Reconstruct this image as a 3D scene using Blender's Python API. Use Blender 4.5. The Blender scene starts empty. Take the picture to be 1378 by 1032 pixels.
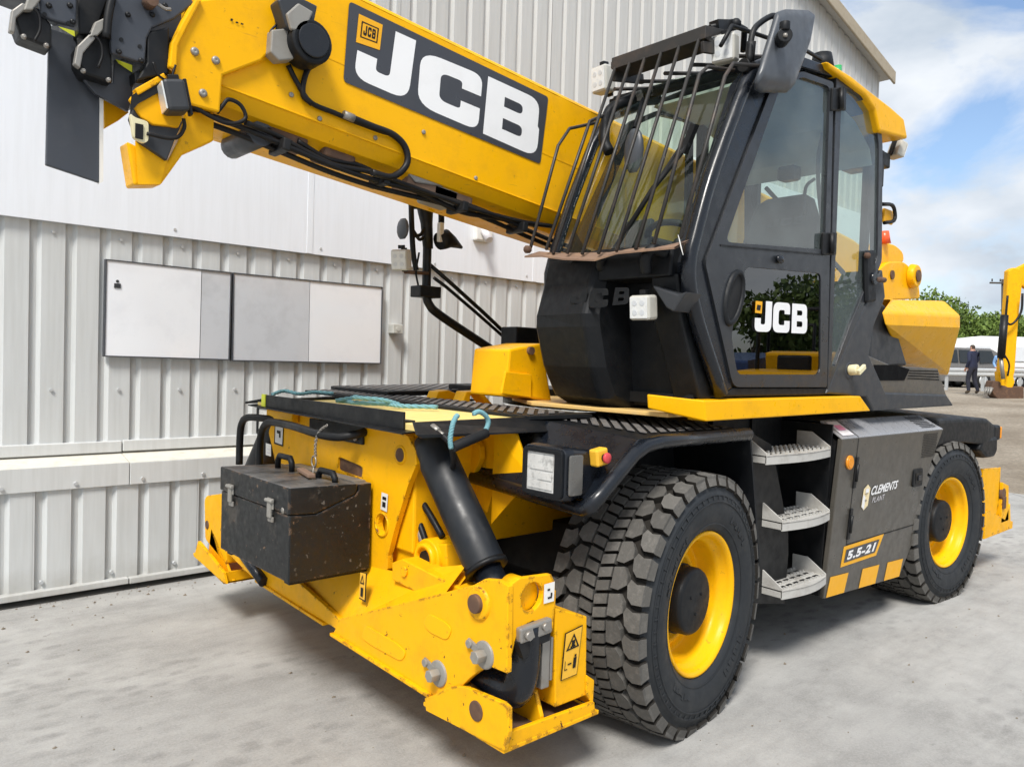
import bpy, bmesh, math, random
from mathutils import Vector, Matrix, Euler

R = math.radians
scene = bpy.context.scene
col = scene.collection

# ---------------------------------------------------------------- camera, world, sun, exposure
# Units are metres. The machine stands along +X (rear), +Y runs across it towards the shed wall.
cam_data = bpy.data.cameras.new('camera')
cam = bpy.data.objects.new('camera', cam_data)
col.objects.link(cam)
cam.matrix_world = Matrix(((0.74310, -0.00321, -0.66917, 0), (-0.66846, 0.04272, -0.74252, 0), (0.03097, 0.99908, 0.02959, 1.6), (0, 0, 0, 1)))
cam_data.sensor_width = 36.0
cam_data.sensor_fit = 'HORIZONTAL'
cam_data.lens = 36.0 * 1041.0 / 1378.0
cam_data.clip_start = 0.05
cam_data.clip_end = 1500
scene.camera = cam

SUN_AZ = R(215)      # direction the light comes from, measured from +X counter-clockwise
SUN_EL = R(52)
world = bpy.data.worlds.new('World')
scene.world = world
world.use_nodes = True
wn, wl = world.node_tree.nodes, world.node_tree.links
wn.clear()
w_out = wn.new('ShaderNodeOutputWorld')
w_bg = wn.new('ShaderNodeBackground')
w_bg.inputs['Strength'].default_value = 0.105
sky = wn.new('ShaderNodeTexSky')
sky.sky_type = 'NISHITA'
sky.sun_disc = False
sky.sun_elevation = SUN_EL
sky.sun_rotation = math.pi / 2 - SUN_AZ
sky.air_density = 1.0
sky.dust_density = 1.4
sky.ozone_density = 2.0
w_tc = wn.new('ShaderNodeTexCoord')
w_map = wn.new('ShaderNodeMapping')
w_map.inputs['Scale'].default_value = (1.0, 1.0, 2.2)
w_map.inputs['Location'].default_value = (5.15, 1.1, 0.85)
w_n = wn.new('ShaderNodeTexNoise')
w_n.inputs['Scale'].default_value = 2.6
w_n.inputs['Detail'].default_value = 8.0
w_n.inputs['Roughness'].default_value = 0.56
w_n.inputs['Distortion'].default_value = 0.35
w_r = wn.new('ShaderNodeValToRGB')
w_r.color_ramp.elements[0].position = 0.375
w_r.color_ramp.elements[0].color = (0, 0, 0, 1)
w_r.color_ramp.elements[1].position = 0.50
w_r.color_ramp.elements[1].color = (1, 1, 1, 1)
w_n2 = wn.new('ShaderNodeTexNoise')
w_n2.inputs['Scale'].default_value = 4.5
w_n2.inputs['Detail'].default_value = 7.0
w_r2 = wn.new('ShaderNodeValToRGB')
w_r2.color_ramp.elements[0].position = 0.30
w_r2.color_ramp.elements[0].color = (2.75, 3.2, 3.75, 1)
w_r2.color_ramp.elements[1].position = 0.68
w_r2.color_ramp.elements[1].color = (5.4, 5.55, 5.75, 1)
w_mix = wn.new('ShaderNodeMixRGB')
wl.new(w_tc.outputs['Generated'], w_map.inputs['Vector'])
wl.new(w_map.outputs['Vector'], w_n.inputs['Vector'])
wl.new(w_map.outputs['Vector'], w_n2.inputs['Vector'])
wl.new(w_n.outputs['Fac'], w_r.inputs['Fac'])
wl.new(w_n2.outputs['Fac'], w_r2.inputs['Fac'])
wl.new(w_r.outputs['Color'], w_mix.inputs['Fac'])
wl.new(sky.outputs['Color'], w_mix.inputs['Color1'])
wl.new(w_r2.outputs['Color'], w_mix.inputs['Color2'])
wl.new(w_mix.outputs['Color'], w_bg.inputs['Color'])
wl.new(w_bg.outputs['Background'], w_out.inputs['Surface'])

sun_data = bpy.data.lights.new('sun', 'SUN')
sun_data.energy = 2.4
sun_data.angle = R(16)
sun_data.color = (1.0, 0.96, 0.9)
sun = bpy.data.objects.new('sun', sun_data)
col.objects.link(sun)
sun_dir = Vector((math.cos(SUN_AZ) * math.cos(SUN_EL), math.sin(SUN_AZ) * math.cos(SUN_EL), math.sin(SUN_EL)))
sun.rotation_euler = sun_dir.to_track_quat('Z', 'Y').to_euler()
sun.location = (0, 0, 30)

vs = scene.view_settings
vs.view_transform = 'Standard'
vs.look = 'None'
vs.exposure = 0.90
vs.gamma = 1.0
vs.use_curve_mapping = False
try:
    scene.cycles.max_bounces = 6
    scene.cycles.use_adaptive_sampling = True
    scene.cycles.adaptive_threshold = 0.02
    scene.cycles.transparent_max_bounces = 16
except Exception:
    pass

# ---------------------------------------------------------------- materials
MATS = {}


def node_mat(name):
    m = bpy.data.materials.new(name)
    m.use_nodes = True
    nt = m.node_tree
    b = nt.nodes['Principled BSDF']
    MATS[name] = m
    return m, nt, nt.nodes, nt.links, b


def noise(nt, scale, detail=4, rough=0.6, vec=None, dist=0.0):
    n = nt.nodes.new('ShaderNodeTexNoise')
    n.inputs['Scale'].default_value = scale
    n.inputs['Detail'].default_value = detail
    n.inputs['Roughness'].default_value = rough
    n.inputs['Distortion'].default_value = dist
    if vec is not None:
        nt.links.new(vec, n.inputs['Vector'])
    return n.outputs['Fac']


def ramp(nt, fac, stops):
    r = nt.nodes.new('ShaderNodeValToRGB')
    e = r.color_ramp.elements
    while len(e) < len(stops):
        e.new(0.5)
    for i, (p, c) in enumerate(stops):
        e[i].position = p
        e[i].color = (c, c, c, 1) if not isinstance(c, tuple) else (*c, 1)
    nt.links.new(fac, r.inputs['Fac'])
    return r.outputs['Color']


def mixc(nt, fac, a, b, mode='MIX'):
    m = nt.nodes.new('ShaderNodeMixRGB')
    m.blend_type = mode
    for sock, v in ((0, fac), (1, a), (2, b)):
        if hasattr(v, 'is_linked') or hasattr(v, 'links'):
            nt.links.new(v, m.inputs[sock])
        elif isinstance(v, (int, float)):
            m.inputs[sock].default_value = v
        else:
            m.inputs[sock].default_value = (*v, 1)
    return m.outputs[0]


def math_n(nt, op, a, b):
    m = nt.nodes.new('ShaderNodeMath')
    m.operation = op
    for i, v in enumerate((a, b)):
        if isinstance(v, (int, float)):
            m.inputs[i].default_value = v
        else:
            nt.links.new(v, m.inputs[i])
    return m.outputs[0]


def bump(nt, b, h, strength=0.2, dist=0.01):
    n = nt.nodes.new('ShaderNodeBump')
    n.inputs['Strength'].default_value = strength
    n.inputs['Distance'].default_value = dist
    nt.links.new(h, n.inputs['Height'])
    nt.links.new(n.outputs['Normal'], b.inputs['Normal'])


def wpos(nt):
    g = nt.nodes.new('ShaderNodeNewGeometry')
    return g.outputs['Position']


def edge_mask(nt, radius=0.012):
    """How strongly the surface bends within `radius`: paint chips where steel edges stand out."""
    bv = nt.nodes.new('ShaderNodeBevel')
    bv.samples = 4
    bv.inputs['Radius'].default_value = radius
    g = nt.nodes.new('ShaderNodeNewGeometry')
    d = nt.nodes.new('ShaderNodeVectorMath')
    d.operation = 'DOT_PRODUCT'
    nt.links.new(bv.outputs['Normal'], d.inputs[0])
    nt.links.new(g.outputs['True Normal'], d.inputs[1])
    return math_n(nt, 'SUBTRACT', 1.0, d.outputs['Value'])


def paint(name, colr, rough=0.4, dirt=(0.10, 0.075, 0.05), dirt_amt=0.3, wear=0.0, wear_col=(0.09, 0.035, 0.015),
          metal=0.0, coat=0.0, scale=3.0, spec=0.5, var=0.06, bmp=0.0, speck=0.0, dust=0.0, scratch=0.0, island=False):
    m, nt, N, L, b = node_mat(name)
    p = wpos(nt)
    c1 = tuple(min(1, v * (1 + var)) for v in colr)
    c0 = tuple(v * (1 - var) for v in colr)
    base = mixc(nt, noise(nt, scale, 2, 0.6, p), c0, c1)
    d = ramp(nt, noise(nt, scale * 2.7, 5, 0.68, p), [(0.5, 0.0), (0.78, 1.0)])
    base = mixc(nt, math_n(nt, 'MULTIPLY', d, dirt_amt), base, dirt)
    if wear > 0:
        e = ramp(nt, edge_mask(nt, 0.022), [(0.015, 0.0), (0.09, 1.0)])
        n2 = ramp(nt, noise(nt, 17, 5, 0.72, p), [(0.585 - 0.06 * wear, 0.0), (0.64 - 0.06 * wear, 1.0)])
        w = math_n(nt, 'MULTIPLY', e, n2)
        s = ramp(nt, noise(nt, 24, 5, 0.62, p), [(0.675, 0.0), (0.69, 1.0)])
        w = math_n(nt, 'MAXIMUM', w, math_n(nt, 'MULTIPLY', s, min(1.0, wear)))
        base = mixc(nt, w, base, wear_col)
    if scratch:
        # fine scratches and faint streaks in the paint
        ms = N.new('ShaderNodeMapping')
        ms.inputs['Rotation'].default_value = (0.4, 0.7, 0.2)
        ms.inputs['Scale'].default_value = (2.0, 2.0, 40.0)
        L.new(p, ms.inputs['Vector'])
        sc_ = ramp(nt, noise(nt, 3.0, 3, 0.6, ms.outputs['Vector']), [(0.66, 0.0), (0.70, 1.0)])
        ar = ramp(nt, noise(nt, 1.6, 3, 0.6, p), [(0.48, 0.0), (0.62, 1.0)])
        base = mixc(nt, math_n(nt, 'MULTIPLY', math_n(nt, 'MULTIPLY', sc_, ar), scratch), base, (0.34, 0.17, 0.03))
        gr = ramp(nt, noise(nt, 30, 3, 0.6, p), [(0.67, 0.0), (0.70, 1.0)])
        base = mixc(nt, math_n(nt, 'MULTIPLY', gr, scratch), base, (0.16, 0.085, 0.03))
    if island:
        gi = N.new('ShaderNodeNewGeometry')
        base = mixc(nt, 1.0, base, ramp(nt, gi.outputs['Random Per Island'], [(0.0, 0.72), (1.0, 1.22)]), 'MULTIPLY')
    if dust:
        # dust and rust film lying on upward faces
        gn = N.new('ShaderNodeNewGeometry')
        sx = N.new('ShaderNodeSeparateXYZ')
        L.new(gn.outputs['Normal'], sx.inputs[0])
        upm = ramp(nt, sx.outputs['Z'], [(0.6, 0.0), (0.9, 1.0)])
        dn = ramp(nt, noise(nt, 7, 5, 0.65, p), [(0.32, 0.15), (0.62, 1.0)])
        film = mixc(nt, ramp(nt, noise(nt, 4, 4, 0.6, p), [(0.52, 0.0), (0.66, 1.0)]), (0.15, 0.145, 0.14), (0.20, 0.12, 0.07))
        base = mixc(nt, math_n(nt, 'MULTIPLY', math_n(nt, 'MULTIPLY', upm, dn), dust), base, film)
        ru = ramp(nt, noise(nt, 3.1, 6, 0.7, p), [(0.60, 0.0), (0.66, 1.0)])
        base = mixc(nt, math_n(nt, 'MULTIPLY', ru, 0.4), base, (0.09, 0.075, 0.06))
    if speck:
        sp = ramp(nt, noise(nt, 42, 2, 0.5, p), [(0.66, 0.0), (0.70, 1.0)])
        area = ramp(nt, noise(nt, 5, 3, 0.6, p), [(0.40, 0.0), (0.60, 1.0)])
        base = mixc(nt, math_n(nt, 'MULTIPLY', math_n(nt, 'MULTIPLY', sp, area), speck), base, (0.17, 0.16, 0.145))
    L.new(base, b.inputs['Base Color'])
    rr = ramp(nt, noise(nt, scale * 5, 3, 0.6, p), [(0.3, max(0.05, rough - 0.1)), (0.75, min(1, rough + 0.16))])
    L.new(rr, b.inputs['Roughness'])
    b.inputs['Metallic'].default_value = metal
    b.inputs['Specular IOR Level'].default_value = spec
    b.inputs['Coat Weight'].default_value = coat
    b.inputs['Coat Roughness'].default_value = 0.12
    if bmp:
        bump(nt, b, noise(nt, 120, 2, 0.6, p), bmp, 0.004)
    return m


YEL = (0.86, 0.435, 0.003)
paint('yellow', YEL, 0.34, dirt=(0.50, 0.24, 0.02), dirt_amt=0.35, coat=0.0, spec=0.16, scratch=0.4)
paint('yellow_worn', (0.85, 0.42, 0.003), 0.45, dirt=(0.36, 0.17, 0.02), dirt_amt=0.32, wear=1.0, spec=0.18)
paint('yellow_dusty', (0.72, 0.47, 0.16), 0.6, dirt=(0.5, 0.4, 0.24), dirt_amt=0.6)
paint('yellow_pale', (0.80, 0.62, 0.20), 0.6, dirt=(0.7, 0.56, 0.3), dirt_amt=0.6)
paint('black_plastic', (0.0058, 0.0070, 0.0088), 0.52, dirt=(0.022, 0.023, 0.024), dirt_amt=0.4, bmp=0.06, spec=0.28, scale=5)
paint('black_gloss', (0.006, 0.008, 0.012), 0.28, dirt=(0.03, 0.03, 0.03), dirt_amt=0.2, coat=0.1, spec=0.4)
paint('black_steel', (0.0055, 0.0062, 0.0072), 0.45, dirt=(0.04, 0.036, 0.032), dirt_amt=0.4, spec=0.32)
paint('black_worn', (0.0065, 0.0075, 0.0085), 0.42, dirt=(0.022, 0.020, 0.018), dirt_amt=0.4, wear=0.85, wear_col=(0.17, 0.105, 0.065), spec=0.4, scale=6, speck=0.6, dust=0.8)
paint('grey_plastic', (0.033, 0.036, 0.041), 0.48, dirt=(0.07, 0.066, 0.06), dirt_amt=0.3, spec=0.4)
paint('mirror_shell', (0.060, 0.068, 0.080), 0.40, dirt=(0.08, 0.08, 0.08), dirt_amt=0.2)
paint('charcoal', (0.040, 0.046, 0.058), 0.45, dirt=(0.10, 0.10, 0.10), dirt_amt=0.25)
paint('cabinet', (0.072, 0.066, 0.056), 0.36, dirt=(0.13, 0.11, 0.085), dirt_amt=0.35)
paint('door_paint', (0.022, 0.0245, 0.029), 0.34, dirt=(0.05, 0.05, 0.05), dirt_amt=0.25, spec=0.45)
paint('cabinet_top_sky_sheen', (0.27, 0.275, 0.29), 0.30, dirt=(0.2, 0.19, 0.18), dirt_amt=0.3, coat=0.3)  # sky's reflection on the charcoal top, put into a paler base colour
paint('tread_metal', (0.13, 0.124, 0.12), 0.6, dirt=(0.25, 0.235, 0.22), dirt_amt=0.5)
paint('steel', (0.30, 0.285, 0.26), 0.45, dirt=(0.16, 0.11, 0.07), dirt_amt=0.5, metal=0.5)
paint('zinc', (0.27, 0.26, 0.235), 0.55, dirt=(0.14, 0.10, 0.07), dirt_amt=0.5, metal=0.2)
paint('ram_black', (0.009, 0.011, 0.014), 0.46, dirt=(0.035, 0.035, 0.035), dirt_amt=0.4, spec=0.45)
paint('recess_shade', (0.003, 0.003, 0.0035), 0.8, dirt_amt=0.0, spec=0.1)  # flat black that carries the shade inside vent openings
paint('step_metal', (0.50, 0.49, 0.46), 0.6, dirt=(0.16, 0.13, 0.10), dirt_amt=0.5, metal=0.2)
paint('rust', (0.10, 0.055, 0.035), 0.8, dirt=(0.26, 0.14, 0.07), dirt_amt=0.7, metal=0.1)
paint('guard_steel', (0.035, 0.033, 0.031), 0.5, dirt=(0.14, 0.09, 0.06), dirt_amt=0.5, metal=0.3)
paint('rusty_plate', (0.20, 0.125, 0.085), 0.75, dirt=(0.34, 0.21, 0.12), dirt_amt=0.8)
paint('rubber', (0.009, 0.0095, 0.0105), 0.6, dirt=(0.03, 0.029, 0.027), dirt_amt=0.5, spec=0.3)
paint('hose', (0.006, 0.006, 0.007), 0.5, dirt=(0.03, 0.027, 0.024), dirt_amt=0.35, spec=0.3)
paint('sidewall', (0.017, 0.020, 0.0235), 0.6, dirt=(0.05, 0.05, 0.048), dirt_amt=0.4, bmp=0.05, spec=0.35)
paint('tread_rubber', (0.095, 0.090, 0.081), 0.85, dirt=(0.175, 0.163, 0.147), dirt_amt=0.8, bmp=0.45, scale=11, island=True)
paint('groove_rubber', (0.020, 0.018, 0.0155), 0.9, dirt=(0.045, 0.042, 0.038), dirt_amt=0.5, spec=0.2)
paint('decal_dark', (0.042, 0.045, 0.054), 0.35, dirt_amt=0.08)
paint('decal_white', (0.80, 0.80, 0.80), 0.4, dirt=(0.5, 0.48, 0.45), dirt_amt=0.15)
paint('decal_yellow', (0.82, 0.40, 0.01), 0.4, dirt=(0.4, 0.2, 0.03), dirt_amt=0.15, spec=0.3)
paint('decal_black', (0.010, 0.010, 0.010), 0.5, dirt_amt=0.05, spec=0.25)
paint('decal_cream', (0.82, 0.68, 0.40), 0.45, dirt_amt=0.2)
paint('sticker_white', (0.75, 0.74, 0.70), 0.5, dirt=(0.4, 0.36, 0.3), dirt_amt=0.4)
paint('sticker_grey', (0.62, 0.60, 0.62), 0.5, dirt_amt=0.2)
paint('sticker_pink', (0.70, 0.25, 0.40), 0.5, dirt_amt=0.2)
paint('warning_yellow', (0.80, 0.44, 0.03), 0.42, dirt_amt=0.2)
paint('red_button', (0.55, 0.05, 0.06), 0.4, dirt_amt=0.3)
paint('amber', (0.75, 0.28, 0.02), 0.25, dirt_amt=0.1)
paint('amber_pale', (0.85, 0.50, 0.10), 0.3, dirt_amt=0.1)
paint('beacon_red', (0.75, 0.10, 0.03), 0.25, dirt_amt=0.1)
paint('beacon_green', (0.03, 0.35, 0.10), 0.25, dirt_amt=0.1)
paint('hi_vis', (0.75, 0.80, 0.05), 0.5, dirt_amt=0.15)
paint('lamp_body', (0.50, 0.49, 0.44), 0.45, dirt=(0.3, 0.28, 0.24), dirt_amt=0.3)
paint('lamp_lens', (0.66, 0.67, 0.66), 0.15, dirt=(0.4, 0.4, 0.38), dirt_amt=0.5, scale=14, coat=0.6)
paint('indicator_smoke', (0.10, 0.10, 0.095), 0.2, dirt_amt=0.3, coat=0.4)
paint('headlamp_glass', (0.55, 0.55, 0.53), 0.08, dirt=(0.10, 0.10, 0.10), dirt_amt=0.9, scale=9, coat=0.8, var=0.3)
paint('cream_cap', (0.72, 0.66, 0.42), 0.5, dirt_amt=0.3)
paint('rope', (0.15, 0.33, 0.37), 0.8, dirt=(0.28, 0.38, 0.38), dirt_amt=0.5, scale=20)
paint('seat_fabric', (0.022, 0.024, 0.027), 0.8, dirt_amt=0.1)
paint('cab_lining', (0.42, 0.44, 0.43), 0.7, dirt_amt=0.1)
paint('grey_pale', (0.52, 0.54, 0.56), 0.5, dirt_amt=0.15)
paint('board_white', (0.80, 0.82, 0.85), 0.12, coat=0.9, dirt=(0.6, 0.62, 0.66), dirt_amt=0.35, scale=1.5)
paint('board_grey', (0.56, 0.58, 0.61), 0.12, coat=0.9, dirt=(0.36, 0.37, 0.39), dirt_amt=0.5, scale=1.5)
paint('board_frame', (0.06, 0.065, 0.075), 0.4, dirt_amt=0.1)
paint('box_beige', (0.50, 0.50, 0.46), 0.5, dirt_amt=0.2)
paint('verge', (0.36, 0.31, 0.23), 0.7, dirt=(0.2, 0.16, 0.1), dirt_amt=0.5)
paint('galvanised', (0.55, 0.57, 0.58), 0.4, dirt=(0.35, 0.33, 0.3), dirt_amt=0.3, metal=0.4)
paint('navy_cloth', (0.016, 0.022, 0.055), 0.85, dirt_amt=0.1)
paint('navy_trousers', (0.022, 0.024, 0.040), 0.85, dirt_amt=0.1)
paint('blue_shirt', (0.20, 0.36, 0.62), 0.85, dirt_amt=0.1)
paint('skin', (0.50, 0.27, 0.19), 0.55, dirt_amt=0.05)
paint('hair', (0.05, 0.035, 0.025), 0.8, dirt_amt=0.05)
paint('boot', (0.10, 0.075, 0.05), 0.8, dirt_amt=0.3)
paint('car_silver', (0.42, 0.45, 0.49), 0.25, coat=0.5, dirt_amt=0.1)
paint('car_grey', (0.13, 0.125, 0.12), 0.25, coat=0.5, dirt_amt=0.1)
paint('caravan_white', (0.80, 0.80, 0.78), 0.35, dirt=(0.6, 0.58, 0.52), dirt_amt=0.3)
paint('car_glass', (0.015, 0.020, 0.024), 0.08, dirt_amt=0.1)
paint('dark_blue', (0.025, 0.060, 0.19), 0.3, dirt_amt=0.2, coat=0.3)
paint('timber', (0.06, 0.05, 0.042), 0.9, dirt_amt=0.3)
paint('bark', (0.08, 0.06, 0.045), 0.9, dirt_amt=0.3)


def cladding_mat(name, colr, streaks=0.26):
    m, nt, N, L, b = node_mat(name)
    p = wpos(nt)
    mp = N.new('ShaderNodeMapping')
    mp.inputs['Scale'].default_value = (9.0, 9.0, 0.55)
    L.new(p, mp.inputs['Vector'])
    streak = ramp(nt, noise(nt, 3.2, 6, 0.6, mp.outputs['Vector']), [(0.38, 0.0), (0.75, 1.0)])
    base = mixc(nt, noise(nt, 0.8, 3, 0.5, p), tuple(v * 0.95 for v in colr), tuple(v * 1.04 for v in colr))
    base = mixc(nt, math_n(nt, 'MULTIPLY', streak, streaks), base, (0.30, 0.30, 0.27))
    # splashed dirt close to the ground
    sep = N.new('ShaderNodeSeparateXYZ')
    L.new(p, sep.inputs[0])
    low = ramp(nt, math_n(nt, 'ADD', sep.outputs['Z'], math_n(nt, 'MULTIPLY', noise(nt, 6, 5, 0.6, p), 0.25)),
               [(0.10, 0.55), (0.36, 0.0)])
    base = mixc(nt, low, base, (0.24, 0.22, 0.18))
    L.new(base, b.inputs['Base Color'])
    b.inputs['Roughness'].default_value = 0.42
    return m


cladding_mat('cladding', (0.565, 0.585, 0.585))
cladding_mat('cladding_upper', (0.50, 0.505, 0.495))
cladding_mat('flashing', (0.60, 0.615, 0.61))
cladding_mat('band_white', (0.77, 0.80, 0.845), 0.10)
paint('ledge_top', (0.62, 0.60, 0.53), 0.7, dirt=(0.36, 0.28, 0.16), dirt_amt=0.45, scale=5)


def concrete():
    m, nt, N, L, b = node_mat('concrete')
    p = wpos(nt)

    def mapped(rot, sc):
        mp = N.new('ShaderNodeMapping')
        mp.inputs['Rotation'].default_value = (0, 0, R(rot))
        mp.inputs['Scale'].default_value = sc
        L.new(p, mp.inputs['Vector'])
        return mp.outputs['Vector']
    base = mixc(nt, ramp(nt, noise(nt, 0.6, 6, 0.65, p), [(0.34, 0.0), (0.66, 1.0)]), (0.215, 0.211, 0.200), (0.385, 0.380, 0.364))
    # mottled cement film
    mo = ramp(nt, noise(nt, 3.2, 7, 0.72, p), [(0.36, 0.0), (0.64, 1.0)])
    base = mixc(nt, math_n(nt, 'MULTIPLY', mo, 0.60), base, (0.44, 0.435, 0.415))
    # dragged scuffs along the traffic direction
    st = ramp(nt, noise(nt, 2.6, 6, 0.7, mapped(28, (0.7, 3.4, 1.0))), [(0.46, 0.0), (0.68, 1.0)])
    base = mixc(nt, math_n(nt, 'MULTIPLY', st, 0.34), base, (0.17, 0.167, 0.16))
    # smeared tyre prints: broken scale-like marks inside broad wandering tracks
    vs_ = N.new('ShaderNodeTexVoronoi')
    vs_.feature = 'SMOOTH_F1'
    vs_.inputs['Scale'].default_value = 6.5
    vs_.inputs['Smoothness'].default_value = 0.35
    L.new(mixc(nt, 0.10, mapped(-22, (1.0, 1.9, 1.0)), noise_col(nt, 4.0, p), 'ADD'), vs_.inputs['Vector'])
    cell = ramp(nt, vs_.outputs['Distance'], [(0.20, 1.0), (0.46, 0.0)])
    track = ramp(nt, noise(nt, 0.9, 3, 0.55, mapped(-22, (0.35, 1.0, 1.0))), [(0.46, 0.0), (0.57, 1.0)])
    worn = ramp(nt, noise(nt, 5, 5, 0.7, p), [(0.34, 0.0), (0.54, 1.0)])
    tp = math_n(nt, 'MULTIPLY', math_n(nt, 'MULTIPLY', cell, track), worn)
    base = mixc(nt, math_n(nt, 'MULTIPLY', tp, 0.70), base, (0.165, 0.162, 0.156))
    # broad darker sweeps
    sw = ramp(nt, noise(nt, 0.55, 4, 0.6, mapped(35, (0.5, 1.5, 1.0))), [(0.50, 0.0), (0.66, 1.0)])
    base = mixc(nt, math_n(nt, 'MULTIPLY', sw, 0.42), base, (0.19, 0.187, 0.18))
    # oil and damp stains
    stain = ramp(nt, noise(nt, 1.15, 5, 0.6, mapped(10, (1.0, 1.3, 1.0))), [(0.60, 0.0), (0.70, 1.0)])
    base = mixc(nt, math_n(nt, 'MULTIPLY', stain, 0.40), base, (0.13, 0.127, 0.12))
    drops = ramp(nt, noise(nt, 11.0, 3, 0.55, p), [(0.70, 0.0), (0.74, 1.0)])
    base = mixc(nt, math_n(nt, 'MULTIPLY', drops, 0.45), base, (0.11, 0.105, 0.10))
    # hairline cracks
    vo = N.new('ShaderNodeTexVoronoi')
    vo.feature = 'DISTANCE_TO_EDGE'
    vo.inputs['Scale'].default_value = 0.42
    L.new(mixc(nt, 0.22, p, noise_col(nt, 1.7, p), 'ADD'), vo.inputs['Vector'])
    crack = ramp(nt, vo.outputs['Distance'], [(0.0, 1.0), (0.0045, 0.0)])
    gone = ramp(nt, noise(nt, 0.7, 3, 0.6, p), [(0.48, 0.0), (0.58, 1.0)])
    base = mixc(nt, math_n(nt, 'MULTIPLY', math_n(nt, 'MULTIPLY', crack, gone), 0.10), base, (0.10, 0.097, 0.09))
    # grit
    fine = noise(nt, 85, 5, 0.8, p)
    base = mixc(nt, math_n(nt, 'MULTIPLY', ramp(nt, fine, [(0.40, 0.0), (0.66, 1.0)]), 0.30), base, (0.50, 0.49, 0.47))
    base = mixc(nt, math_n(nt, 'MULTIPLY', ramp(nt, noise(nt, 60, 3, 0.6, p), [(0.66, 0.0), (0.72, 1.0)]), 0.5), base, (0.14, 0.135, 0.125))
    L.new(base, b.inputs['Base Color'])
    L.new(ramp(nt, noise(nt, 1.15, 5, 0.6, p), [(0.35, 0.9), (0.7, 0.62)]), b.inputs['Roughness'])
    bump(nt, b, noise(nt, 45, 8, 0.75, p), 0.5, 0.006)
    return m


def noise_col(nt, scale, vec):
    n = nt.nodes.new('ShaderNodeTexNoise')
    n.inputs['Scale'].default_value = scale
    n.inputs['Detail'].default_value = 3
    nt.links.new(vec, n.inputs['Vector'])
    return n.outputs['Color']


concrete()


def gravel_mat():
    m, nt, N, L, b = node_mat('gravel')
    p = wpos(nt)
    base = mixc(nt, ramp(nt, noise(nt, 0.5, 5, 0.6, p), [(0.35, 0.0), (0.65, 1.0)]), (0.23, 0.19, 0.14), (0.39, 0.34, 0.27))
    f = ramp(nt, noise(nt, 14, 6, 0.75, p), [(0.4, 0.0), (0.6, 1.0)])
    base = mixc(nt, math_n(nt, 'MULTIPLY', f, 0.5), base, (0.12, 0.095, 0.07))
    L.new(base, b.inputs['Base Color'])
    b.inputs['Roughness'].default_value = 0.95
    bump(nt, b, noise(nt, 10, 8, 0.75, p), 0.8, 0.05)
    return m


gravel_mat()


def leaf_mat(name, a, c):
    m, nt, N, L, b = node_mat(name)
    oi = N.new('ShaderNodeNewGeometry')
    base = mixc(nt, oi.outputs['Random Per Island'], a, c)
    L.new(base, b.inputs['Base Color'])
    b.inputs['Roughness'].default_value = 0.6
    b.inputs['Specular IOR Level'].default_value = 0.25
    return m


leaf_mat('leaves', (0.07, 0.12, 0.022), (0.17, 0.24, 0.05))
leaf_mat('leaves_dark', (0.05, 0.09, 0.02), (0.12, 0.17, 0.04))


def glass_mat(name, tint, ior=1.45, rough=0.0, dust=0.0):
    m = bpy.data.materials.new(name)
    m.use_nodes = True
    nt = m.node_tree
    nt.nodes.clear()
    out = nt.nodes.new('ShaderNodeOutputMaterial')
    tr = nt.nodes.new('ShaderNodeBsdfTransparent')
    tr.inputs['Color'].default_value = (*tint, 1)
    gl = nt.nodes.new('ShaderNodeBsdfGlossy')
    gl.inputs['Roughness'].default_value = rough
    gl.inputs['Color'].default_value = (1, 1, 1, 1)
    # Schlick reflectance, the same from both sides of the pane
    ge = nt.nodes.new('ShaderNodeNewGeometry')
    dt = nt.nodes.new('ShaderNodeVectorMath')
    dt.operation = 'DOT_PRODUCT'
    nt.links.new(ge.outputs['Incoming'], dt.inputs[0])
    nt.links.new(ge.outputs['Normal'], dt.inputs[1])
    ab = nt.nodes.new('ShaderNodeMath')
    ab.operation = 'ABSOLUTE'
    nt.links.new(dt.outputs['Value'], ab.inputs[0])
    pw = math_n(nt, 'POWER', math_n(nt, 'SUBTRACT', 1.0, ab.outputs[0]), 5.0)
    f0 = ((ior - 1) / (ior + 1)) ** 2
    fac = math_n(nt, 'ADD', math_n(nt, 'MULTIPLY', pw, 1.0 - f0), f0)
    mx = nt.nodes.new('ShaderNodeMixShader')
    nt.links.new(fac, mx.inputs[0])
    nt.links.new(tr.outputs[0], mx.inputs[1])
    nt.links.new(gl.outputs[0], mx.inputs[2])
    last = mx.outputs[0]
    if dust:
        df = nt.nodes.new('ShaderNodeBsdfDiffuse')
        df.inputs['Color'].default_value = (0.50, 0.58, 0.58, 1)
        g = nt.nodes.new('ShaderNodeNewGeometry')
        d = ramp(nt, noise(nt, 3.0, 6, 0.6, g.outputs['Position']), [(0.35, dust * 0.35), (0.75, dust)])
        m2 = nt.nodes.new('ShaderNodeMixShader')
        nt.links.new(d, m2.inputs[0])
        nt.links.new(last, m2.inputs[1])
        nt.links.new(df.outputs[0], m2.inputs[2])
        last = m2.outputs[0]
    nt.links.new(last, out.inputs['Surface'])
    MATS[name] = m


glass_mat('glass', (0.80, 0.90, 0.82), 1.55, 0.0, 0.03)
glass_mat('glass_side', (0.64, 0.75, 0.74), 1.78, 0.0, 0.16)
glass_mat('glass_dark', (0.10, 0.12, 0.13), 2.1, 0.0, 0.0)

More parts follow.
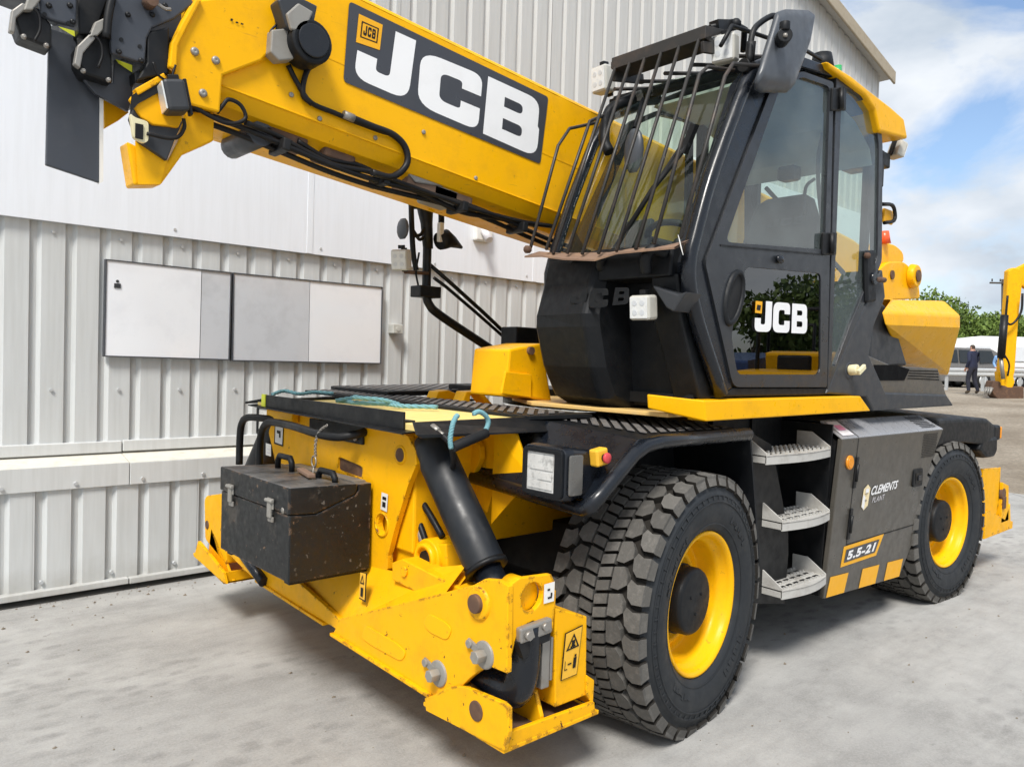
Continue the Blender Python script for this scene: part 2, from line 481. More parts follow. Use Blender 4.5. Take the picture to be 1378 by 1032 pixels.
# ---------------------------------------------------------------- geometry helpers
class G:
    """Collects faces; build() turns them into ONE mesh object."""

    def __init__(self):
        self.v, self.f, self.s = [], [], []

    def add(self, verts, faces, smooth=False):
        n = len(self.v)
        self.v += [Vector(p) for p in verts]
        self.f += [[i + n for i in f] for f in faces]
        self.s += [smooth] * len(faces)
        return self

    def box(self, lo, hi):
        x0, y0, z0 = lo
        x1, y1, z1 = hi
        v = [(x0, y0, z0), (x1, y0, z0), (x1, y1, z0), (x0, y1, z0), (x0, y0, z1), (x1, y0, z1), (x1, y1, z1), (x0, y1, z1)]
        return self.add(v, [(0, 3, 2, 1), (4, 5, 6, 7), (0, 1, 5, 4), (1, 2, 6, 5), (2, 3, 7, 6), (3, 0, 4, 7)])

    def obox(self, c, ax, size):
        """Box centred at c with axes ax (3 vectors) and full sizes."""
        c = Vector(c)
        a = [Vector(u).normalized() * s * 0.5 for u, s in zip(ax, size)]
        v = []
        for k in (-1, 1):
            for i, j in ((-1, -1), (1, -1), (1, 1), (-1, 1)):
                v.append(c + a[0] * i + a[1] * j + a[2] * k)
        return self.add(v, [(0, 3, 2, 1), (4, 5, 6, 7), (0, 1, 5, 4), (1, 2, 6, 5), (2, 3, 7, 6), (3, 0, 4, 7)])

    def prism(self, pts, vec, smooth=False):
        """Polygon pts pushed along vec."""
        n = len(pts)
        vec = Vector(vec)
        a = [Vector(p) for p in pts]
        v = a + [p + vec for p in a]
        f = [list(range(n - 1, -1, -1)), list(range(n, 2 * n))]
        self.add(v, f)
        self.add(v, [(i, (i + 1) % n, n + (i + 1) % n, n + i) for i in range(n)], smooth)
        return self

    def loft(self, rings, close=True, caps=True, smooth=False):
        n = len(rings[0])
        v = [p for r in rings for p in r]
        f = []
        for k in range(len(rings) - 1):
            for i in range(n if close else n - 1):
                j = (i + 1) % n
                f.append((k * n + i, k * n + j, (k + 1) * n + j, (k + 1) * n + i))
        self.add(v, f, smooth)
        if caps and close:
            self.add(rings[0], [list(range(n - 1, -1, -1))])
            self.add(rings[-1], [list(range(n))])
        return self

    def tube(self, path, r, n=10, caps=True, rs=None):
        path = [Vector(p) for p in path]
        rings = []
        prev = None
        for i, p in enumerate(path):
            if i == 0:
                t = path[1] - path[0]
            elif i == len(path) - 1:
                t = path[-1] - path[-2]
            else:
                t = (path[i + 1] - p).normalized() + (p - path[i - 1]).normalized()
            t.normalize()
            if prev is None:
                u = t.orthogonal().normalized()
            else:
                u = prev - t * prev.dot(t)
                u = u.normalized() if u.length > 1e-6 else t.orthogonal().normalized()
            prev = u
            w = t.cross(u)
            k = 1.0
            if 0 < i < len(path) - 1:
                c = max(0.5, (path[i + 1] - p).normalized().dot(t))
                k = min(1.25, 1.0 / c)
            rr = rs[i] if rs else r
            rings.append([p + (u * math.cos(2 * math.pi * j / n) + w * math.sin(2 * math.pi * j / n)) * rr * (k if rs is None else 1) for j in range(n)])
        return self.loft(rings, True, caps, True)

    def cyl(self, a, b, r, n=20, r2=None):
        return self.tube([a, b], r, n, True, [r, r if r2 is None else r2])

    def lathe(self, prof, o, axis, n=32, closed=False, a0=0.0, a1=2 * math.pi):
        """prof: list of (along axis, radius)."""
        ax = Vector(axis).normalized()
        u = ax.orthogonal().normalized()
        w = ax.cross(u)
        o = Vector(o)
        m = len(prof)
        v = []
        for k in range(n):
            a = a0 + (a1 - a0) * k / n
            d = u * math.cos(a) + w * math.sin(a)
            v += [o + ax * h + d * r for h, r in prof]
        f = []
        for k in range(n):
            q = (k + 1) % n
            for i in range(m - 1 if not closed else m):
                j = (i + 1) % m
                f.append((k * m + i, q * m + i, q * m + j, k * m + j))
        return self.add(v, f, True)

    def ball(self, c, r, n=14, sc=(1, 1, 1)):
        c = Vector(c)
        rings = []
        for i in range(1, n // 2):
            th = math.pi * i / (n // 2)
            rings.append([c + Vector((r * sc[0] * math.sin(th) * math.cos(2 * math.pi * j / n), r * sc[1] * math.sin(th) * math.sin(2 * math.pi * j / n), r * sc[2] * math.cos(th))) for j in range(n)])
        return self.loft(rings, True, True, True)

    def xform(self, mat):
        self.v = [mat @ p for p in self.v]
        return self

    def merge(self, g):
        n = len(self.v)
        self.v += g.v
        self.f += [[i + n for i in f] for f in g.f]
        self.s += g.s
        return self

    def mesh(self, name):
        me = bpy.data.meshes.new(name)
        me.from_pydata([tuple(p) for p in self.v], [], self.f)
        me.polygons.foreach_set('use_smooth', self.s)
        me.update()
        return me


WORLD = {}


def setp(o, label=None, cat=None, group=None, kind=None):
    for k, v in (('label', label), ('category', cat), ('group', group), ('kind', kind)):
        if v:
            o[k] = v
    return o


def empty(name, loc, parent=None, rz=0.0, size=0.2):
    o = bpy.data.objects.new(name, None)
    o.empty_display_size = size
    col.objects.link(o)
    L = Vector(loc)
    o.location = L - (WORLD[parent.name] if parent else Vector())
    o.rotation_euler.z = rz
    if parent:
        o.parent = parent
    WORLD[o.name] = L
    return o


def build(g, name, mat, parent=None, bevel=0.0, seg=2, fix=True, local=False):
    """Link the collected faces as one object whose origin sits in its middle."""
    lo = Vector([min(p[i] for p in g.v) for i in range(3)])
    hi = Vector([max(p[i] for p in g.v) for i in range(3)])
    c = (lo + hi) / 2
    if local:
        c = Vector()
    g.v = [p - c for p in g.v]
    me = g.mesh(name)
    if fix:
        bm = bmesh.new()
        bm.from_mesh(me)
        bmesh.ops.remove_doubles(bm, verts=bm.verts, dist=1e-5)
        bmesh.ops.recalc_face_normals(bm, faces=bm.faces)
        bm.to_mesh(me)
        bm.free()
    me.materials.append(MATS[mat])
    o = bpy.data.objects.new(name, me)
    col.objects.link(o)
    if parent:
        o.parent = parent
        o.location = c if local else c - WORLD[parent.name]
        WORLD[o.name] = (WORLD[parent.name] + o.location)
    else:
        o.location = c
        WORLD[o.name] = c
    if bevel:
        m = o.modifiers.new('edge', 'BEVEL')
        m.width = bevel
        m.segments = seg
        m.limit_method = 'ANGLE'
        m.angle_limit = R(40)
        m.harden_normals = False
    return o


def copy_tree(o, parent=None, move=None):
    c = o.copy()
    col.objects.link(c)
    c.parent = parent
    if move is not None:
        c.location = o.location + Vector(move)
    for ch in list(o.children):
        copy_tree(ch, c)
    return c


def rnd(pts, r, n=4):
    """Round the corners of a polygon (2-D or 3-D points); r may be a list."""
    P = [Vector(p) for p in pts]
    out = []
    m = len(P)
    for i, p in enumerate(P):
        rr = r[i] if isinstance(r, (list, tuple)) else r
        a, b = P[i - 1], P[(i + 1) % m]
        if rr <= 0:
            out.append(p)
            continue
        da, db = (a - p), (b - p)
        k = min(rr, da.length * 0.49, db.length * 0.49)
        s, e = p + da.normalized() * k, p + db.normalized() * k
        for j in range(n + 1):
            t = j / n
            out.append(s * (1 - t) ** 2 + p * 2 * t * (1 - t) + e * t * t)
    return out


def bez(pts, n=8):
    """Smooth path through points (Catmull-Rom)."""
    P = [Vector(p) for p in pts]
    P = [P[0] * 2 - P[1]] + P + [P[-1] * 2 - P[-2]]
    out = []
    for i in range(1, len(P) - 2):
        for j in range(n):
            t = j / n
            a, b, c, d = P[i - 1:i + 3]
            out.append(0.5 * ((2 * b) + (c - a) * t + (2 * a - 5 * b + 4 * c - d) * t * t + (3 * b - a - 3 * c + d) * t ** 3))
    out.append(P[-2])
    return out


def fill2d(loops, thick=0.0):
    """Filled 2-D shape with holes, as (verts, faces) with z = -thick..0 ."""
    cu = bpy.data.curves.new('shape', 'CURVE')
    cu.dimensions = '2D'
    cu.fill_mode = 'BOTH'
    cu.extrude = thick / 2
    for lp in loops:
        sp = cu.splines.new('POLY')
        sp.points.add(len(lp) - 1)
        for i, p in enumerate(lp):
            sp.points[i].co = (p[0], p[1], 0, 1)
        sp.use_cyclic_u = True
    ob = bpy.data.objects.new('shape', cu)
    me = ob.to_mesh()
    v = [Vector((p.co.x, p.co.y, p.co.z - thick / 2)) for p in me.vertices]
    f = [list(p.vertices) for p in me.polygons]
    ob.to_mesh_clear()
    bpy.data.objects.remove(ob)
    bpy.data.curves.remove(cu)
    return v, f


def sheet(outline, holes, thick):
    """Plate with holes lying in a plane y = const or x = const (points are 3-D); thickness goes to +y / +x."""
    P = [Vector(p) for p in outline]
    ys = max(p.y for p in P) - min(p.y for p in P)
    if ys < 1e-3:
        c = P[0].y
        to2 = lambda p: (p[0], p[2])
        to3 = lambda q: (q.x, c - q.z, q.y)
    else:
        c = P[0].x
        to2 = lambda p: (p[1], p[2])
        to3 = lambda q: (c - q.z, q.x, q.y)
    v, f = fill2d([[to2(p) for p in outline]] + [[to2(p) for p in h] for h in holes], thick)
    return G().add([to3(q) for q in v], f)


def circle3(c, r, axis, n=20):
    c = Vector(c)
    if axis == 'x':
        return [c + Vector((0, r * math.cos(2 * math.pi * i / n), r * math.sin(2 * math.pi * i / n))) for i in range(n)]
    if axis == 'y':
        return [c + Vector((r * math.cos(2 * math.pi * i / n), 0, r * math.sin(2 * math.pi * i / n))) for i in range(n)]
    return [c + Vector((r * math.cos(2 * math.pi * i / n), r * math.sin(2 * math.pi * i / n), 0)) for i in range(n)]


def text2d(s, size=1.0, shear=0.0, bold=0.0, spacing=1.0):
    cu = bpy.data.curves.new('txt', 'FONT')
    cu.body = s
    cu.size = size
    cu.shear = shear
    cu.offset = bold
    cu.space_character = spacing
    cu.fill_mode = 'FRONT'
    cu.resolution_u = 3
    ob = bpy.data.objects.new('txt', cu)
    me = ob.to_mesh()
    v = [Vector((p.co.x, p.co.y, 0)) for p in me.vertices]
    f = [list(p.vertices) for p in me.polygons]
    ob.to_mesh_clear()
    bpy.data.objects.remove(ob)
    bpy.data.curves.remove(cu)
    return v, f


def fit(v, corners):
    """Map the shape's bounding box onto a quad (bl, br, tr, tl)."""
    x0, x1 = min(p.x for p in v), max(p.x for p in v)
    y0, y1 = min(p.y for p in v), max(p.y for p in v)
    bl, br, tr, tl = [Vector(c) for c in corners]
    out = []
    for p in v:
        s, t = (p.x - x0) / (x1 - x0), (p.y - y0) / (y1 - y0)
        out.append((bl * (1 - s) + br * s) * (1 - t) + (tl * (1 - s) + tr * s) * t)
    return out


def quad_at(q, u0, v0, u1, v1):
    bl, br, tr, tl = [Vector(c) for c in q]
    P = lambda s, t: (bl * (1 - s) + br * s) * (1 - t) + (tl * (1 - s) + tr * s) * t
    return [P(u0, v0), P(u1, v0), P(u1, v1), P(u0, v1)]


def off(pts, d):
    d = Vector(d)
    return [Vector(p) + d for p in pts]


def letter(ch):
    """Squared wide block letters J, C, B in a unit-high box."""
    if ch == 'J':
        o = [(0.50, 1.0), (0.82, 1.0), (0.82, 0.0), (0.0, 0.0), (0.0, 0.44), (0.29, 0.44), (0.29, 0.24), (0.50, 0.24)]
        return [rnd(o, [0, 0, 0.26, 0.26, 0, 0, 0.06, 0.08], 6)]
    if ch == 'C':
        o = [(0.0, 0.0), (0.92, 0.0), (0.92, 0.40), (0.62, 0.40), (0.62, 0.25), (0.30, 0.25), (0.30, 0.75), (0.62, 0.75), (0.62, 0.62), (0.92, 0.62), (0.92, 1.0), (0.0, 1.0)]
        return [rnd(o, [0.28, 0.24, 0, 0, 0.06, 0.12, 0.12, 0.06, 0, 0, 0.24, 0.28], 6)]
    o = [(0.0, 0.0), (0.94, 0.0), (0.94, 0.50), (0.91, 0.53), (0.91, 1.0), (0.0, 1.0)]
    h1 = [(0.30, 0.22), (0.64, 0.22), (0.64, 0.41), (0.30, 0.41)]
    h2 = [(0.30, 0.61), (0.62, 0.61), (0.62, 0.78), (0.30, 0.78)]
    return [rnd(o, [0, 0.24, 0.14, 0.14, 0.22, 0], 6), rnd(h1, [0, 0.08, 0.08, 0], 4), rnd(h2, [0, 0.08, 0.08, 0], 4)]


def bar_ridges(g, quad, nu, nv, h, up=(0, 0, 1), fill=0.42, slant=0.0):
    """Raised anti-slip bars on a quad surface."""
    for i in range(nu):
        for j in range(nv):
            u0 = (i + 0.5 - fill / 2) / nu
            u1 = (i + 0.5 + fill / 2) / nu
            v0 = (j + 0.06) / nv
            v1 = (j + 0.94) / nv
            q = quad_at(quad, max(0, u0), v0, min(1, u1), v1)
            if slant:
                d = (Vector(quad[1]) - Vector(quad[0])) * slant
                q[2] = q[2] + d
                q[3] = q[3] + d
            q = off(q, Vector(up) * 0.001)
            g.prism(q, Vector(up) * h)
    return g


def diag_bars(g, x0, x1, y0, y1, zf, pitch=0.085, width=0.05, h=0.0025):
    """Anti-slip bars running diagonally (x and y together), clipped to a rectangle; zf(x, y) is the plate's height."""
    def clip(poly, f):
        out = []
        for a, b in zip(poly, poly[1:] + poly[:1]):
            fa, fb = f(a), f(b)
            if fa >= 0:
                out.append(a)
            if fa * fb < 0:
                t = fa / (fa - fb)
                out.append((a[0] + (b[0] - a[0]) * t, a[1] + (b[1] - a[1]) * t))
        return out
    w = width * 1.414 / 2
    c = (x0 - y1) + pitch
    while c < x1 - y0:
        poly = [(y0 + c - w, y0), (y0 + c + w, y0), (y1 + c + w, y1), (y1 + c - w, y1)]
        poly = clip(clip(poly, lambda p: p[0] - x0), lambda p: x1 - p[0])
        if len(poly) > 2:
            g.prism([(px_, py_, zf(px_, py_) + 0.001) for px_, py_ in poly], (0, 0, h))
        c += pitch * 1.414
    return g


# ---------------------------------------------------------------- the setting
WALL = 5.476          # outer face of the shed's ground-floor plinth
GX = 12.2             # where the concrete apron ends and the stony yard begins


def ground_sheets():
    g = G().add([(-40, -45, 0), (GX, -45, 0), (GX, 60, 0), (-40, 60, 0)], [(0, 1, 2, 3)])
    setp(build(g, 'ground', 'concrete', fix=False), 'pale grey scuffed concrete apron under the machine', None, None, 'structure')
    # stony yard: rises gently to the car park at the back
    prof = [(GX - 0.25, -0.012), (GX + 0.4, 0.012), (14, 0.06), (20, 0.40), (26, 0.78), (30, 0.93), (40, 1.0), (70, 1.0), (900, 1.0)]
    rnd_ = random.Random(4)
    ys = [-300, -80, -40] + [-30 + i * 1.5 for i in range(48)] + [60, 120, 400]
    v, f = [], []
    for x, z in prof:
        for y in ys:
            j = rnd_.uniform(-0.02, 0.02) if 13 < x < 60 else 0.0
            xx = x + (rnd_.uniform(-0.16, 0.16) if x < GX else 0.0)
            v.append((xx, y, z + j))
    n = len(ys)
    for a in range(len(prof) - 1):
        for b in range(n - 1):
            f.append((a * n + b, (a + 1) * n + b, (a + 1) * n + b + 1, a * n + b + 1))
    g = G().add(v, f, True)
    setp(build(g, 'gravel_yard', 'gravel', fix=False), 'brown stony yard behind the machine', None, None, 'structure')
    # land on the other sides of the apron, out to the horizon
    g = G().add([(-900, -900, -0.06), (900, -900, -0.06), (900, 900, -0.06), (-900, 900, -0.06)], [(0, 1, 2, 3)])
    setp(build(g, 'terrain', 'gravel', fix=False), 'flat land around the yard', None, None, 'structure')


ground_sheets()


def yard_z(x):
    p = [(-99, 0), (GX + 0.4, 0.012), (14, 0.06), (20, 0.40), (26, 0.78), (30, 0.93), (40, 1.0), (999, 1.0)]
    for (a, za), (b, zb) in zip(p, p[1:]):
        if a <= x <= b:
            return za + (zb - za) * (x - a) / (b - a)
    return 0.0


def slab_joints():
    g = G()
    for x0, y0, x1, y1 in ((7.2, -1.5, 12.1, 3.2),):
        d = Vector((x1 - x0, y1 - y0, 0)).normalized()
        n = Vector((-d.y, d.x, 0)) * 0.004
        a, b = Vector((x0, y0, 0.003)), Vector((x1, y1, 0.003))
        g.add([a - n, b - n, b + n, a + n], [(0, 1, 2, 3)])
    setp(build(g, 'pavement_joint', 'rubber', fix=False), 'thin dark joint between the concrete slabs', None, None, 'structure')


slab_joints()

# ---- the shed behind the machine
shed = empty('metal_shed', (4.0, WALL + 4, 0))
setp(shed, 'grey corrugated metal shed with a white band, behind the telehandler', 'building')


def rib_sheet(x0, x1, z0, z1, y, mat, name, pitch=0.2, phase=0.0, depth=0.022, top=None):
    """One sheet of trapezoidal cladding; flats stand forward, grooves are recessed."""
    prof = []
    k = math.floor((x0 - phase) / pitch) - 1
    while phase + k * pitch < x1:
        b = phase + k * pitch
        for dx, dy in ((0.0, 0.0), (0.007, depth), (0.045, depth), (0.068, 0.0)):
            prof.append((b + dx * pitch / 0.2, y + dy))
        k += 1

    def yat(x):
        for (a, ya), (b, yb) in zip(prof, prof[1:]):
            if a <= x <= b:
                return ya + (yb - ya) * (x - a) / max(1e-6, b - a)
        return y
    pts = [(x0, yat(x0))] + [p for p in prof if x0 + 1e-4 < p[0] < x1 - 1e-4] + [(x1, yat(x1))]
    zt = (lambda x: z1) if top is None else top
    v = [(x, yy, z0) for x, yy in pts] + [(x, yy, zt(x)) for x, yy in pts]
    n = len(pts)
    g = G().add(v, [(i, i + 1, n + i + 1, n + i) for i in range(n - 1)])
    return build(g, name, mat, shed, fix=False)


def gable(x):
    ridge = 2.4
    return 6.50 + 0.235 * (13.1 - x) if x > ridge else 6.50 + 0.235 * (13.1 - ridge) - 0.235 * (ridge - x)


UPY = WALL + 0.16      # upper walls stand back behind the plinth
random.seed(3)
x = -8.0
while x < 13.0:
    x1 = min(x + 1.0, 13.1)
    rib_sheet(x, x1 - 0.0015, 0.075, 0.715, WALL + 0.012 + 0.001 * (int(x) % 2), 'cladding', 'plinth_sheet', phase=0.21)
    rib_sheet(x, x1 - 0.0015, 0.95, 2.41, UPY + 0.03 + 0.0012 * (int(x) % 2), 'cladding', 'wall_sheet', phase=0.195)
    x = x1
x = -8.0
while x < 13.0:
    x1 = min(x + 0.9, 13.1)
    rib_sheet(x, x1 - 0.002, 3.15, 9, UPY + 0.03 + 0.0015 * (int(x * 1.1) % 2), 'cladding_upper', 'upper_sheet', pitch=0.205, phase=0.1, depth=0.026, top=gable)
    x = x1
g = G().box((-8, UPY - 0.01, 2.39), (13.05, UPY + 0.026, 4.14))
band = build(g, 'white_band', 'band_white', shed, fix=True)
for i in range(8):
    bx = -6.9 + i * 2.44
    build(G().box((bx, UPY - 0.0135, 2.392), (bx + 0.05, UPY - 0.0095, 4.13)), 'cover_strip', 'band_white', band, 0.001)
for i in range(14):
    for zz in (2.44, 3.2, 4.0):
        bx = -1.5 + i * 1.12
        build(G().cyl((bx, UPY - 0.016, zz), (bx, UPY - 0.009, zz), 0.010, 8), 'screw', 'galvanised', band)
# flashing ledge over the plinth
xs = [-8.0, -4.1, -1.4, 1.55, 4.5, 7.4, 10.3, 13.1]
for a, b in zip(xs, xs[1:]):
    k = 0.003 * (xs.index(a) % 2)
    build(G().box((a + 0.002, WALL - 0.004 - k, 0.700), (b - 0.002, WALL + 0.012, 0.850 - k)), 'ledge_flashing', 'flashing', shed, 0.004)
    build(G().prism([(a, WALL - 0.004, 0.848), (a, UPY + 0.10, 0.905), (a, UPY + 0.10, 0.86), (a, WALL + 0.0, 0.83)], (b - a - 0.004, 0, 0)), 'ledge_top', 'ledge_top', shed)
    build(G().box((a + 0.004, UPY + 0.012, 0.899 + k), (b - 0.003, UPY + 0.07, 0.975 + k)), 'base_flashing', 'flashing', shed, 0.006)
    build(G().box((a + 0.003, WALL - 0.03, 0.045 - k), (b - 0.003, WALL + 0.06, 0.085 - k)), 'drip_flashing', 'flashing', shed, 0.005)
for i in range(26):
    for zz in (0.13, 0.735):
        bx = -0.97 + i * 0.4 + (0.2 if zz > 0.5 else 0.02)
        yy = WALL - 0.008 if zz > 0.5 else WALL + 0.010
        if bx < 6:
            build(G().cyl((bx, yy - 0.008, zz), (bx, yy + 0.03, zz), 0.012, 8), 'screw', 'galvanised', shed)
for i in range(16):
    for zz in (1.32, 2.33):
        bx = 0.095 + 0.23 + i * 0.4
        build(G().cyl((bx, UPY + 0.018, zz), (bx, UPY + 0.031, zz), 0.011, 8), 'screw', 'galvanised', shed)
# body of the shed, roof and verge
g = G().prism([(-8, UPY + 0.11, 0), (13.08, UPY + 0.11, 0), (13.08, UPY + 0.11, gable(13.08) - 0.05), (2.4, UPY + 0.11, gable(2.4) - 0.05), (-8, UPY + 0.11, gable(-8) - 0.05)], (0, 14, 0))
build(g, 'shell', 'cladding_upper', shed)
for i in range(14):
    ya = UPY + 0.12 + i
    rs = G()
    for k in range(5):
        rs.box((13.081, ya + k * 0.2, 0.02), (13.11, ya + k * 0.2 + 0.13, gable(13.08) - 0.08))
    build(rs, 'side_sheet', 'cladding_upper', shed)
for s in (1, -1):
    xa, xb = 2.4, (13.3 if s > 0 else -8.2)
    za, zb = gable(xa) + 0.02, gable(xb) + 0.02
    build(G().prism([(xa, UPY - 0.12, za), (xb, UPY - 0.12, zb), (xb, UPY - 0.12, zb + 0.06), (xa, UPY - 0.12, za + 0.06)], (0, 14.4, 0)), 'roof', 'cladding_upper', shed)
    build(G().prism([(xa, UPY - 0.15, za - 0.10), (xb, UPY - 0.15, zb - 0.10), (xb, UPY - 0.15, zb + 0.10), (xa, UPY - 0.15, za + 0.10)], (0, 0.035, 0)), 'verge_board', 'verge', shed, 0.01)


# ---- loose grit on the concrete: thickest along the wall foot and around the machine
def grit():
    rr = random.Random(8)
    g = G()
    for k in range(1500):
        if k < 600:
            x, y = rr.uniform(-2.0, 9.0), WALL - 0.02 - abs(rr.gauss(0, 0.16))
        elif k < 1150:
            x, y = rr.uniform(0.3, 9.5), rr.uniform(-1.0, 5.2)
        else:
            x, y = GX - abs(rr.gauss(0, 0.9)), rr.uniform(-2, 5)
        s = 0.0035 + 0.010 * rr.random() ** 4
        a = [Vector((rr.uniform(-1, 1), rr.uniform(-1, 1), rr.uniform(-0.3, 1))).normalized() * s * rr.uniform(0.7, 1.2) for _ in range(3)]
        c = Vector((x, y, 0.002))
        t = rr.uniform(0, 6.28)
        v = [c + Vector((s * math.cos(t + q * 1.571), s * 0.7 * math.sin(t + q * 1.571), 0)) for q in range(4)] + [c + Vector((rr.uniform(-0.3, 0.3) * s, rr.uniform(-0.3, 0.3) * s, s * rr.uniform(0.5, 1.0)))]
        g.add(v, [(0, 1, 4), (1, 2, 4), (2, 3, 4), (3, 0, 4)])
    setp(build(g, 'loose_grit', 'gravel', fix=False), 'loose grit and small stones scattered over the concrete', 'grit', None, 'stuff')


grit()


# ---- things fixed to the wall
def whiteboard(x0, x1, z0, z1, split, order, label, tilt):
    root = empty('whiteboard', ((x0 + x1) / 2, UPY + 0.03, z0))
    setp(root, label, 'whiteboard', 'whiteboards on the shed wall')
    y0, y1 = UPY - 0.012, UPY + 0.028
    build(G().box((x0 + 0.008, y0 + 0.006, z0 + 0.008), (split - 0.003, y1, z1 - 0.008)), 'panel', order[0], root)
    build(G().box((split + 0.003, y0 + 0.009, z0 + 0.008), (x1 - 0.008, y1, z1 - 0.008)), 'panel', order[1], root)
    for a, b in (((x0, y0, z0), (x1, y1, z0 + 0.008)), ((x0, y0, z1 - 0.008), (x1, y1, z1)),
                 ((x0, y0, z0 + 0.0085), (x0 + 0.008, y1, z1 - 0.0085)), ((x1 - 0.008, y0, z0 + 0.0085), (x1, y1, z1 - 0.0085))):
        build(G().box(a, b), 'frame', 'board_frame', root)
    root.rotation_euler.y = tilt
    return root


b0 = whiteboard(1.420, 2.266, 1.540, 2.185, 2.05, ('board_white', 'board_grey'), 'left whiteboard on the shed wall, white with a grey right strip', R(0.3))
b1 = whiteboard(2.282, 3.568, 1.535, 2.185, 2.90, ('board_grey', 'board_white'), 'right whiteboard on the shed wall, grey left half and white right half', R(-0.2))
build(G().box((1.475, UPY - 0.012, 2.00), (1.515, UPY - 0.0005, 2.03)).cyl((1.495, UPY - 0.002, 2.045), (1.495, UPY - 0.010, 2.045), 0.010, 8), 'marker_clip', 'grey_plastic', b0)
jb = empty('junction_box', (3.70, UPY, 1.84))
setp(jb, 'small beige junction box right of the whiteboards', 'electrical box')
build(G().box((3.655, UPY - 0.05, 1.80), (3.755, UPY + 0.03, 1.88)), 'case', 'box_beige', jb, 0.006)
build(G().cyl((3.705, UPY - 0.056, 1.84), (3.705, UPY - 0.049, 1.84), 0.02, 12), 'knockout', 'box_beige', jb)
wc = empty('wall_lamp', (4.60, UPY - 0.02, 2.78))
setp(wc, 'small white lamp unit on the white band above the wall sheeting', 'lamp')
build(G().box((4.52, UPY - 0.07, 2.70), (4.72, UPY - 0.008, 2.88)), 'bracket', 'sticker_white', wc, 0.012)
build(G().cyl((4.60, UPY - 0.075, 2.80), (4.60, UPY - 0.16, 2.70), 0.035, 14), 'head', 'sticker_grey', wc)
build(G().cyl((4.56, UPY - 0.05, 2.885), (4.56, UPY - 0.05, 2.935), 0.02, 10), 'sensor', 'black_plastic', wc)

# ================================================================ the rotating telehandler
YC = 3.39            # centre line of the machine
FAX, RAX = 2.905, 6.0  # front and rear axle
TR = 0.548           # height of the wheel centres (tyres squat a little on their contact patch)
mach = empty('telehandler', (4.4, YC, 0))
setp(mach, 'large yellow and black rotating telehandler with boom and caged cab', 'telehandler')


def mir(pts):
    return [(p[0], 2 * YC - p[1], p[2]) for p in pts]


# ---- wheels
def tyre_mesh():
    g = G()
    n = 72
    prof = [(-0.165, 0.305), (-0.190, 0.312), (-0.207, 0.33), (-0.222, 0.37), (-0.229, 0.41), (-0.227, 0.45), (-0.217, 0.485),
            (-0.213, 0.487), (-0.209, 0.505), (-0.200, 0.525), (-0.175, 0.533), (0.175, 0.533), (0.205, 0.52), (0.222, 0.47), (0.227, 0.42), (0.21, 0.33), (0.165, 0.305)]
    g.lathe(prof, (0, 0, 0), (0, 1, 0), n)
    # moulded rings on the sidewall
    for rr in (0.345, 0.443, 0.470):
        yy = {0.345: -0.2135, 0.443: -0.2295, 0.470: -0.2235}[rr]
        g.lathe([(yy, rr - 0.004), (yy - 0.003, rr), (yy, rr + 0.004)], (0, 0, 0), (0, 1, 0), n)
    for k in range(60):
        a = 2 * math.pi * k / 60
        c_, s_ = math.cos(a), math.sin(a)
        t_ = Vector((-s_, 0, c_)) * 0.004
        p0, p1 = Vector((c_ * 0.452, -0.2275, s_ * 0.452)), Vector((c_ * 0.468, -0.2240, s_ * 0.468))
        g.prism([p0 - t_, p0 + t_, p1 + t_, p1 - t_], (0, -0.003, 0))
    for a0, n_ in ((0.6, 7), (2.2, 9), (3.9, 6), (5.2, 8)):
        for k in range(n_):
            a = a0 + k * 0.075
            c_, s_ = math.cos(a), math.sin(a)
            t_ = Vector((-s_, 0, c_)) * (0.008 + 0.003 * (k % 3))
            h0, h1 = 0.372 + 0.008 * (k % 2), 0.404 - 0.006 * (k % 3)
            p0, p1 = Vector((c_ * h0, -0.2235, s_ * h0)), Vector((c_ * h1, -0.2285, s_ * h1))
            g.prism([p0 - t_, p0 + t_, p1 + t_, p1 - t_], (0, -0.0025, 0))
    return g


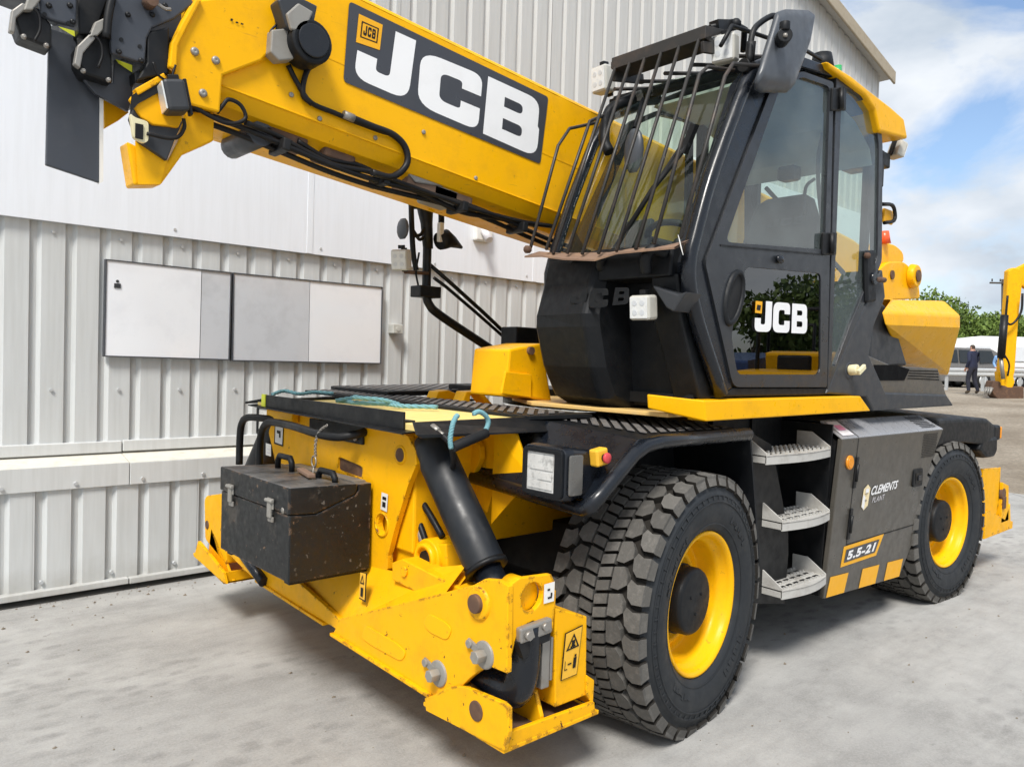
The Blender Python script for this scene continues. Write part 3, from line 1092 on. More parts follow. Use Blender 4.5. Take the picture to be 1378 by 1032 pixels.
def tread_mesh():
    g = G()
    rb, rt = 0.524, 0.562

    def P(y, a, r):
        return Vector((r * math.sin(a), y, r * math.cos(a)))

    def lug(poly, top=rt, crown=True, low=rb):
        """poly in (y, angle); the top face is slightly smaller than the foot."""
        cy = sum(p[0] for p in poly) / len(poly)
        ca = sum(p[1] for p in poly) / len(poly)
        base, mid, cap = [], [], []
        for y, a in poly:
            rr = top - (0.45 * (abs(y) - 0.10) ** 2 if abs(y) > 0.10 else 0)
            base.append(P(y, a, low))
            k = 0.972
            cap.append(P(cy + (y - cy) * k, ca + (a - ca) * k, rr))
            mid.append(P(cy + (y - cy) * 0.992, ca + (a - ca) * 0.992, rr - 0.004))
        g.loft([base, mid, cap], True, True, False)
    N = 34
    d = 2 * math.pi / N
    for i in range(N):
        a = i * d
        for s in (-1, 1):
            b = a + (0.5 * d if s > 0 else 0)
            # shoulder lug, hooked towards the middle
            poly = [(s * 0.150, b - 0.20 * d), (s * 0.172, b - 0.42 * d), (s * 0.213, b - 0.40 * d), (s * 0.214, b + 0.38 * d),
                    (s * 0.182, b + 0.34 * d), (s * 0.154, b + 0.48 * d), (s * 0.142, b + 0.24 * d)]
            lug(poly if s > 0 else poly[::-1])
            # its flank running down onto the sidewall
            f0, f1 = b - 0.40 * d, b + 0.38 * d
            ring = [[P(s * 0.212, f0, 0.547), P(s * 0.212, f1, 0.547), P(s * 0.200, f1, 0.53), P(s * 0.200, f0, 0.53)],
                    [P(s * 0.2225, f0 + 0.03 * d, 0.512), P(s * 0.2225, f1 - 0.03 * d, 0.512), P(s * 0.205, f1, 0.50), P(s * 0.205, f0, 0.50)]]
            g.loft(ring, True, True, False)
            # pentagon lug of the middle rows
            c = b + 0.44 * d
            poly = [(s * 0.070, c - 0.44 * d), (s * 0.106, c - 0.46 * d), (s * 0.140, c - 0.22 * d), (s * 0.134, c + 0.16 * d), (s * 0.112, c + 0.44 * d), (s * 0.070, c + 0.36 * d)]
            lug(poly if s > 0 else poly[::-1])
            # small blocks either side of the centre line
            for h in (0.0, 0.5):
                e = b + h * d + (0.12 * d if s > 0 else 0)
                poly = [(s * 0.004, e - 0.23 * d), (s * 0.062, e - 0.10 * d), (s * 0.062, e + 0.28 * d), (s * 0.004, e + 0.16 * d)]
                lug(poly if s > 0 else poly[::-1], rt - 0.002)
    return g


def rim_mesh():
    g = G()
    prof = [(-0.165, 0.304), (-0.188, 0.312), (-0.196, 0.309), (-0.196, 0.301), (-0.188, 0.291), (-0.176, 0.285), (-0.150, 0.281), (-0.145, 0.268), (-0.120, 0.262),
            (-0.045, 0.257), (-0.040, 0.250), (-0.038, 0.222), (-0.050, 0.212), (-0.054, 0.198), (-0.046, 0.186), (-0.020, 0.178), (-0.020, 0.10), (0.0, 0.10), (0.01, 0.235),
            (0.05, 0.28), (0.165, 0.304)]
    g.lathe(prof, (0, 0, 0), (0, 1, 0), 64)
    return g


MESH = {}
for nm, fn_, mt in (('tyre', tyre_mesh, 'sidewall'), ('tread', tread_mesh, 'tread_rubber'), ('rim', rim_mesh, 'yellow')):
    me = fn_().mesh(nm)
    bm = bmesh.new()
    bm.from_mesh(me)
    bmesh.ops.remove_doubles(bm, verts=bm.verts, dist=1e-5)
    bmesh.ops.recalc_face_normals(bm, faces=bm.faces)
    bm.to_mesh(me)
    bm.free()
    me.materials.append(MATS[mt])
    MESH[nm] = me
for me in MESH.values():
    for v in me.vertices:
        v.co *= 1.035
        if v.co.z < -TR + 0.001:
            v.co.z = -TR + 0.001
    me.update()
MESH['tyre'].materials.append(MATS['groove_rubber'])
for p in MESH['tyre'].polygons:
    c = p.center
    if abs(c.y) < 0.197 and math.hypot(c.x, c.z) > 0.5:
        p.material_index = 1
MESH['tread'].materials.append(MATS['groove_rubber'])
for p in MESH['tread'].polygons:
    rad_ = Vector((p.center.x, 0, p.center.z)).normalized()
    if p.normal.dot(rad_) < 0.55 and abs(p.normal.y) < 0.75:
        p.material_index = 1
hub = G().lathe([(-0.02, 0.152), (-0.150, 0.150), (-0.163, 0.142), (-0.167, 0.130), (-0.169, 0.0005)], (0, 0, 0), (0, 1, 0), 40)
for k in range(3):
    a = k * 2.1 + 0.5
    hub.cyl((0.055 * math.cos(a), -0.168, 0.055 * math.sin(a)), (0.055 * math.cos(a), -0.173, 0.055 * math.sin(a)), 0.007, 8)
hub.lathe([(-0.075, 0.158), (-0.090, 0.158), (-0.090, 0.15), (-0.075, 0.15)], (0, 0, 0), (0, 1, 0), 40, True)
MESH['hub_cap'] = hub.mesh('hub_cap')
MESH['hub_cap'].materials.append(MATS['black_plastic'])
nuts = G()
for k in range(10):
    a = k * math.pi / 5
    nuts.cyl((0.185 * math.cos(a), -0.010, 0.185 * math.sin(a)), (0.185 * math.cos(a), -0.040, 0.185 * math.sin(a)), 0.013, 6)
MESH['wheel_nuts'] = nuts.mesh('wheel_nuts')
MESH['wheel_nuts'].materials.append(MATS['yellow'])
valve = G().tube(bez([(0.05, -0.02, 0.235), (0.04, -0.06, 0.225), (0.03, -0.075, 0.20)], 4), 0.006, 8)
MESH['valve'] = valve.mesh('valve')
MESH['valve'].materials.append(MATS['rubber'])


def wheel(x, y, steer, flip, spin, label):
    w = empty('wheel', (x, y, TR), mach, steer + (math.pi if flip else 0))
    w['label'] = label
    w.rotation_euler.y = spin
    w.rotation_mode = 'YXZ'
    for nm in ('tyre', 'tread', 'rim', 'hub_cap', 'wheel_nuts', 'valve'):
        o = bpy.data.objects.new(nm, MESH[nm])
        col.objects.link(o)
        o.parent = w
    return w


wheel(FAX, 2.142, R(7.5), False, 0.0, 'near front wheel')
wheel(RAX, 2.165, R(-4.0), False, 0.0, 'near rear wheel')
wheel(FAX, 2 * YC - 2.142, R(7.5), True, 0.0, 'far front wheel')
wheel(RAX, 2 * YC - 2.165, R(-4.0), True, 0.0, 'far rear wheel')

# ---- chassis
g = G().prism([(1.93, 2.75, 0.745), (7.0, 2.75, 0.745), (7.0, 2.75, 1.17), (1.93, 2.75, 1.27)], (0, 1.28, 0))
build(g, 'chassis_frame', 'yellow', mach, 0.01)
for ax, nm in ((FAX, 'front_axle'), (RAX, 'rear_axle')):
    g = G().cyl((ax, 2.30, TR), (ax, 2 * YC - 2.30, TR), 0.12, 20)
    g.lathe([(-0.22, 0.10), (-0.16, 0.24), (0.16, 0.24), (0.22, 0.10)], (ax, YC, TR), (0, 1, 0), 24)
    g.box((ax - 0.12, 2.62, 0.50), (ax + 0.12, 4.16, 0.80))
    for yy in (2.50, 2 * YC - 2.50):
        g.box((ax - 0.10, yy - 0.12, TR - 0.24), (ax + 0.10, yy + 0.12, TR + 0.24))
    build(g, nm, 'black_steel', mach, 0.01)
build(G().box((3.45, 2.62, 0.50), (5.40, 2.74, 1.14)).box((3.40, 2.76, 0.42), (5.45, 4.0, 0.74)), 'belly_tank', 'black_steel', mach, 0.02)

# ---- front fenders and decks: the near one; the far one mirrored
def fender_parts(M, near):
    f = (lambda q: q) if near else mir
    up = (0, 0, 1)
    top = f([(2.47, 1.97, 1.300), (3.30, 1.97, 1.305), (3.30, 2.80, 1.335), (2.60, 2.80, 1.335), (2.50, 2.50, 1.325)])
    fd = build(G().prism(top, (0, 0, -0.012)), 'fender_top', 'black_plastic', M, 0.004)
    zt = 0.0 if near else 0.05
    q = f([(2.56, 2.06, 1.3075), (3.28, 2.06, 1.3075), (3.28, 2.72, 1.336), (2.66, 2.72, 1.336)])
    rg = G()
    ya_, yb_ = (2.05, 2.72) if near else (2 * YC - 2.72, 2 * YC - 2.05)
    diag_bars(rg, 2.62, 3.28, ya_, yb_, lambda x_, y_: 1.306 + 0.0375 * (abs(y_ - YC) * -1 + 1.42), 0.048, 0.030)
    build(rg, 'tread_bars', 'tread_metal', fd)['kind'] = 'stuff'
    # sloping front plate
    pl = f([(2.47, 1.965, 1.300), (2.50, 2.50, 1.325), (2.60, 2.80, 1.33), (2.25, 2.76, 1.075), (2.215, 2.30, 1.055), (2.20, 1.965, 1.08)])
    build(G().prism(pl, (0.012, 0, -0.008)), 'fender_front', 'black_gloss', M, 0.004)
    # tubes along its edges
    t = f([(3.27, 1.955, 1.288), (2.60, 1.955, 1.284), (2.50, 1.955, 1.272), (2.425, 1.955, 1.240), (2.24, 1.955, 1.100), (2.195, 1.965, 1.060), (2.20, 2.0, 1.035), (2.23, 2.30, 1.04), (2.26, 2.80, 1.06)])
    build(G().tube(t, 0.030, 12), 'edge_tube', 'black_gloss', M)
    # inner splash plates
    build(G().prism(f([(2.50, 2.45, 1.30), (3.40, 2.45, 1.30), (3.40, 2.45, 1.06), (2.44, 2.45, 1.06)]), (0, 0.01 if near else -0.01, 0)), 'splash_plate', 'black_plastic', M)
    build(G().prism(f([(3.34, 1.99, 1.30), (3.34, 2.74, 1.30), (3.48, 2.74, 0.62), (3.48, 1.99, 0.62)]), (0.012, 0, 0)), 'splash_plate', 'black_plastic', M)


fender_parts(mach, True)
fender_parts(mach, False)

# far fender's raised tread cover and the step plate across the machine
dk = build(G().prism(rnd([(2.62, 4.86, 1.385), (3.95, 4.90, 1.405), (3.95, 4.05, 1.405), (2.62, 4.05, 1.385)], [0.16, 0, 0, 0], 5), (0, 0, -0.03)), 'tread_plate', 'black_plastic', mach, 0.004)
rg = diag_bars(G(), 2.70, 3.90, 4.07, 4.80, lambda x_, y_: 1.385 + 0.015 * (x_ - 2.62), 0.066, 0.042)
build(rg, 'tread_bars', 'tread_metal', dk)['kind'] = 'stuff'
dk = build(G().prism([(2.42, 2.56, 1.350), (2.78, 2.50, 1.355), (2.78, 4.80, 1.362), (2.46, 4.82, 1.358)], (0, 0, -0.02)), 'step_plate', 'black_plastic', mach, 0.004)
rg = diag_bars(G(), 2.47, 2.755, 2.60, 4.78, lambda x_, y_: 1.352 + 0.0035 * (y_ - 2.6) + 0.012 * (x_ - 2.45), 0.050, 0.030)
build(rg, 'tread_bars', 'tread_metal', dk)['kind'] = 'stuff'

# pale yellow front deck with its black lip and folded wings
build(G().prism([(1.834, 2.60, 1.325), (2.46, 2.60, 1.335), (2.46, 4.15, 1.335), (1.834, 4.15, 1.325)], (0, 0, -0.03)), 'front_deck', 'yellow_pale', mach, 0.003)
build(G().box((1.822, 2.69, 1.298), (1.832, 4.02, 1.372)).box((1.833, 2.70, 1.327), (1.89, 4.01, 1.334)), 'deck_lip', 'black_steel', mach, 0.002)
build(G().box((1.818, 4.02, 1.300), (1.830, 4.065, 1.374)), 'marker_strip', 'hi_vis', mach)
build(G().prism([(1.74, 2.47, 1.30), (1.80, 2.585, 1.338), (2.53, 2.585, 1.345), (2.56, 2.47, 1.285), (1.76, 2.47, 1.285)], (0, 0.012, 0)), 'deck_wing', 'black_steel', mach, 0.002)
build(G().prism([(1.80, 4.24, 1.322), (1.84, 4.12, 1.345), (2.50, 4.16, 1.352), (2.54, 4.34, 1.335)], (0, 0, -0.012)), 'deck_wing', 'black_steel', mach, 0.002)
build(G().prism([(1.77, 2.62, 1.292), (1.80, 4.20, 1.308), (1.86, 4.20, 1.312), (1.86, 2.62, 1.300)], (0, 0, -0.006)), 'deck_wing', 'black_steel', mach)
build(G().box((1.845, 3.75, 1.235), (1.885, 4.06, 1.290)), 'hinge_block', 'yellow', mach, 0.006)
for q in ([(2.743, 3.72, 1.357), (2.764, 3.72, 1.401), (2.841, 3.72, 1.41), (2.899, 3.72, 1.391), (2.935, 3.72, 1.35)], [(2.788, 3.52, 1.346), (2.819, 3.52, 1.411), (2.931, 3.52, 1.415), (3.028, 3.52, 1.33), (2.981, 3.52, 1.33), (2.915, 3.52, 1.393), (2.853, 3.52, 1.393), (2.844, 3.52, 1.341)]):
    build(G().prism(q, (0, 0.10, 0)), 'boom_rest_lug', 'yellow', mach, 0.006)

# ---- front stabiliser: upright plate, legs, feet, cylinders
PX = 1.89
face = [(PX, 4.07, 1.290), (PX, 2.86, 1.285), (PX, 2.755, 1.262), (PX, 2.690, 1.205), (PX, 2.685, 1.150), (PX, 2.745, 1.05), (PX, 2.84, 0.84), (PX, 2.885, 0.72), (PX, 2.885, 0.66), (PX, 2.99, 0.505), (PX, 3.39, 0.47),
        (PX, 3.79, 0.505), (PX, 3.895, 0.66), (PX, 3.895, 0.72), (PX, 3.95, 0.84), (PX, 4.06, 1.05), (PX, 4.12, 1.15), (PX, 4.11, 1.23)]
hole1 = circle3((1.89, 2.926, 0.849), 0.046, 'x', 18)
hole1 = [Vector((p.x, (p.y - hole1[0].y) * 0.75 + hole1[0].y, p.z)) for p in hole1]
slot = rnd([(1.89, 3.343, 1.109), (1.89, 3.115, 1.086), (1.89, 3.119, 1.03), (1.89, 3.347, 1.043)], 0.02, 3)
pin1 = (1.89, 2.806, 1.176)
up_ = build(sheet(face, [hole1, slot], 0.028), 'front_plate', 'yellow_worn', mach, 0.003)
build(G().prism([(PX + 0.012, p[1], p[2]) for p in slot], (0.02, 0, 0)), 'slot_backing', 'rust', up_)
build(G().cyl((PX - 0.006, *pin1[1:]), (PX + 0.4, *pin1[1:]), 0.030, 20), 'pivot_pin', 'rust', up_)
build(G().lathe([(-0.004, 0.032), (-0.004, 0.042), (0.002, 0.042)], (PX, *pin1[1:]), (1, 0, 0), 24), 'pin_collar', 'yellow', up_)
build(G().lathe([(0.0, 0.047), (-0.006, 0.047), (-0.006, 0.056), (0.0, 0.056)], tuple(sum((Vector(p) for p in hole1), Vector()) / len(hole1)), (1, 0, 0), 24), 'hole_collar', 'yellow_worn', up_)
rearface = [(2.24, p[1], p[2]) for p in face]
build(G().prism(rearface, (0.03, 0, 0)), 'rear_plate', 'yellow', mach, 0.003)
build(G().prism([(PX + 0.03, 2.93, 0.66), (2.24, 2.93, 0.66), (2.24, 2.93, 1.28), (PX + 0.03, 2.93, 1.28)], (0, 0.02, 0)), 'web_plate', 'yellow', mach)
build(G().prism([(PX + 0.03, 2 * YC - 2.95, 0.66), (2.24, 2 * YC - 2.95, 0.66), (2.24, 2 * YC - 2.95, 1.28), (PX + 0.03, 2 * YC - 2.95, 1.28)], (0, 0.02, 0)), 'web_plate', 'yellow', mach)
build(G().prism([(2.26, 2.62, 0.86), (2.26, 2.62, 1.28), (2.29, 2.50, 1.28), (2.29, 2.40, 1.10)], (0.02, 0.012, 0.0)), 'gusset', 'yellow', mach, 0.003)
build(G().prism([(2.28, 3.058, 1.206), (2.28, 2.839, 1.279), (2.28, 2.516, 1.307), (2.28, 2.675, 0.902), (2.28, 2.779, 0.954)], (0.02, 0, 0)), 'gusset', 'yellow', mach, 0.003)
# stickers on the plate
def sticker(quad, parent, mat, marks=(), d=(-0.0015, 0, 0)):
    s = build(G().add(off(quad, d), [(0, 1, 2, 3)]), 'sticker', mat, parent, fix=False)
    for (u0, v0, u1, v1, mm) in marks:
        build(G().add(off(quad_at(quad, u0, v0, u1, v1), Vector(d) * 2), [(0, 1, 2, 3)]), 'print', mm, s, fix=False)
    return s


sticker([(1.888, 4.044, 1.1), (1.888, 3.934, 1.095), (1.888, 3.931, 1.212), (1.888, 4.041, 1.215)], up_, 'decal_black')
sticker([(1.886, 4.027, 1.11), (1.886, 3.939, 1.104), (1.886, 3.935, 1.204), (1.886, 4.027, 1.208)], up_, 'sticker_white', ((0.25, 0.55, 0.75, 0.72, 'decal_black'), (0.55, 0.35, 0.75, 0.55, 'decal_black')))
sticker([(1.886, 4.141, 1.027), (1.886, 4.074, 1.026), (1.886, 4.077, 1.092), (1.886, 4.144, 1.094)], up_, 'sticker_white', ((0.25, 0.2, 0.8, 0.3, 'sticker_grey'), (0.25, 0.5, 0.8, 0.6, 'sticker_grey')))
sticker([(1.886, 2.945, 0.917), (1.886, 2.893, 0.912), (1.886, 2.888, 0.992), (1.886, 2.939, 0.994)], up_, 'sticker_white', ((0.2, 0.62, 0.8, 0.8, 'decal_black'), (0.25, 0.2, 0.75, 0.5, 'decal_black')))

# centre trough: a sloping plate between the two legs
tr_ = [(1.775, 3.05, 0.395), (1.775, 2.33, 0.690), (PX, 2.33, 0.80), (PX, 2.84, 0.66), (PX, 3.39, 0.60), (PX, 3.94, 0.62), (PX, 4.20, 0.64), (1.775, 4.20, 0.46), (1.775, 3.73, 0.395)]
tp = build(G().add(tr_ + [(p[0] + 0.02, p[1], p[2] - 0.03) for p in tr_],
                   [(0, 1, 2, 3), (0, 3, 4), (0, 4, 8), (4, 5, 8), (5, 6, 7, 8)] + [tuple(9 + i for i in f) for f in [(3, 2, 1, 0), (4, 3, 0), (8, 4, 0), (8, 5, 4), (8, 7, 6, 5)]]), 'trough_plate', 'yellow_worn', mach)
P0 = Vector((1.805, 2.86, 0.53))
# legs
def leg(near):
    f = (lambda q: q) if near else mir
    sg = 1 if near else -1
    lg = empty('stabiliser_leg', (2.0, 2.2 if near else 2 * YC - 2.2, 0.4), mach)
    # front cheek: wedge that rises outwards
    out = [(1.76, 3.121, 0.331), (1.76, 3.058, 0.417), (1.76, 2.404, 0.678), (1.76, 2.127, 0.79), (1.76, 2.066, 0.826), (1.76, 2.002, 0.838), (1.76, 1.94, 0.83), (1.76, 1.934, 0.531), (1.76, 2.02, 0.527), (1.76, 2.079, 0.494), (1.76, 2.132, 0.45), (1.76, 2.216, 0.367), (1.76, 2.269, 0.335), (1.76, 2.362, 0.308)]
    if not near:
        out = [(1.762, 4.472, 0.657), (1.762, 4.417, 0.458), (1.762, 4.002, 0.384), (1.762, 3.843, 0.373), (1.762, 3.21, 0.361), (1.762, 3.099, 0.357), (1.762, 3.061, 0.409), (1.762, 3.331, 0.457)]
    build(sheet(out, [], 0.024), 'front_cheek', 'yellow_worn', lg, 0.003)
    # pressed recess outlines: shallow raised pads
    if near:
        build(G().prism(rnd([(1.76, 2.423, 0.571), (1.76, 2.391, 0.62), (1.76, 2.282, 0.615), (1.76, 2.24, 0.599), (1.76, 2.265, 0.547), (1.76, 2.383, 0.547)], 0.03, 4), (-0.004, 0, 0)), 'pad', 'yellow', lg, 0.006)
        build(G().prism(rnd([(1.76, 2.871, 0.383), (1.76, 2.844, 0.449), (1.76, 2.598, 0.441), (1.76, 2.528, 0.422), (1.76, 2.563, 0.375), (1.76, 2.793, 0.374)], 0.03, 4), (-0.004, 0, 0)), 'pad', 'yellow', lg, 0.006)
    # bottom flange
    build(G().prism([(1.745, 3.125, 0.322), (1.745, 2.36, 0.300), (1.745, 2.36, 0.314), (1.745, 3.125, 0.336)] if near else [(1.75, 3.20, 0.345), (1.75, 3.95, 0.375), (1.75, 3.95, 0.389), (1.75, 3.20, 0.359)], (0.46, 0, 0)), 'bottom_flange', 'yellow_worn', lg, 0.002)
    # rear cheek and outer end
    build(G().prism(f([(2.19, 3.1, 0.335), (2.19, 2.42, 0.32), (2.19, 2.36, 0.45), (2.19, 2.36, 0.66), (2.19, 3.06, 0.42)]), (0.02, 0, 0)), 'rear_cheek', 'yellow_worn', lg, 0.003)
    body = f([(1.79, 2.96, 0.345), (1.79, 2.42, 0.345), (1.79, 2.12, 0.56), (1.79, 2.12, 0.70), (1.79, 2.42, 0.64)] if near else [(1.80, 2.96, 0.36), (1.80, 2.55, 0.37), (1.80, 2.45, 0.50), (1.80, 2.45, 0.58)])
    build(G().prism(body, (0.39, 0, 0)), 'leg_beam', 'yellow_worn', lg, 0.004)
    # outer end plate with the notch and the ring hole
    yo = 1.945
    if near:
        e = [(1.765, 1.945, 0.827), (1.819, 1.945, 0.847), (1.972, 1.945, 0.837), (1.993, 1.945, 0.804), (1.997, 1.945, 0.725), (1.99, 1.945, 0.623), (1.89, 1.945, 0.684), (1.82, 1.945, 0.672), (1.801, 1.945, 0.616), (1.777, 1.945, 0.52)]
    if near:
        ring = circle3((1.879, 1.945, 0.771), 0.052, 'y', 20)
        ep = build(sheet(e, [ring], 0.022), 'end_plate', 'yellow_worn', lg, 0.003)
        build(G().cyl(Vector((1.879, 1.945, 0.771)) + Vector((0, 0.03, 0)), Vector((1.879, 1.945, 0.771)) + Vector((0, 0.12, 0)), 0.056, 24), 'ring_boss', 'yellow', ep)
        sticker([(1.933, 1.942, 0.737), (1.985, 1.942, 0.738), (1.986, 1.942, 0.809), (1.933, 1.942, 0.807)], ep, 'sticker_white', ((0.35, 0.2, 0.75, 0.30, 'decal_black'), (0.62, 0.3, 0.78, 0.48, 'decal_black'), (0.3, 0.62, 0.55, 0.72, 'decal_black')), (0, -0.002, 0))
    # upright block with the crush warning
    if near:
        bl = [(2.008, 1.955, 0.704), (2.183, 1.955, 0.638), (2.194, 1.955, 0.332), (2.025, 1.955, 0.331)]
        bk = build(G().prism(bl, (0, 0.40, 0)), 'end_block', 'yellow_worn', lg, 0.005)
        dcl = [(2.043, 1.951, 0.427), (2.131, 1.951, 0.43), (2.155, 1.951, 0.614), (2.059, 1.951, 0.601)]
        st = sticker(dcl, bk, 'decal_black', (), (0, -0.001, 0))
        sticker(quad_at(dcl, 0.05, 0.02, 0.95, 0.98), st, 'warning_yellow', (), (0, -0.003, 0))
        tri = [quad_at(dcl, 0.12, 0.60, 0.88, 0.92)]
        t0 = tri[0]
        a, b, c = t0[0], t0[1], (t0[2] + t0[3]) / 2
        m = (a + b + c) / 3
        tg = G()
        oo = [a, b, c]
        ii = [m + (p - m) * 0.70 for p in oo]
        tg.add(off(oo + ii, (0, -0.005, 0)), [(0, 1, 4, 3), (1, 2, 5, 4), (2, 0, 3, 5)])
        q = quad_at(dcl, 0.42, 0.65, 0.60, 0.78)
        tg.add(off(q, (0, -0.005, 0)), [(0, 1, 2, 3)])
        q = quad_at(dcl, 0.36, 0.64, 0.64, 0.67)
        tg.add(off(q, (0, -0.0055, 0)), [(0, 1, 2, 3)])
        for u0, v0, u1, v1 in ((0.62, 0.18, 0.80, 0.40), (0.66, 0.41, 0.77, 0.46), (0.30, 0.29, 0.52, 0.32), (0.12, 0.20, 0.15, 0.40), (0.12, 0.20, 0.3, 0.22)):
            tg.add(off(quad_at(dcl, u0, v0, u1, v1), (0, -0.0055, 0)), [(0, 1, 2, 3)])
        build(tg, 'print', 'decal_black', st, fix=False)
    # round boss on the leg for the cylinder pin
    pin = Vector((1.76, 2.091, 0.735))
    if not near:
        pin = Vector(f([pin])[0])
    if near:
        build(G().lathe([(0.0, 0.062), (-0.010, 0.058), (-0.012, 0.05), (-0.012, 0.0)], pin, (1, 0, 0), 24), 'pin_boss', 'yellow_worn', lg)
        build(G().cyl(pin + Vector((-0.028, 0, 0)), pin + Vector((0.3, 0, 0)), 0.034, 24), 'leg_pin', 'rust', lg, 0.003)
    for (px_, pz_) in ((2.052, 0.560), (2.315, 0.408)) if near else ():
        c = Vector((1.76, px_, pz_)) if near else Vector(f([(1.76, px_, pz_)])[0])
        bs = build(G().lathe([(0.002, 0.050), (-0.006, 0.050), (-0.008, 0.044), (-0.008, 0.0)], c, (1, 0, 0), 24), 'bolt_flange', 'zinc', lg)
        build(G().cyl(c + Vector((-0.008, 0, 0)), c + Vector((-0.050, 0, 0)), 0.024, 6), 'bolt', 'zinc', bs, 0.002)
        build(G().cyl(c + Vector((-0.004, 0.075 * sg, 0.020)), c + Vector((-0.018, 0.075 * sg, 0.020)), 0.016, 8), 'bolt', 'zinc', bs, 0.002)
        build(G().obox(c + Vector((-0.006, 0.055 * sg, 0.015)), [(1, 0, 0), (0, 1, 0.27 * sg), (0, -0.27 * sg, 1)], (0.008, 0.07, 0.026)), 'lock_tab', 'zinc', bs)
    # foot: tray of plates
    if near:
        ft = empty('foot', (2.0, 2.2, 0.26), mach)
        fp = [(1.745, 2.384, 0.293), (1.745, 2.314, 0.332), (1.745, 2.238, 0.386), (1.745, 2.194, 0.404), (1.745, 2.129, 0.42), (1.745, 1.935, 0.434), (1.745, 1.904, 0.425), (1.745, 1.9, 0.345), (1.745, 1.92, 0.273), (1.745, 2.372, 0.248)]
        build(sheet(fp, [], 0.02), 'foot_cheek', 'yellow_worn', ft, 0.003)
        build(G().box((1.752, 1.928, 0.256), (2.240, 2.40, 0.272)), 'foot_plate', 'yellow_worn', ft, 0.003)
        build(G().prism([(1.754, 1.93, 0.264), (2.22, 1.93, 0.27), (2.214, 1.93, 0.31), (1.772, 1.93, 0.323)], (0, 0.018, 0)), 'foot_edge', 'yellow_worn', ft, 0.003)
        build(G().prism([(2.186, 1.948, 0.337), (2.227, 1.948, 0.282), (2.23, 1.948, 0.383), (2.186, 1.948, 0.414)], (0, 0.40, 0)), 'foot_end', 'yellow_worn', ft, 0.003)
        build(G().prism([(1.95, 1.95, 0.275), (1.95, 2.38, 0.275), (1.95, 2.38, 0.44), (1.95, 2.10, 0.44), (1.95, 1.99, 0.40), (1.95, 1.955, 0.32)], (0.018, 0, 0)), 'foot_rib', 'yellow_worn', ft, 0.003)
        build(G().cyl(Vector((1.745, 2.071, 0.357)) + Vector((-0.006, 0, 0)), Vector((1.745, 2.071, 0.357)) + Vector((0.2, 0, 0)), 0.036, 20), 'foot_pin', 'rust', ft, 0.003)
        build(G().box((1.775, 1.952, 0.273), (1.945, 2.36, 0.290)).box((1.972, 1.952, 0.273), (2.19, 2.36, 0.290)), 'mud', 'rust', ft)
        # leg end pipe (black moulded elbow) and its clamp
        e = [(1.865, 2.40, 0.45), (1.865, 2.22, 0.445), (1.862, 2.09, 0.425), (1.868, 2.01, 0.42), (1.880, 1.985, 0.50), (1.880, 1.980, 0.67)]
        build(G().tube(bez(e, 6), 0.062, 16), 'hose_guard', 'black_gloss', lg)
        cl = build(G().obox((1.885, 1.935, 0.655), [(1, 0, 0.06), (0, 1, 0), (-0.06, 0, 1)], (0.155, 0.03, 0.055)), 'clamp', 'steel', lg, 0.008)
        build(G().cyl((1.84, 1.922, 0.65), (1.84, 1.905, 0.65), 0.016, 8).cyl((1.92, 1.922, 0.665), (1.92, 1.905, 0.665), 0.014, 8), 'bolt', 'steel', cl)
        build(G().prism([(1.80, 1.925, 0.63), (1.96, 1.925, 0.645), (1.955, 1.925, 0.605), (1.90, 1.925, 0.60), (1.83, 1.925, 0.565)], (0, 0.03, 0)), 'rubber_flap', 'rubber', cl)
        build(G().box((1.945, 1.95, 0.42), (1.985, 2.0, 0.62)).box((1.99, 1.952, 0.44), (2.003, 2.0, 0.60)), 'slide_bar', 'steel', lg, 0.004)
    else:
        ft = empty('foot', (2.0, 4.62, 0.26), mach)
        fp = [(1.745, 4.803, 0.368), (1.745, 4.839, 0.328), (1.745, 4.332, 0.272), (1.745, 4.368, 0.332), (1.745, 4.562, 0.386), (1.745, 4.769, 0.435)]
        build(G().prism(fp, (0.02, 0, 0)), 'foot_cheek', 'yellow_worn', ft, 0.003)
        build(G().prism([(1.752, 4.37, 0.262), (2.24, 4.37, 0.262), (2.24, 4.86, 0.33), (1.752, 4.86, 0.33)], (0, 0, 0.014)), 'foot_plate', 'yellow_worn', ft, 0.003)
        build(G().prism([(1.752, 4.37, 0.264), (2.24, 4.37, 0.264), (2.24, 4.37, 0.33), (1.752, 4.37, 0.33)], (0, 0.014, 0)), 'foot_edge', 'yellow_worn', ft, 0.002)
        build(G().prism(rnd([(1.8, 4.821, 0.678), (1.8, 4.785, 0.707), (1.8, 4.529, 0.759), (1.8, 4.452, 0.349), (1.8, 4.602, 0.384), (1.8, 4.796, 0.436)], 0.02, 3), (0.38, 0, 0)), 'leg_end', 'yellow_worn', ft, 0.006)
        build(G().cyl((1.795, 4.763, 0.531), Vector((1.795, 4.763, 0.531)) + Vector((0.05, 0, 0)), 0.026, 14), 'leg_pin', 'rust', ft)
        build(G().prism([(1.80, 4.36, 0.275), (1.80, 4.75, 0.33), (1.80, 4.70, 0.52), (1.80, 4.60, 0.46)], (0.016, 0, 0)), 'foot_rib', 'yellow_worn', ft, 0.003)
        build(G().tube([(1.745, 4.146, 0.515), (1.745, 3.986, 0.459), (1.745, 3.825, 0.404)], 0.028, 12), 'hose_guard', 'black_gloss', lg)
    # cylinder
    a, b = Vector((1.955, 2.695, 1.255)), Vector((1.955, 2.24, 0.735))
    if not near:
        a, b = Vector(f([a])[0]), Vector(f([b])[0])
    d = (b - a).normalized()
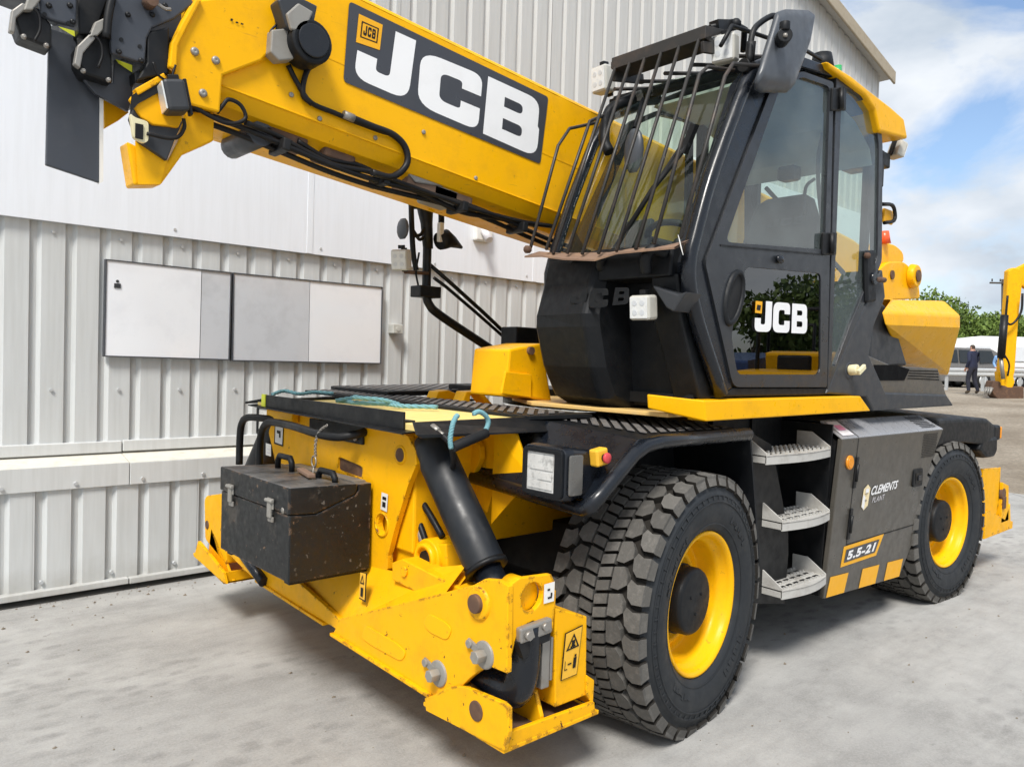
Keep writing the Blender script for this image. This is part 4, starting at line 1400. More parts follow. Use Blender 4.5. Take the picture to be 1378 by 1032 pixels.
    cy = build(G().tube([a, a + d * 0.05, a + d * 0.09, a + d * 0.12, a + d * 0.61, a + d * 0.625], 0.1, 28, True, [0.064, 0.073, 0.073, 0.083, 0.083, 0.078]), 'stabiliser_cylinder', 'ram_black', mach)
    build(G().cyl(b - d * 0.07, b + d * 0.12, 0.058, 20), 'cylinder_rod', 'black_gloss', cy)
    build(G().lathe([(0.612, 0.084), (0.612, 0.089), (0.632, 0.089), (0.632, 0.06)], a, d, 28), 'gland_ring', 'black_steel', cy)
    if near:
        build(G().cyl((1.87, 2.551, 1.321), (1.87, 2.509, 1.304), 0.015, 8).cyl((1.87, 2.509, 1.304), (1.87, 2.474, 1.292), 0.010, 8), 'hose_fitting', 'steel', cy)
        build(G().tube(bez([(1.87, 2.479, 1.291), (1.88, 2.452, 1.27), (1.9, 2.452, 1.227), (1.93, 2.483, 1.17), (1.98, 2.565, 1.11)], 6), 0.013, 8), 'hose', 'hose', cy)


leg(True)
leg(False)
# round knuckle, its block and hoses inside the frame
kn = (1.93, 2.649, 0.748)
kc = build(G().cyl(kn, Vector(kn) + Vector((0.28, 0, 0)), 0.085, 28).prism([(1.95, 2.99, 0.731), (1.95, 2.701, 0.805), (1.95, 2.543, 0.83), (1.95, 2.52, 0.654), (1.95, 2.749, 0.648), (1.95, 2.953, 0.602)], (0.25, 0, 0)), 'knuckle', 'yellow', mach, 0.006)
build(G().cyl(Vector(kn) + Vector((-0.012, 0, 0)), Vector(kn) + Vector((0.01, 0, 0)), 0.036, 20), 'knuckle_pin', 'black_steel', kc)
build(G().lathe([(0.0, 0.05), (-0.02, 0.05), (-0.02, 0.068), (0.0, 0.068)], kn, (1, 0, 0), 24), 'knuckle_collar', 'yellow', kc)
gb = build(G().prism([(1.84, 2.777, 0.718), (1.84, 2.7, 0.751), (1.84, 2.276, 0.718), (1.84, 2.26, 0.673), (1.84, 2.528, 0.632), (1.84, 2.768, 0.646)], (0.10, 0, 0)), 'guide_block', 'yellow_worn', mach, 0.005)
build(G().cyl((1.84, 2.675, 0.705), Vector((1.84, 2.675, 0.705)) + Vector((-0.01, 0, 0)), 0.022, 14), 'bolt', 'yellow_worn', gb)
for pts in ([(2.0, 2.98, 0.99), (1.99, 2.82, 0.985), (1.985, 2.72, 0.93), (1.99, 2.62, 0.84)], [(2.0, 2.98, 0.93), (1.98, 2.86, 0.935), (1.97, 2.77, 0.88), (1.97, 2.71, 0.80), (1.98, 2.68, 0.72)]):
    build(G().tube(bez(pts, 6), 0.015, 8), 'hose', 'hose', mach)
build(G().cyl((1.972, 2.765, 0.85), (1.972, 2.72, 0.785), 0.020, 8), 'hose_fitting', 'steel', mach)
# warning label on the trough
wq = [(1.8, 2.963, 0.521), (1.8, 2.907, 0.518), (1.8, 2.901, 0.648), (1.8, 2.957, 0.642)]
sticker(wq, tp, 'decal_black', (), (-0.004, 0, 0.004))
s_ = sticker(quad_at(wq, 0.08, 0.04, 0.92, 0.96), tp, 'warning_yellow', (), (-0.007, 0, 0.007))
tg = G()
q = quad_at(wq, 0.2, 0.55, 0.8, 0.88)
a, b, c = q[0], q[1], (q[2] + q[3]) / 2
m_ = (a + b + c) / 3
tg.add(off([a, b, c] + [m_ + (p - m_) * 0.6 for p in (a, b, c)], (-0.010, 0, 0.010)), [(0, 1, 4, 3), (1, 2, 5, 4), (2, 0, 3, 5)])
tg.add(off(quad_at(wq, 0.35, 0.1, 0.7, 0.42), (-0.010, 0, 0.010)), [(0, 1, 2, 3)])
build(tg, 'print', 'decal_black', s_, fix=False)
# tow loop (bent bar) over the plate, pin on a chain
build(G().tube(bez([(1.80, 4.30, 0.96), (1.80, 4.30, 1.10), (1.80, 4.28, 1.19), (1.80, 4.20, 1.235), (1.84, 4.05, 1.240), (1.88, 3.9, 1.24)], 6), 0.020, 12), 'hand_rail', 'black_steel', mach)
build(G().tube(bez([(1.79, 4.01, 0.98), (1.79, 4.01, 1.09), (1.79, 3.985, 1.18), (1.79, 3.90, 1.232), (1.79, 3.70, 1.238), (1.77, 3.50, 1.235), (1.765, 3.30, 1.225), (1.785, 3.16, 1.225), (1.84, 3.10, 1.24), (1.888, 3.10, 1.25)], 6), 0.020, 12), 'hand_rail', 'black_steel', mach)
rb = build(G().box((1.876, 3.10, 1.19), (1.888, 3.62, 1.275)), 'rail_bracket', 'black_steel', mach, 0.003)
build(G().cyl((1.876, 3.155, 1.215), (1.866, 3.155, 1.215), 0.013, 8), 'bolt', 'steel', rb)
ch = G()
cp = [Vector(p) for p in ((1.76, 3.22, 1.275), (1.755, 3.27, 1.25), (1.75, 3.30, 1.21), (1.75, 3.31, 1.16), (1.755, 3.315, 1.12))]
cp = bez(cp, 5)
for i, (a, b) in enumerate(zip(cp, cp[1:])):
    d = (b - a).normalized()
    u = Vector((1, 0, 0)) if i % 2 else Vector((0, 1, 0))
    u = (u - d * u.dot(d)).normalized()
    m_ = (a + b) / 2
    ln, wd = (b - a).length * 0.75, 0.006
    ch.tube([m_ + d * ln * math.cos(t) + u * wd * math.sin(t) for t in [k * math.pi / 4 for k in range(9)]], 0.0022, 5)
build(ch, 'pin_chain', 'steel', mach)
build(G().tube([Vector((1.752, 3.325 + 0.022 * math.sin(t), 1.095 + 0.026 * math.cos(t))) for t in [k * math.pi / 6 for k in range(13)]], 0.004, 6).tube([(1.752, 3.325, 1.07), (1.752, 3.335, 1.03), (1.752, 3.325, 1.02)], 0.004, 6), 'lynch_pin', 'steel', mach)

# ---- headlamp and stop button on the front fender
def headlamp(y0, name_parent):
    x0 = 2.105
    hl = empty('headlamp', (x0, y0 + 0.12, 1.1), name_parent)
    sec = lambda x_, dy, dz: rnd([(x_, y0 - dy, 1.068 - dz), (x_, y0 + 0.235 + dy, 1.068 - dz), (x_, y0 + 0.235 + dy, 1.272 + dz), (x_, y0 - dy, 1.272 + dz)], 0.035, 4)
    build(G().loft([sec(x0, 0.0, 0), sec(x0 + 0.04, 0.006, 0.004), sec(x0 + 0.15, -0.004, -0.01), sec(x0 + 0.27, -0.05, -0.05)], True, True, False), 'lamp_housing', 'black_gloss', hl, 0.004)
    fr = [(x0 - 0.012, y0 + 0.008, 1.080), (x0 - 0.012, y0 + 0.227, 1.080), (x0 - 0.012, y0 + 0.227, 1.262), (x0 - 0.012, y0 + 0.008, 1.262)]
    lens = [(x0 - 0.004, y0 + 0.050, 1.096), (x0 - 0.004, y0 + 0.205, 1.096), (x0 - 0.004, y0 + 0.205, 1.247), (x0 - 0.004, y0 + 0.050, 1.247)]
    build(sheet(rnd(fr, 0.02, 3), [lens], 0.016), 'lamp_bezel', 'black_plastic', hl, 0.002)
    build(G().prism(lens, (0.006, 0, 0)), 'lens', 'headlamp_glass', hl)
    for (u0, v0, u1, v1) in ((0.06, 0.55, 0.90, 0.94), (0.10, 0.30, 0.60, 0.50), (0.08, 0.06, 0.94, 0.26)):
        build(G().prism(off(quad_at(lens, u0, v0, u1, v1), (-0.0015, 0, 0)), (-0.002, 0, 0)), 'reflector_cell', 'headlamp_glass', hl, 0.001)
    sgn = -1 if y0 < YC else 1
    ys_l = y0 - 0.004 if y0 < YC else y0 + 0.239
    build(G().prism(rnd([(x0 + 0.012, ys_l, 1.092), (x0 + 0.085, ys_l, 1.092), (x0 + 0.085, ys_l, 1.248), (x0 + 0.012, ys_l, 1.248)], 0.012, 3), (0, sgn * 0.010, 0)), 'indicator_lens', 'indicator_smoke', hl, 0.003)
    build(G().cyl((x0 + 0.15, y0 + 0.07, 1.12), (x0 + 0.24, y0 + 0.10, 1.15), 0.05, 14), 'lamp_mount', 'black_steel', hl)
    return hl


headlamp(2.02, mach)
headlamp(2 * YC - 2.02 - 0.235, mach)
es = empty('stop_button', (2.26, 1.99, 1.2), mach)
build(G().obox((2.275, 2.005, 1.235), [(1, 0, 0.15), (0, 1, 0), (-0.15, 0, 1)], (0.066, 0.045, 0.068)), 'button_box', 'warning_yellow', es, 0.008)
build(G().cyl((2.280, 1.984, 1.234), (2.280, 1.972, 1.234), 0.015, 16), 'button_stem', 'black_plastic', es)
build(G().lathe([(0, 0.0005), (0, 0.018), (0.003, 0.021), (0.010, 0.021), (0.013, 0.017)], (2.280, 1.960, 1.234), (0, 1, 0), 18), 'button_head', 'red_button', es)

# ---- access steps beside the cab
st_ = empty('access_steps', (3.8, 2.1, 0.4), mach)
build(G().prism([(3.449, 2.09, 1.276), (3.548, 2.09, 1.265), (3.727, 2.09, 1.203), (3.8, 2.09, 1.052), (3.945, 2.09, 0.716), (3.956, 2.09, 0.592), (3.938, 2.09, 0.321), (3.409, 2.09, 0.421)], (0, 0.014, 0)), 'side_plate', 'black_steel', st_, 0.002)
build(G().prism([(4.20, 1.99, 1.30), (4.20, 2.72, 1.30), (4.20, 2.72, 0.33), (4.20, 2.03, 0.33)], (0.012, 0, 0)), 'inner_plate', 'black_steel', st_)
build(G().box((3.50, 2.30, 0.45), (4.21, 2.33, 1.32)), 'back_plate', 'black_plastic', st_)
build(G().box((3.86, 2.285, 0.45), (3.90, 2.299, 1.32)), 'back_rib', 'black_steel', st_)


def step_part(x0, x1, z, y0, depth, skew):
    sp = empty('step', ((x0 + x1) / 2, y0, z), st_)
    # tray with up-turned ends and a bowed front edge
    n = 8
    front = [(x0 + (x1 - x0) * i / n, y0 - 0.035 * math.sin(math.pi * i / n), z) for i in range(n + 1)]
    tray = front + [(x1, y0 + depth, z + 0.004), (x0, y0 + depth, z + 0.004)]
    build(G().prism(tray, (0, 0, -0.010)), 'tread', 'step_metal', sp, 0.002)
    lip = [Vector(p) for p in front]
    g_ = G()
    for a_, b_ in zip(lip, lip[1:]):
        g_.prism([a_, b_, b_ + Vector((0, 0, -0.045)), a_ + Vector((0, 0, -0.045))], (0, 0.006, 0))
    build(g_, 'lip', 'step_metal', sp)
    for xe in (x0, x1 - 0.006):
        build(G().prism([(xe, y0, z - 0.04), (xe, y0 + depth, z - 0.04), (xe, y0 + depth, z + 0.085), (xe, y0 + depth * 0.55, z + 0.085), (xe, y0, z + 0.012)], (0.006, 0, 0)), 'end_plate', 'step_metal', sp, 0.002)
    tg_ = G()
    for r_ in range(4):
        for c_ in range(14):
            xx = x0 + 0.03 + (x1 - x0 - 0.06) * c_ / 13
            yy = y0 + 0.008 + r_ * (depth - 0.03) / 3
            tg_.box((xx - 0.008, yy - 0.004, z + 0.0), (xx + 0.008, yy + 0.004, z + 0.012))
    build(tg_, 'grip_teeth', 'step_metal', sp)['kind'] = 'stuff'
    hg = G()
    for r_ in range(3):
        for c_ in range(6):
            xx = x0 + 0.06 + (x1 - x0 - 0.12) * c_ / 5
            yy = y0 + 0.03 + r_ * (depth - 0.03) / 3
            hg.box((xx - 0.022, yy - 0.012, z + 0.001), (xx + 0.022, yy + 0.012, z + 0.0045))
    build(hg, 'drain_slots', 'black_steel', sp)['kind'] = 'stuff'


step_part(3.50, 4.18, 1.168, 1.985, 0.20, 0)
step_part(3.665, 4.18, 0.818, 1.975, 0.20, 0)
step_part(3.690, 4.17, 0.462, 1.975, 0.20, 0)

# ---- side cabinet
cb = empty('side_cabinet', (4.95, 2.1, 0.33), mach)
YT, YB = 1.945, 2.010
fx0, fx1 = 4.295, 5.72
def cy_(z):
    return YB + (YT - YB) * (z - 0.31) / (1.222 - 0.31)
def cab_pt(x, z, d=0.0):
    return (x, cy_(z) - d, z)
def onc(x0, z0, x1, z1, d=0.0):
    return [cab_pt(x0, z0, d), cab_pt(x1, z0, d), cab_pt(x1, z1, d), cab_pt(x0, z1, d)]
skin_ = [(4.225, 0.315), (5.28, 0.265), (5.46, 0.50), (5.50, 0.80), (5.60, 1.02), (5.74, 1.222), (4.235, 1.222)]
build(G().prism([cab_pt(x_, z_) for x_, z_ in skin_], (0, 0.03, 0)), 'door_skin', 'cabinet', cb, 0.004)
build(G().prism([(4.24, 1.985, 1.20), (4.24, 2.10, 1.30), (4.24, 2.75, 1.30), (4.24, 2.75, 0.32), (4.24, 2.05, 0.32)], (0.9, 0, 0)), 'cabinet_body', 'black_steel', cb)
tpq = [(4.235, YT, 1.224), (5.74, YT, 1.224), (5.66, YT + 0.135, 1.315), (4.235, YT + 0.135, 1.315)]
tc = build(G().prism(tpq, (0, 0.006, -0.008)), 'sloping_top', 'cabinet_top_sky_sheen', cb, 0.003)
build(G().prism([(4.235, YT + 0.14, 1.315), (5.66, YT + 0.14, 1.315), (5.66, 2.80, 1.33), (4.235, 2.80, 1.33)], (0, 0, -0.01)), 'top_plate', 'black_steel', cb)
# shut lines, hinges, lock
sl = G()
for x0_, z0_, x1_, z1_ in ((4.428, 0.60, 4.436, 1.218), (4.428, 0.592, 5.44, 0.600)):
    sl.add(onc(x0_, z0_, x1_, z1_, 0.0015), [(0, 1, 2, 3)])
sl.add(off(quad_at(tpq, 0.128, 0.0, 0.134, 1.0), (0, -0.001, 0.002)), [(0, 1, 2, 3)])
build(sl, 'shut_line', 'decal_black', cb, fix=False)
for zc in (1.02, 0.72):
    hq = onc(4.418, zc - 0.09, 4.448, zc + 0.09, 0.0)
    build(G().prism(hq, (0, -0.012, 0)), 'hinge', 'black_steel', cb, 0.003)
    build(G().cyl(cab_pt(4.43, zc - 0.05, 0.016), cab_pt(4.43, zc + 0.05, 0.016), 0.009, 8), 'hinge_knuckle', 'black_steel', cb)
lq = onc(5.29, 0.86, 5.44, 0.975)
lk = build(sheet(rnd([(p[0], 1.955, p[2]) for p in lq], 0.015, 3), [[(5.325, 1.955, 0.885), (5.42, 1.955, 0.885), (5.42, 1.955, 0.945), (5.325, 1.955, 0.945)]], 0.012), 'lock_plate', 'black_plastic', cb, 0.003)
build(G().box((5.32, 1.952, 0.88), (5.425, 1.965, 0.95)), 'lock_cup', 'decal_black', lk)
build(G().box((5.345, 1.944, 0.90), (5.40, 1.953, 0.932)), 'lock_handle', 'black_gloss', lk, 0.003)
build(G().cyl(cab_pt(4.34, 1.085), cab_pt(4.34, 1.085, 0.012), 0.040, 20).cyl(cab_pt(4.34, 1.085, 0.012), cab_pt(4.34, 1.085, 0.016), 0.032, 20), 'side_reflector', 'amber', cb)
# vent meshes: rows of dark holes
vg = G()
for i in range(10):
    for j in range(7):
        q = quad_at(tpq, 0.80 + 0.016 * i + (0.008 if j % 2 else 0) - 0.02 * (j / 7), 0.16 + 0.105 * j, 0.80 + 0.016 * i + 0.010 + (0.008 if j % 2 else 0) - 0.02 * (j / 7), 0.16 + 0.105 * j + 0.062)
        vg.add(off(q, (0, -0.001, 0.003)), [(0, 1, 2, 3)])
for i in range(12):
    for j in range(14):
        x_ = 5.395 + 0.0205 * i + (0.010 if j % 2 else 0)
        z_ = 1.045 + 0.0115 * j
        vg.add(onc(x_, z_, x_ + 0.013, z_ + 0.007, 0.002), [(0, 1, 2, 3)])
build(vg, 'vent_holes', 'decal_black', cb, fix=False)['kind'] = 'stuff'
# stickers and lettering on the cabinet
sticker(off(quad_at(tpq, 0.02, 0.12, 0.115, 0.88), (0, 0, 0)), cb, 'sticker_grey', ((0.2, 0.35, 0.8, 0.7, 'sticker_pink'),), (0, -0.002, 0.003))
dq = [cab_pt(4.385, 0.470), cab_pt(4.865, 0.470), cab_pt(4.945, 0.595), cab_pt(4.400, 0.590)]
mb = build(G().add(off(dq, (0, -0.002, 0)), [(0, 1, 2, 3)]), 'model_badge', 'decal_yellow', cb, fix=False)
build(G().add(off(quad_at(dq, 0.065, 0.19, 0.915, 0.81), (0, -0.004, 0)), [(0, 1, 2, 3)]), 'badge_field', 'decal_dark', mb, fix=False)
v_, f_ = text2d('5.5-21', 1.0, 0.0, 0.05, 1.1)
build(G().add(off(fit(v_, quad_at(dq, 0.12, 0.28, 0.84, 0.72)), (0, -0.006, 0)), f_), 'badge_text', 'decal_white', mb, fix=False)
v_, f_ = text2d('CLEMENTS', 1.0, 0.25, 0.03)
ct = build(G().add(fit(v_, [cab_pt(4.68, 0.862, 0.003), cab_pt(5.06, 0.872, 0.003), cab_pt(5.07, 0.925, 0.003), cab_pt(4.69, 0.917, 0.003)]), f_), 'name_text', 'decal_white', cb, fix=False)
v_, f_ = text2d('PLANT', 1.0, 0.2, 0.0, 1.15)
build(G().add(fit(v_, [cab_pt(4.71, 0.815, 0.003), cab_pt(4.885, 0.82, 0.003), cab_pt(4.888, 0.852, 0.003), cab_pt(4.713, 0.847, 0.003)]), f_), 'name_text', 'sticker_grey', cb, fix=False)
hx = [cab_pt(4.565, 0.805, 0.003), cab_pt(4.605, 0.78, 0.003), cab_pt(4.655, 0.805, 0.003), cab_pt(4.665, 0.91, 0.003), cab_pt(4.625, 0.935, 0.003), cab_pt(4.575, 0.91, 0.003)]
lg_ = build(G().add(hx, [tuple(range(6))]), 'company_mark', 'decal_cream', cb, fix=False)
build(G().add([cab_pt(4.566, 0.806, 0.005), cab_pt(4.604, 0.784, 0.005), cab_pt(4.606, 0.86, 0.005), cab_pt(4.574, 0.88, 0.005)], [(0, 1, 2, 3)])
      .add([cab_pt(4.60, 0.885, 0.005), cab_pt(4.645, 0.885, 0.005), cab_pt(4.645, 0.91, 0.005), cab_pt(4.60, 0.91, 0.005)], [(0, 1, 2, 3)]), 'mark_field', 'decal_white', lg_, fix=False)
build(G().add([cab_pt(4.60, 0.835, 0.007), cab_pt(4.625, 0.835, 0.007), cab_pt(4.625, 0.845, 0.007), cab_pt(4.60, 0.845, 0.007)], [(0, 1, 2, 3)])
      .add([cab_pt(4.595, 0.875, 0.007), cab_pt(4.625, 0.875, 0.007), cab_pt(4.625, 0.882, 0.007), cab_pt(4.595, 0.882, 0.007)], [(0, 1, 2, 3)]), 'mark_lines', 'verge', lg_, fix=False)
for (a0, a1) in ((4.245, 4.47), (4.665, 4.90), (5.03, 5.27)):
    zb = lambda x_: 0.315 - 0.047 * (x_ - 4.225) + 0.004
    q = [cab_pt(a0, zb(a0), 0.003), cab_pt(a1, zb(a1), 0.003), cab_pt(a1 + 0.03, zb(a1) + 0.115, 0.003), cab_pt(a0 + 0.025, zb(a0) + 0.115, 0.003)]
    build(G().add(q, [(0, 1, 2, 3)]), 'hazard_stripe', 'decal_yellow', cb, fix=False)

# ---- rear fender with its lamp
rf = build(G().loft([rnd([(5.72, 1.97, 1.10), (5.72, 2.75, 1.10), (5.72, 2.75, 1.315), (5.72, 1.97, 1.29)], 0.03, 3),
                     rnd([(6.3, 1.97, 1.10), (6.3, 2.75, 1.10), (6.3, 2.75, 1.315), (6.3, 1.97, 1.285)], 0.03, 3),
                     rnd([(6.75, 1.97, 1.06), (6.75, 2.75, 1.06), (6.75, 2.75, 1.300), (6.75, 1.97, 1.265)], 0.03, 3),
                     rnd([(6.96, 1.985, 1.02), (6.96, 2.74, 1.02), (6.96, 2.74, 1.255), (6.96, 1.985, 1.215)], 0.03, 3),
                     rnd([(7.03, 2.02, 1.02), (7.03, 2.70, 1.02), (7.03, 2.70, 1.16), (7.03, 2.02, 1.13)], 0.03, 3)], True, True, False), 'rear_fender', 'black_plastic', mach, 0.02)
build(G().prism([(6.66, 1.972, 1.12), (7.02, 1.972, 1.12), (7.03, 1.972, 1.00), (6.98, 1.972, 0.95), (6.78, 1.972, 0.955), (6.60, 1.972, 1.03)], (0, 0.7, 0)), 'rear_flap', 'black_plastic', mach, 0.03)
rl = build(G().box((7.02, 2.0, 1.075), (7.18, 2.25, 1.20)), 'tail_lamp', 'black_plastic', mach, 0.02)
build(G().box((7.165, 1.994, 1.09), (7.187, 2.10, 1.185)), 'tail_lens', 'amber', rl, 0.006)
build(G().loft([rnd([(x_, 2 * YC - 1.97, 1.05), (x_, 2 * YC - 2.75, 1.05), (x_, 2 * YC - 2.75, 1.315), (x_, 2 * YC - 1.97, 1.28)], 0.03, 3) for x_ in (5.5, 6.3, 7.0)]), 'rear_fender', 'black_plastic', mach, 0.02)

# ---- rear stabiliser: near and far leg ends
for s in (1, -1):
    f = (lambda q: q) if s > 0 else mir
    rs_ = empty('rear_stabiliser', (7.3, 2.2 if s > 0 else 2 * YC - 2.2, 0.3), mach)
    build(G().prism(f([(6.86, 2.02, 0.86), (7.27, 2.02, 0.84), (7.30, 2.02, 0.60), (7.20, 2.02, 0.40), (6.9, 2.02, 0.40)]), (0, 0.03 * s, 0)), 'end_plate', 'yellow_worn', rs_, 0.004)
    build(G().prism(f([(7.27, 2.02, 0.845), (7.27, 3.0, 0.50), (7.27, 3.0, 0.34), (7.27, 2.35, 0.34), (7.27, 2.02, 0.52)]), (0.024, 0, 0)), 'rear_cheek', 'yellow_worn', rs_, 0.003)
    build(G().prism(f([(6.9, 2.06, 0.80), (6.9, 3.2, 0.52), (6.9, 3.2, 0.36), (6.9, 2.06, 0.45)]), (0.36, 0, 0)), 'leg_beam', 'yellow_worn', rs_, 0.004)
    build(G().prism(f([(7.30, 2.0, 0.72), (7.46, 2.0, 0.68), (7.50, 2.0, 0.38), (7.30, 2.0, 0.38)]), (0, 0.32 * s, 0)), 'end_block', 'yellow_worn', rs_, 0.005)
    build(G().box((6.9, 2.0 if s > 0 else 2 * YC - 2.4, 0.30), (7.62, 2.4 if s > 0 else 2 * YC - 2.0, 0.318)), 'foot_plate', 'yellow_worn', rs_, 0.003)
    build(G().prism(f([(6.9, 2.0, 0.318), (7.62, 2.0, 0.318), (7.62, 2.0, 0.36), (7.56, 2.0, 0.36), (7.52, 2.0, 0.52), (7.40, 2.0, 0.40), (7.0, 2.0, 0.52), (6.9, 2.0, 0.52)]), (0, 0.018 * s, 0)), 'foot_cheek', 'yellow_worn', rs_, 0.003)
    build(G().cyl(f([(7.33, 1.995, 0.62)])[0], f([(7.33, 2.05, 0.62)])[0], 0.05, 12).box(*((7.30, 1.985, 0.50), (7.36, 2.0, 0.60)) if s > 0 else ((7.30, 2 * YC - 2.0, 0.50), (7.36, 2 * YC - 1.985, 0.60))), 'clamp', 'rust', rs_, 0.004)
    build(G().cyl(f([(7.20, 2.6, 1.16)])[0], f([(7.20, 2.25, 0.72)])[0], 0.085, 20), 'stabiliser_cylinder', 'black_gloss', rs_)
build(G().box((7.0, 2.62, 0.45), (7.22, 4.16, 1.20)), 'rear_plate', 'yellow', mach, 0.01)

# ---- turntable and turret base
build(G().lathe([(0, 0.0005), (0, 0.95), (0.06, 0.95), (0.06, 0.0005)], (4.25, YC, 1.315), (0, 0, 1), 48), 'turntable_ring', 'black_steel', mach)
build(G().prism([(2.84, 2.10, 1.366), (5.9, 2.10, 1.366), (6.4, 2.5, 1.366), (6.4, 4.5, 1.366), (4.0, 4.5, 1.366), (3.35, 3.7, 1.366), (3.05, 3.38, 1.366), (2.80, 2.95, 1.366)], (0, 0, 0.02)), 'turret_floor', 'yellow_dusty', mach, 0.004)
tl = build(G().prism([(2.799, 3.05, 1.673), (2.965, 3.05, 1.7), (3.054, 3.05, 1.376), (2.811, 3.05, 1.407), (2.704, 3.05, 1.408), (2.714, 3.05, 1.541), (2.725, 3.05, 1.659)], (0, 0.30, 0)), 'turret_post', 'yellow', mach, 0.012)
build(G().prism([(2.686, 3.03, 1.541), (2.874, 3.03, 1.528), (2.874, 3.03, 1.403), (2.66, 3.03, 1.425)], (0, 0.02, 0)), 'post_plate', 'yellow', tl, 0.004)
build(G().cyl((2.869, 3.03, 1.656), Vector((2.869, 3.03, 1.656)) + Vector((0, 0.05, 0)), 0.022, 12), 'post_bolt', 'rust', tl)
build(G().box((3.2, 3.45, 1.37), (3.9, 4.2, 1.43)), 'valve_cover', 'black_steel', mach, 0.01)
build(G().box((4.1, 3.05, 1.42), (6.3, 3.75, 1.98)), 'turret_frame', 'yellow', mach, 0.02)
# grey rear skirt beside the cab
skirt = [(4.761, 1.99, 2.218), (4.821, 1.99, 2.054), (4.673, 1.99, 1.866), (4.629, 1.99, 1.697), (4.883, 1.99, 1.476), (5.905, 1.99, 1.456), (6.061, 1.99, 1.375), (4.725, 1.99, 1.365), (4.614, 1.99, 1.451), (4.109, 1.99, 1.471), (4.186, 1.99, 1.582), (4.417, 1.99, 1.853)]
build(G().prism(skirt, (0, 0.25, 0)), 'rear_skirt', 'grey_plastic', mach, 0.012)
vp = build(G().prism([(4.702, 2.03, 1.698), (5.053, 2.03, 1.642), (5.83, 2.03, 1.636), (6.025, 2.03, 1.442), (4.984, 2.03, 1.45)], (0, 0.2, 0)), 'vent_panel', 'cabinet', mach, 0.006)
build(G().add([(4.834, 2.026, 1.547), (5.251, 2.026, 1.55), (5.327, 2.026, 1.623), (5.111, 2.026, 1.648), (4.781, 2.026, 1.642)], [(0, 1, 2, 3, 4)]), 'vent_opening', 'recess_shade', vp, fix=False)  # flat face, no recess; the opening's inner shade is in its colour
lv = G()
for k in range(4):
    q = [(5.298, 2.026, 1.555), (5.858, 2.026, 1.548), (5.82, 2.026, 1.626), (5.327, 2.026, 1.623)]
    lv.add(quad_at(q, 0.0, 0.08 + 0.25 * k, 1.0, 0.17 + 0.25 * k), [(0, 1, 2, 3)])
build(lv, 'vent_slots', 'recess_shade', vp, fix=False)  # flat strips with the shade between louvres painted in
fc = build(G().cyl((4.364, 1.985, 1.605), Vector((4.364, 1.985, 1.605)) + Vector((0.0, -0.05, 0.005)), 0.030, 14), 'filler_cap', 'cream_cap', mach, 0.006)
build(G().lathe([(0, 0.030), (-0.006, 0.048), (0, 0.052)], (4.376, 1.99, 1.601), (0, 1, 0), 20), 'filler_ring', 'grey_plastic', fc)
build(G().obox(Vector((4.383, 1.985, 1.61)) + Vector((0, -0.06, 0)), [(1, 0, 0.5), (0, 1, 0), (-0.5, 0, 1)], (0.085, 0.02, 0.03)), 'filler_grip', 'cream_cap', fc, 0.005)
build(G().prism([(5.382, 2.25, 2.082), (5.56, 2.25, 2.018), (5.886, 2.25, 1.652), (5.243, 2.25, 1.62), (5.238, 2.25, 1.898)], (0, 0.2, 0)), 'hood_side', 'grey_plastic', mach, 0.02)
# counterweight / engine hood: folded yellow shell
s0 = [(5.636, 2.3, 2.113), (6.68, 2.3, 2.181)]
s1 = [(5.222, 2.18, 1.999), (6.691, 2.18, 2.061)]
s2_ = [(5.289, 2.18, 1.915), (6.687, 2.18, 1.967)]
s3 = [(6.227, 2.42, 1.683), (7.212, 2.42, 1.59)]
Yf = 2 * YC - 2.18
def ring_at(i):
    a = [s0[i], s1[i], s2_[i], s3[i]]
    return [Vector(p) for p in a] + [Vector((p[0], 2 * YC - p[1], p[2])) for p in reversed(a)]
cwt = build(G().loft([ring_at(0), ring_at(1)], True, True, False), 'counterweight', 'yellow', mach, 0.018, 3)
build(G().box((5.3, 2.50, 1.385), (6.45, 4.28, 1.80)), 'hood_base', 'grey_plastic', mach, 0.02)
# boom pivot bracket behind the cab
bp = build(G().prism(rnd([(6.799, 2.88, 2.211), (6.772, 2.88, 2.463), (7.005, 2.88, 2.571), (7.324, 2.88, 2.606), (7.534, 2.88, 2.56), (7.685, 2.88, 2.464), (7.758, 2.88, 2.303)], 0.08, 4), (0, 0.06, 0)), 'pivot_bracket', 'yellow', mach, 0.012)
build(G().prism(rnd([(8.381, 3.55, 2.353), (8.348, 3.55, 2.664), (8.635, 3.55, 2.797), (9.028, 3.55, 2.84), (9.286, 3.55, 2.783), (9.473, 3.55, 2.665), (9.563, 3.55, 2.467)], 0.08, 4), (0, 0.06, 0)), 'pivot_bracket', 'yellow', mach, 0.012)
pc = (7.507, 2.88, 2.489)
build(G().cyl(pc, Vector(pc) + Vector((0, -0.06, 0)), 0.115, 24, 0.10), 'pivot_boss', 'yellow', bp, 0.01)
build(G().cyl(Vector(pc) + Vector((0, -0.061, 0)), Vector(pc) + Vector((0, -0.072, 0)), 0.055, 20), 'pivot_pin', 'rust', bp)
build(G().cyl((7.08, 2.88, 2.461), Vector((7.08, 2.88, 2.461)) + Vector((0, -0.012, 0)), 0.04, 16), 'bracket_hole', 'rust', bp)
build(G().prism(rnd([(6.765, 2.95, 2.691), (7.094, 2.95, 2.758), (7.32, 2.95, 2.759), (7.493, 2.95, 2.712), (7.519, 2.95, 2.632), (7.276, 2.95, 2.565), (6.788, 2.95, 2.463)], 0.08, 4), (0, 0.5, 0)), 'boom_heel', 'yellow', mach, 0.02)
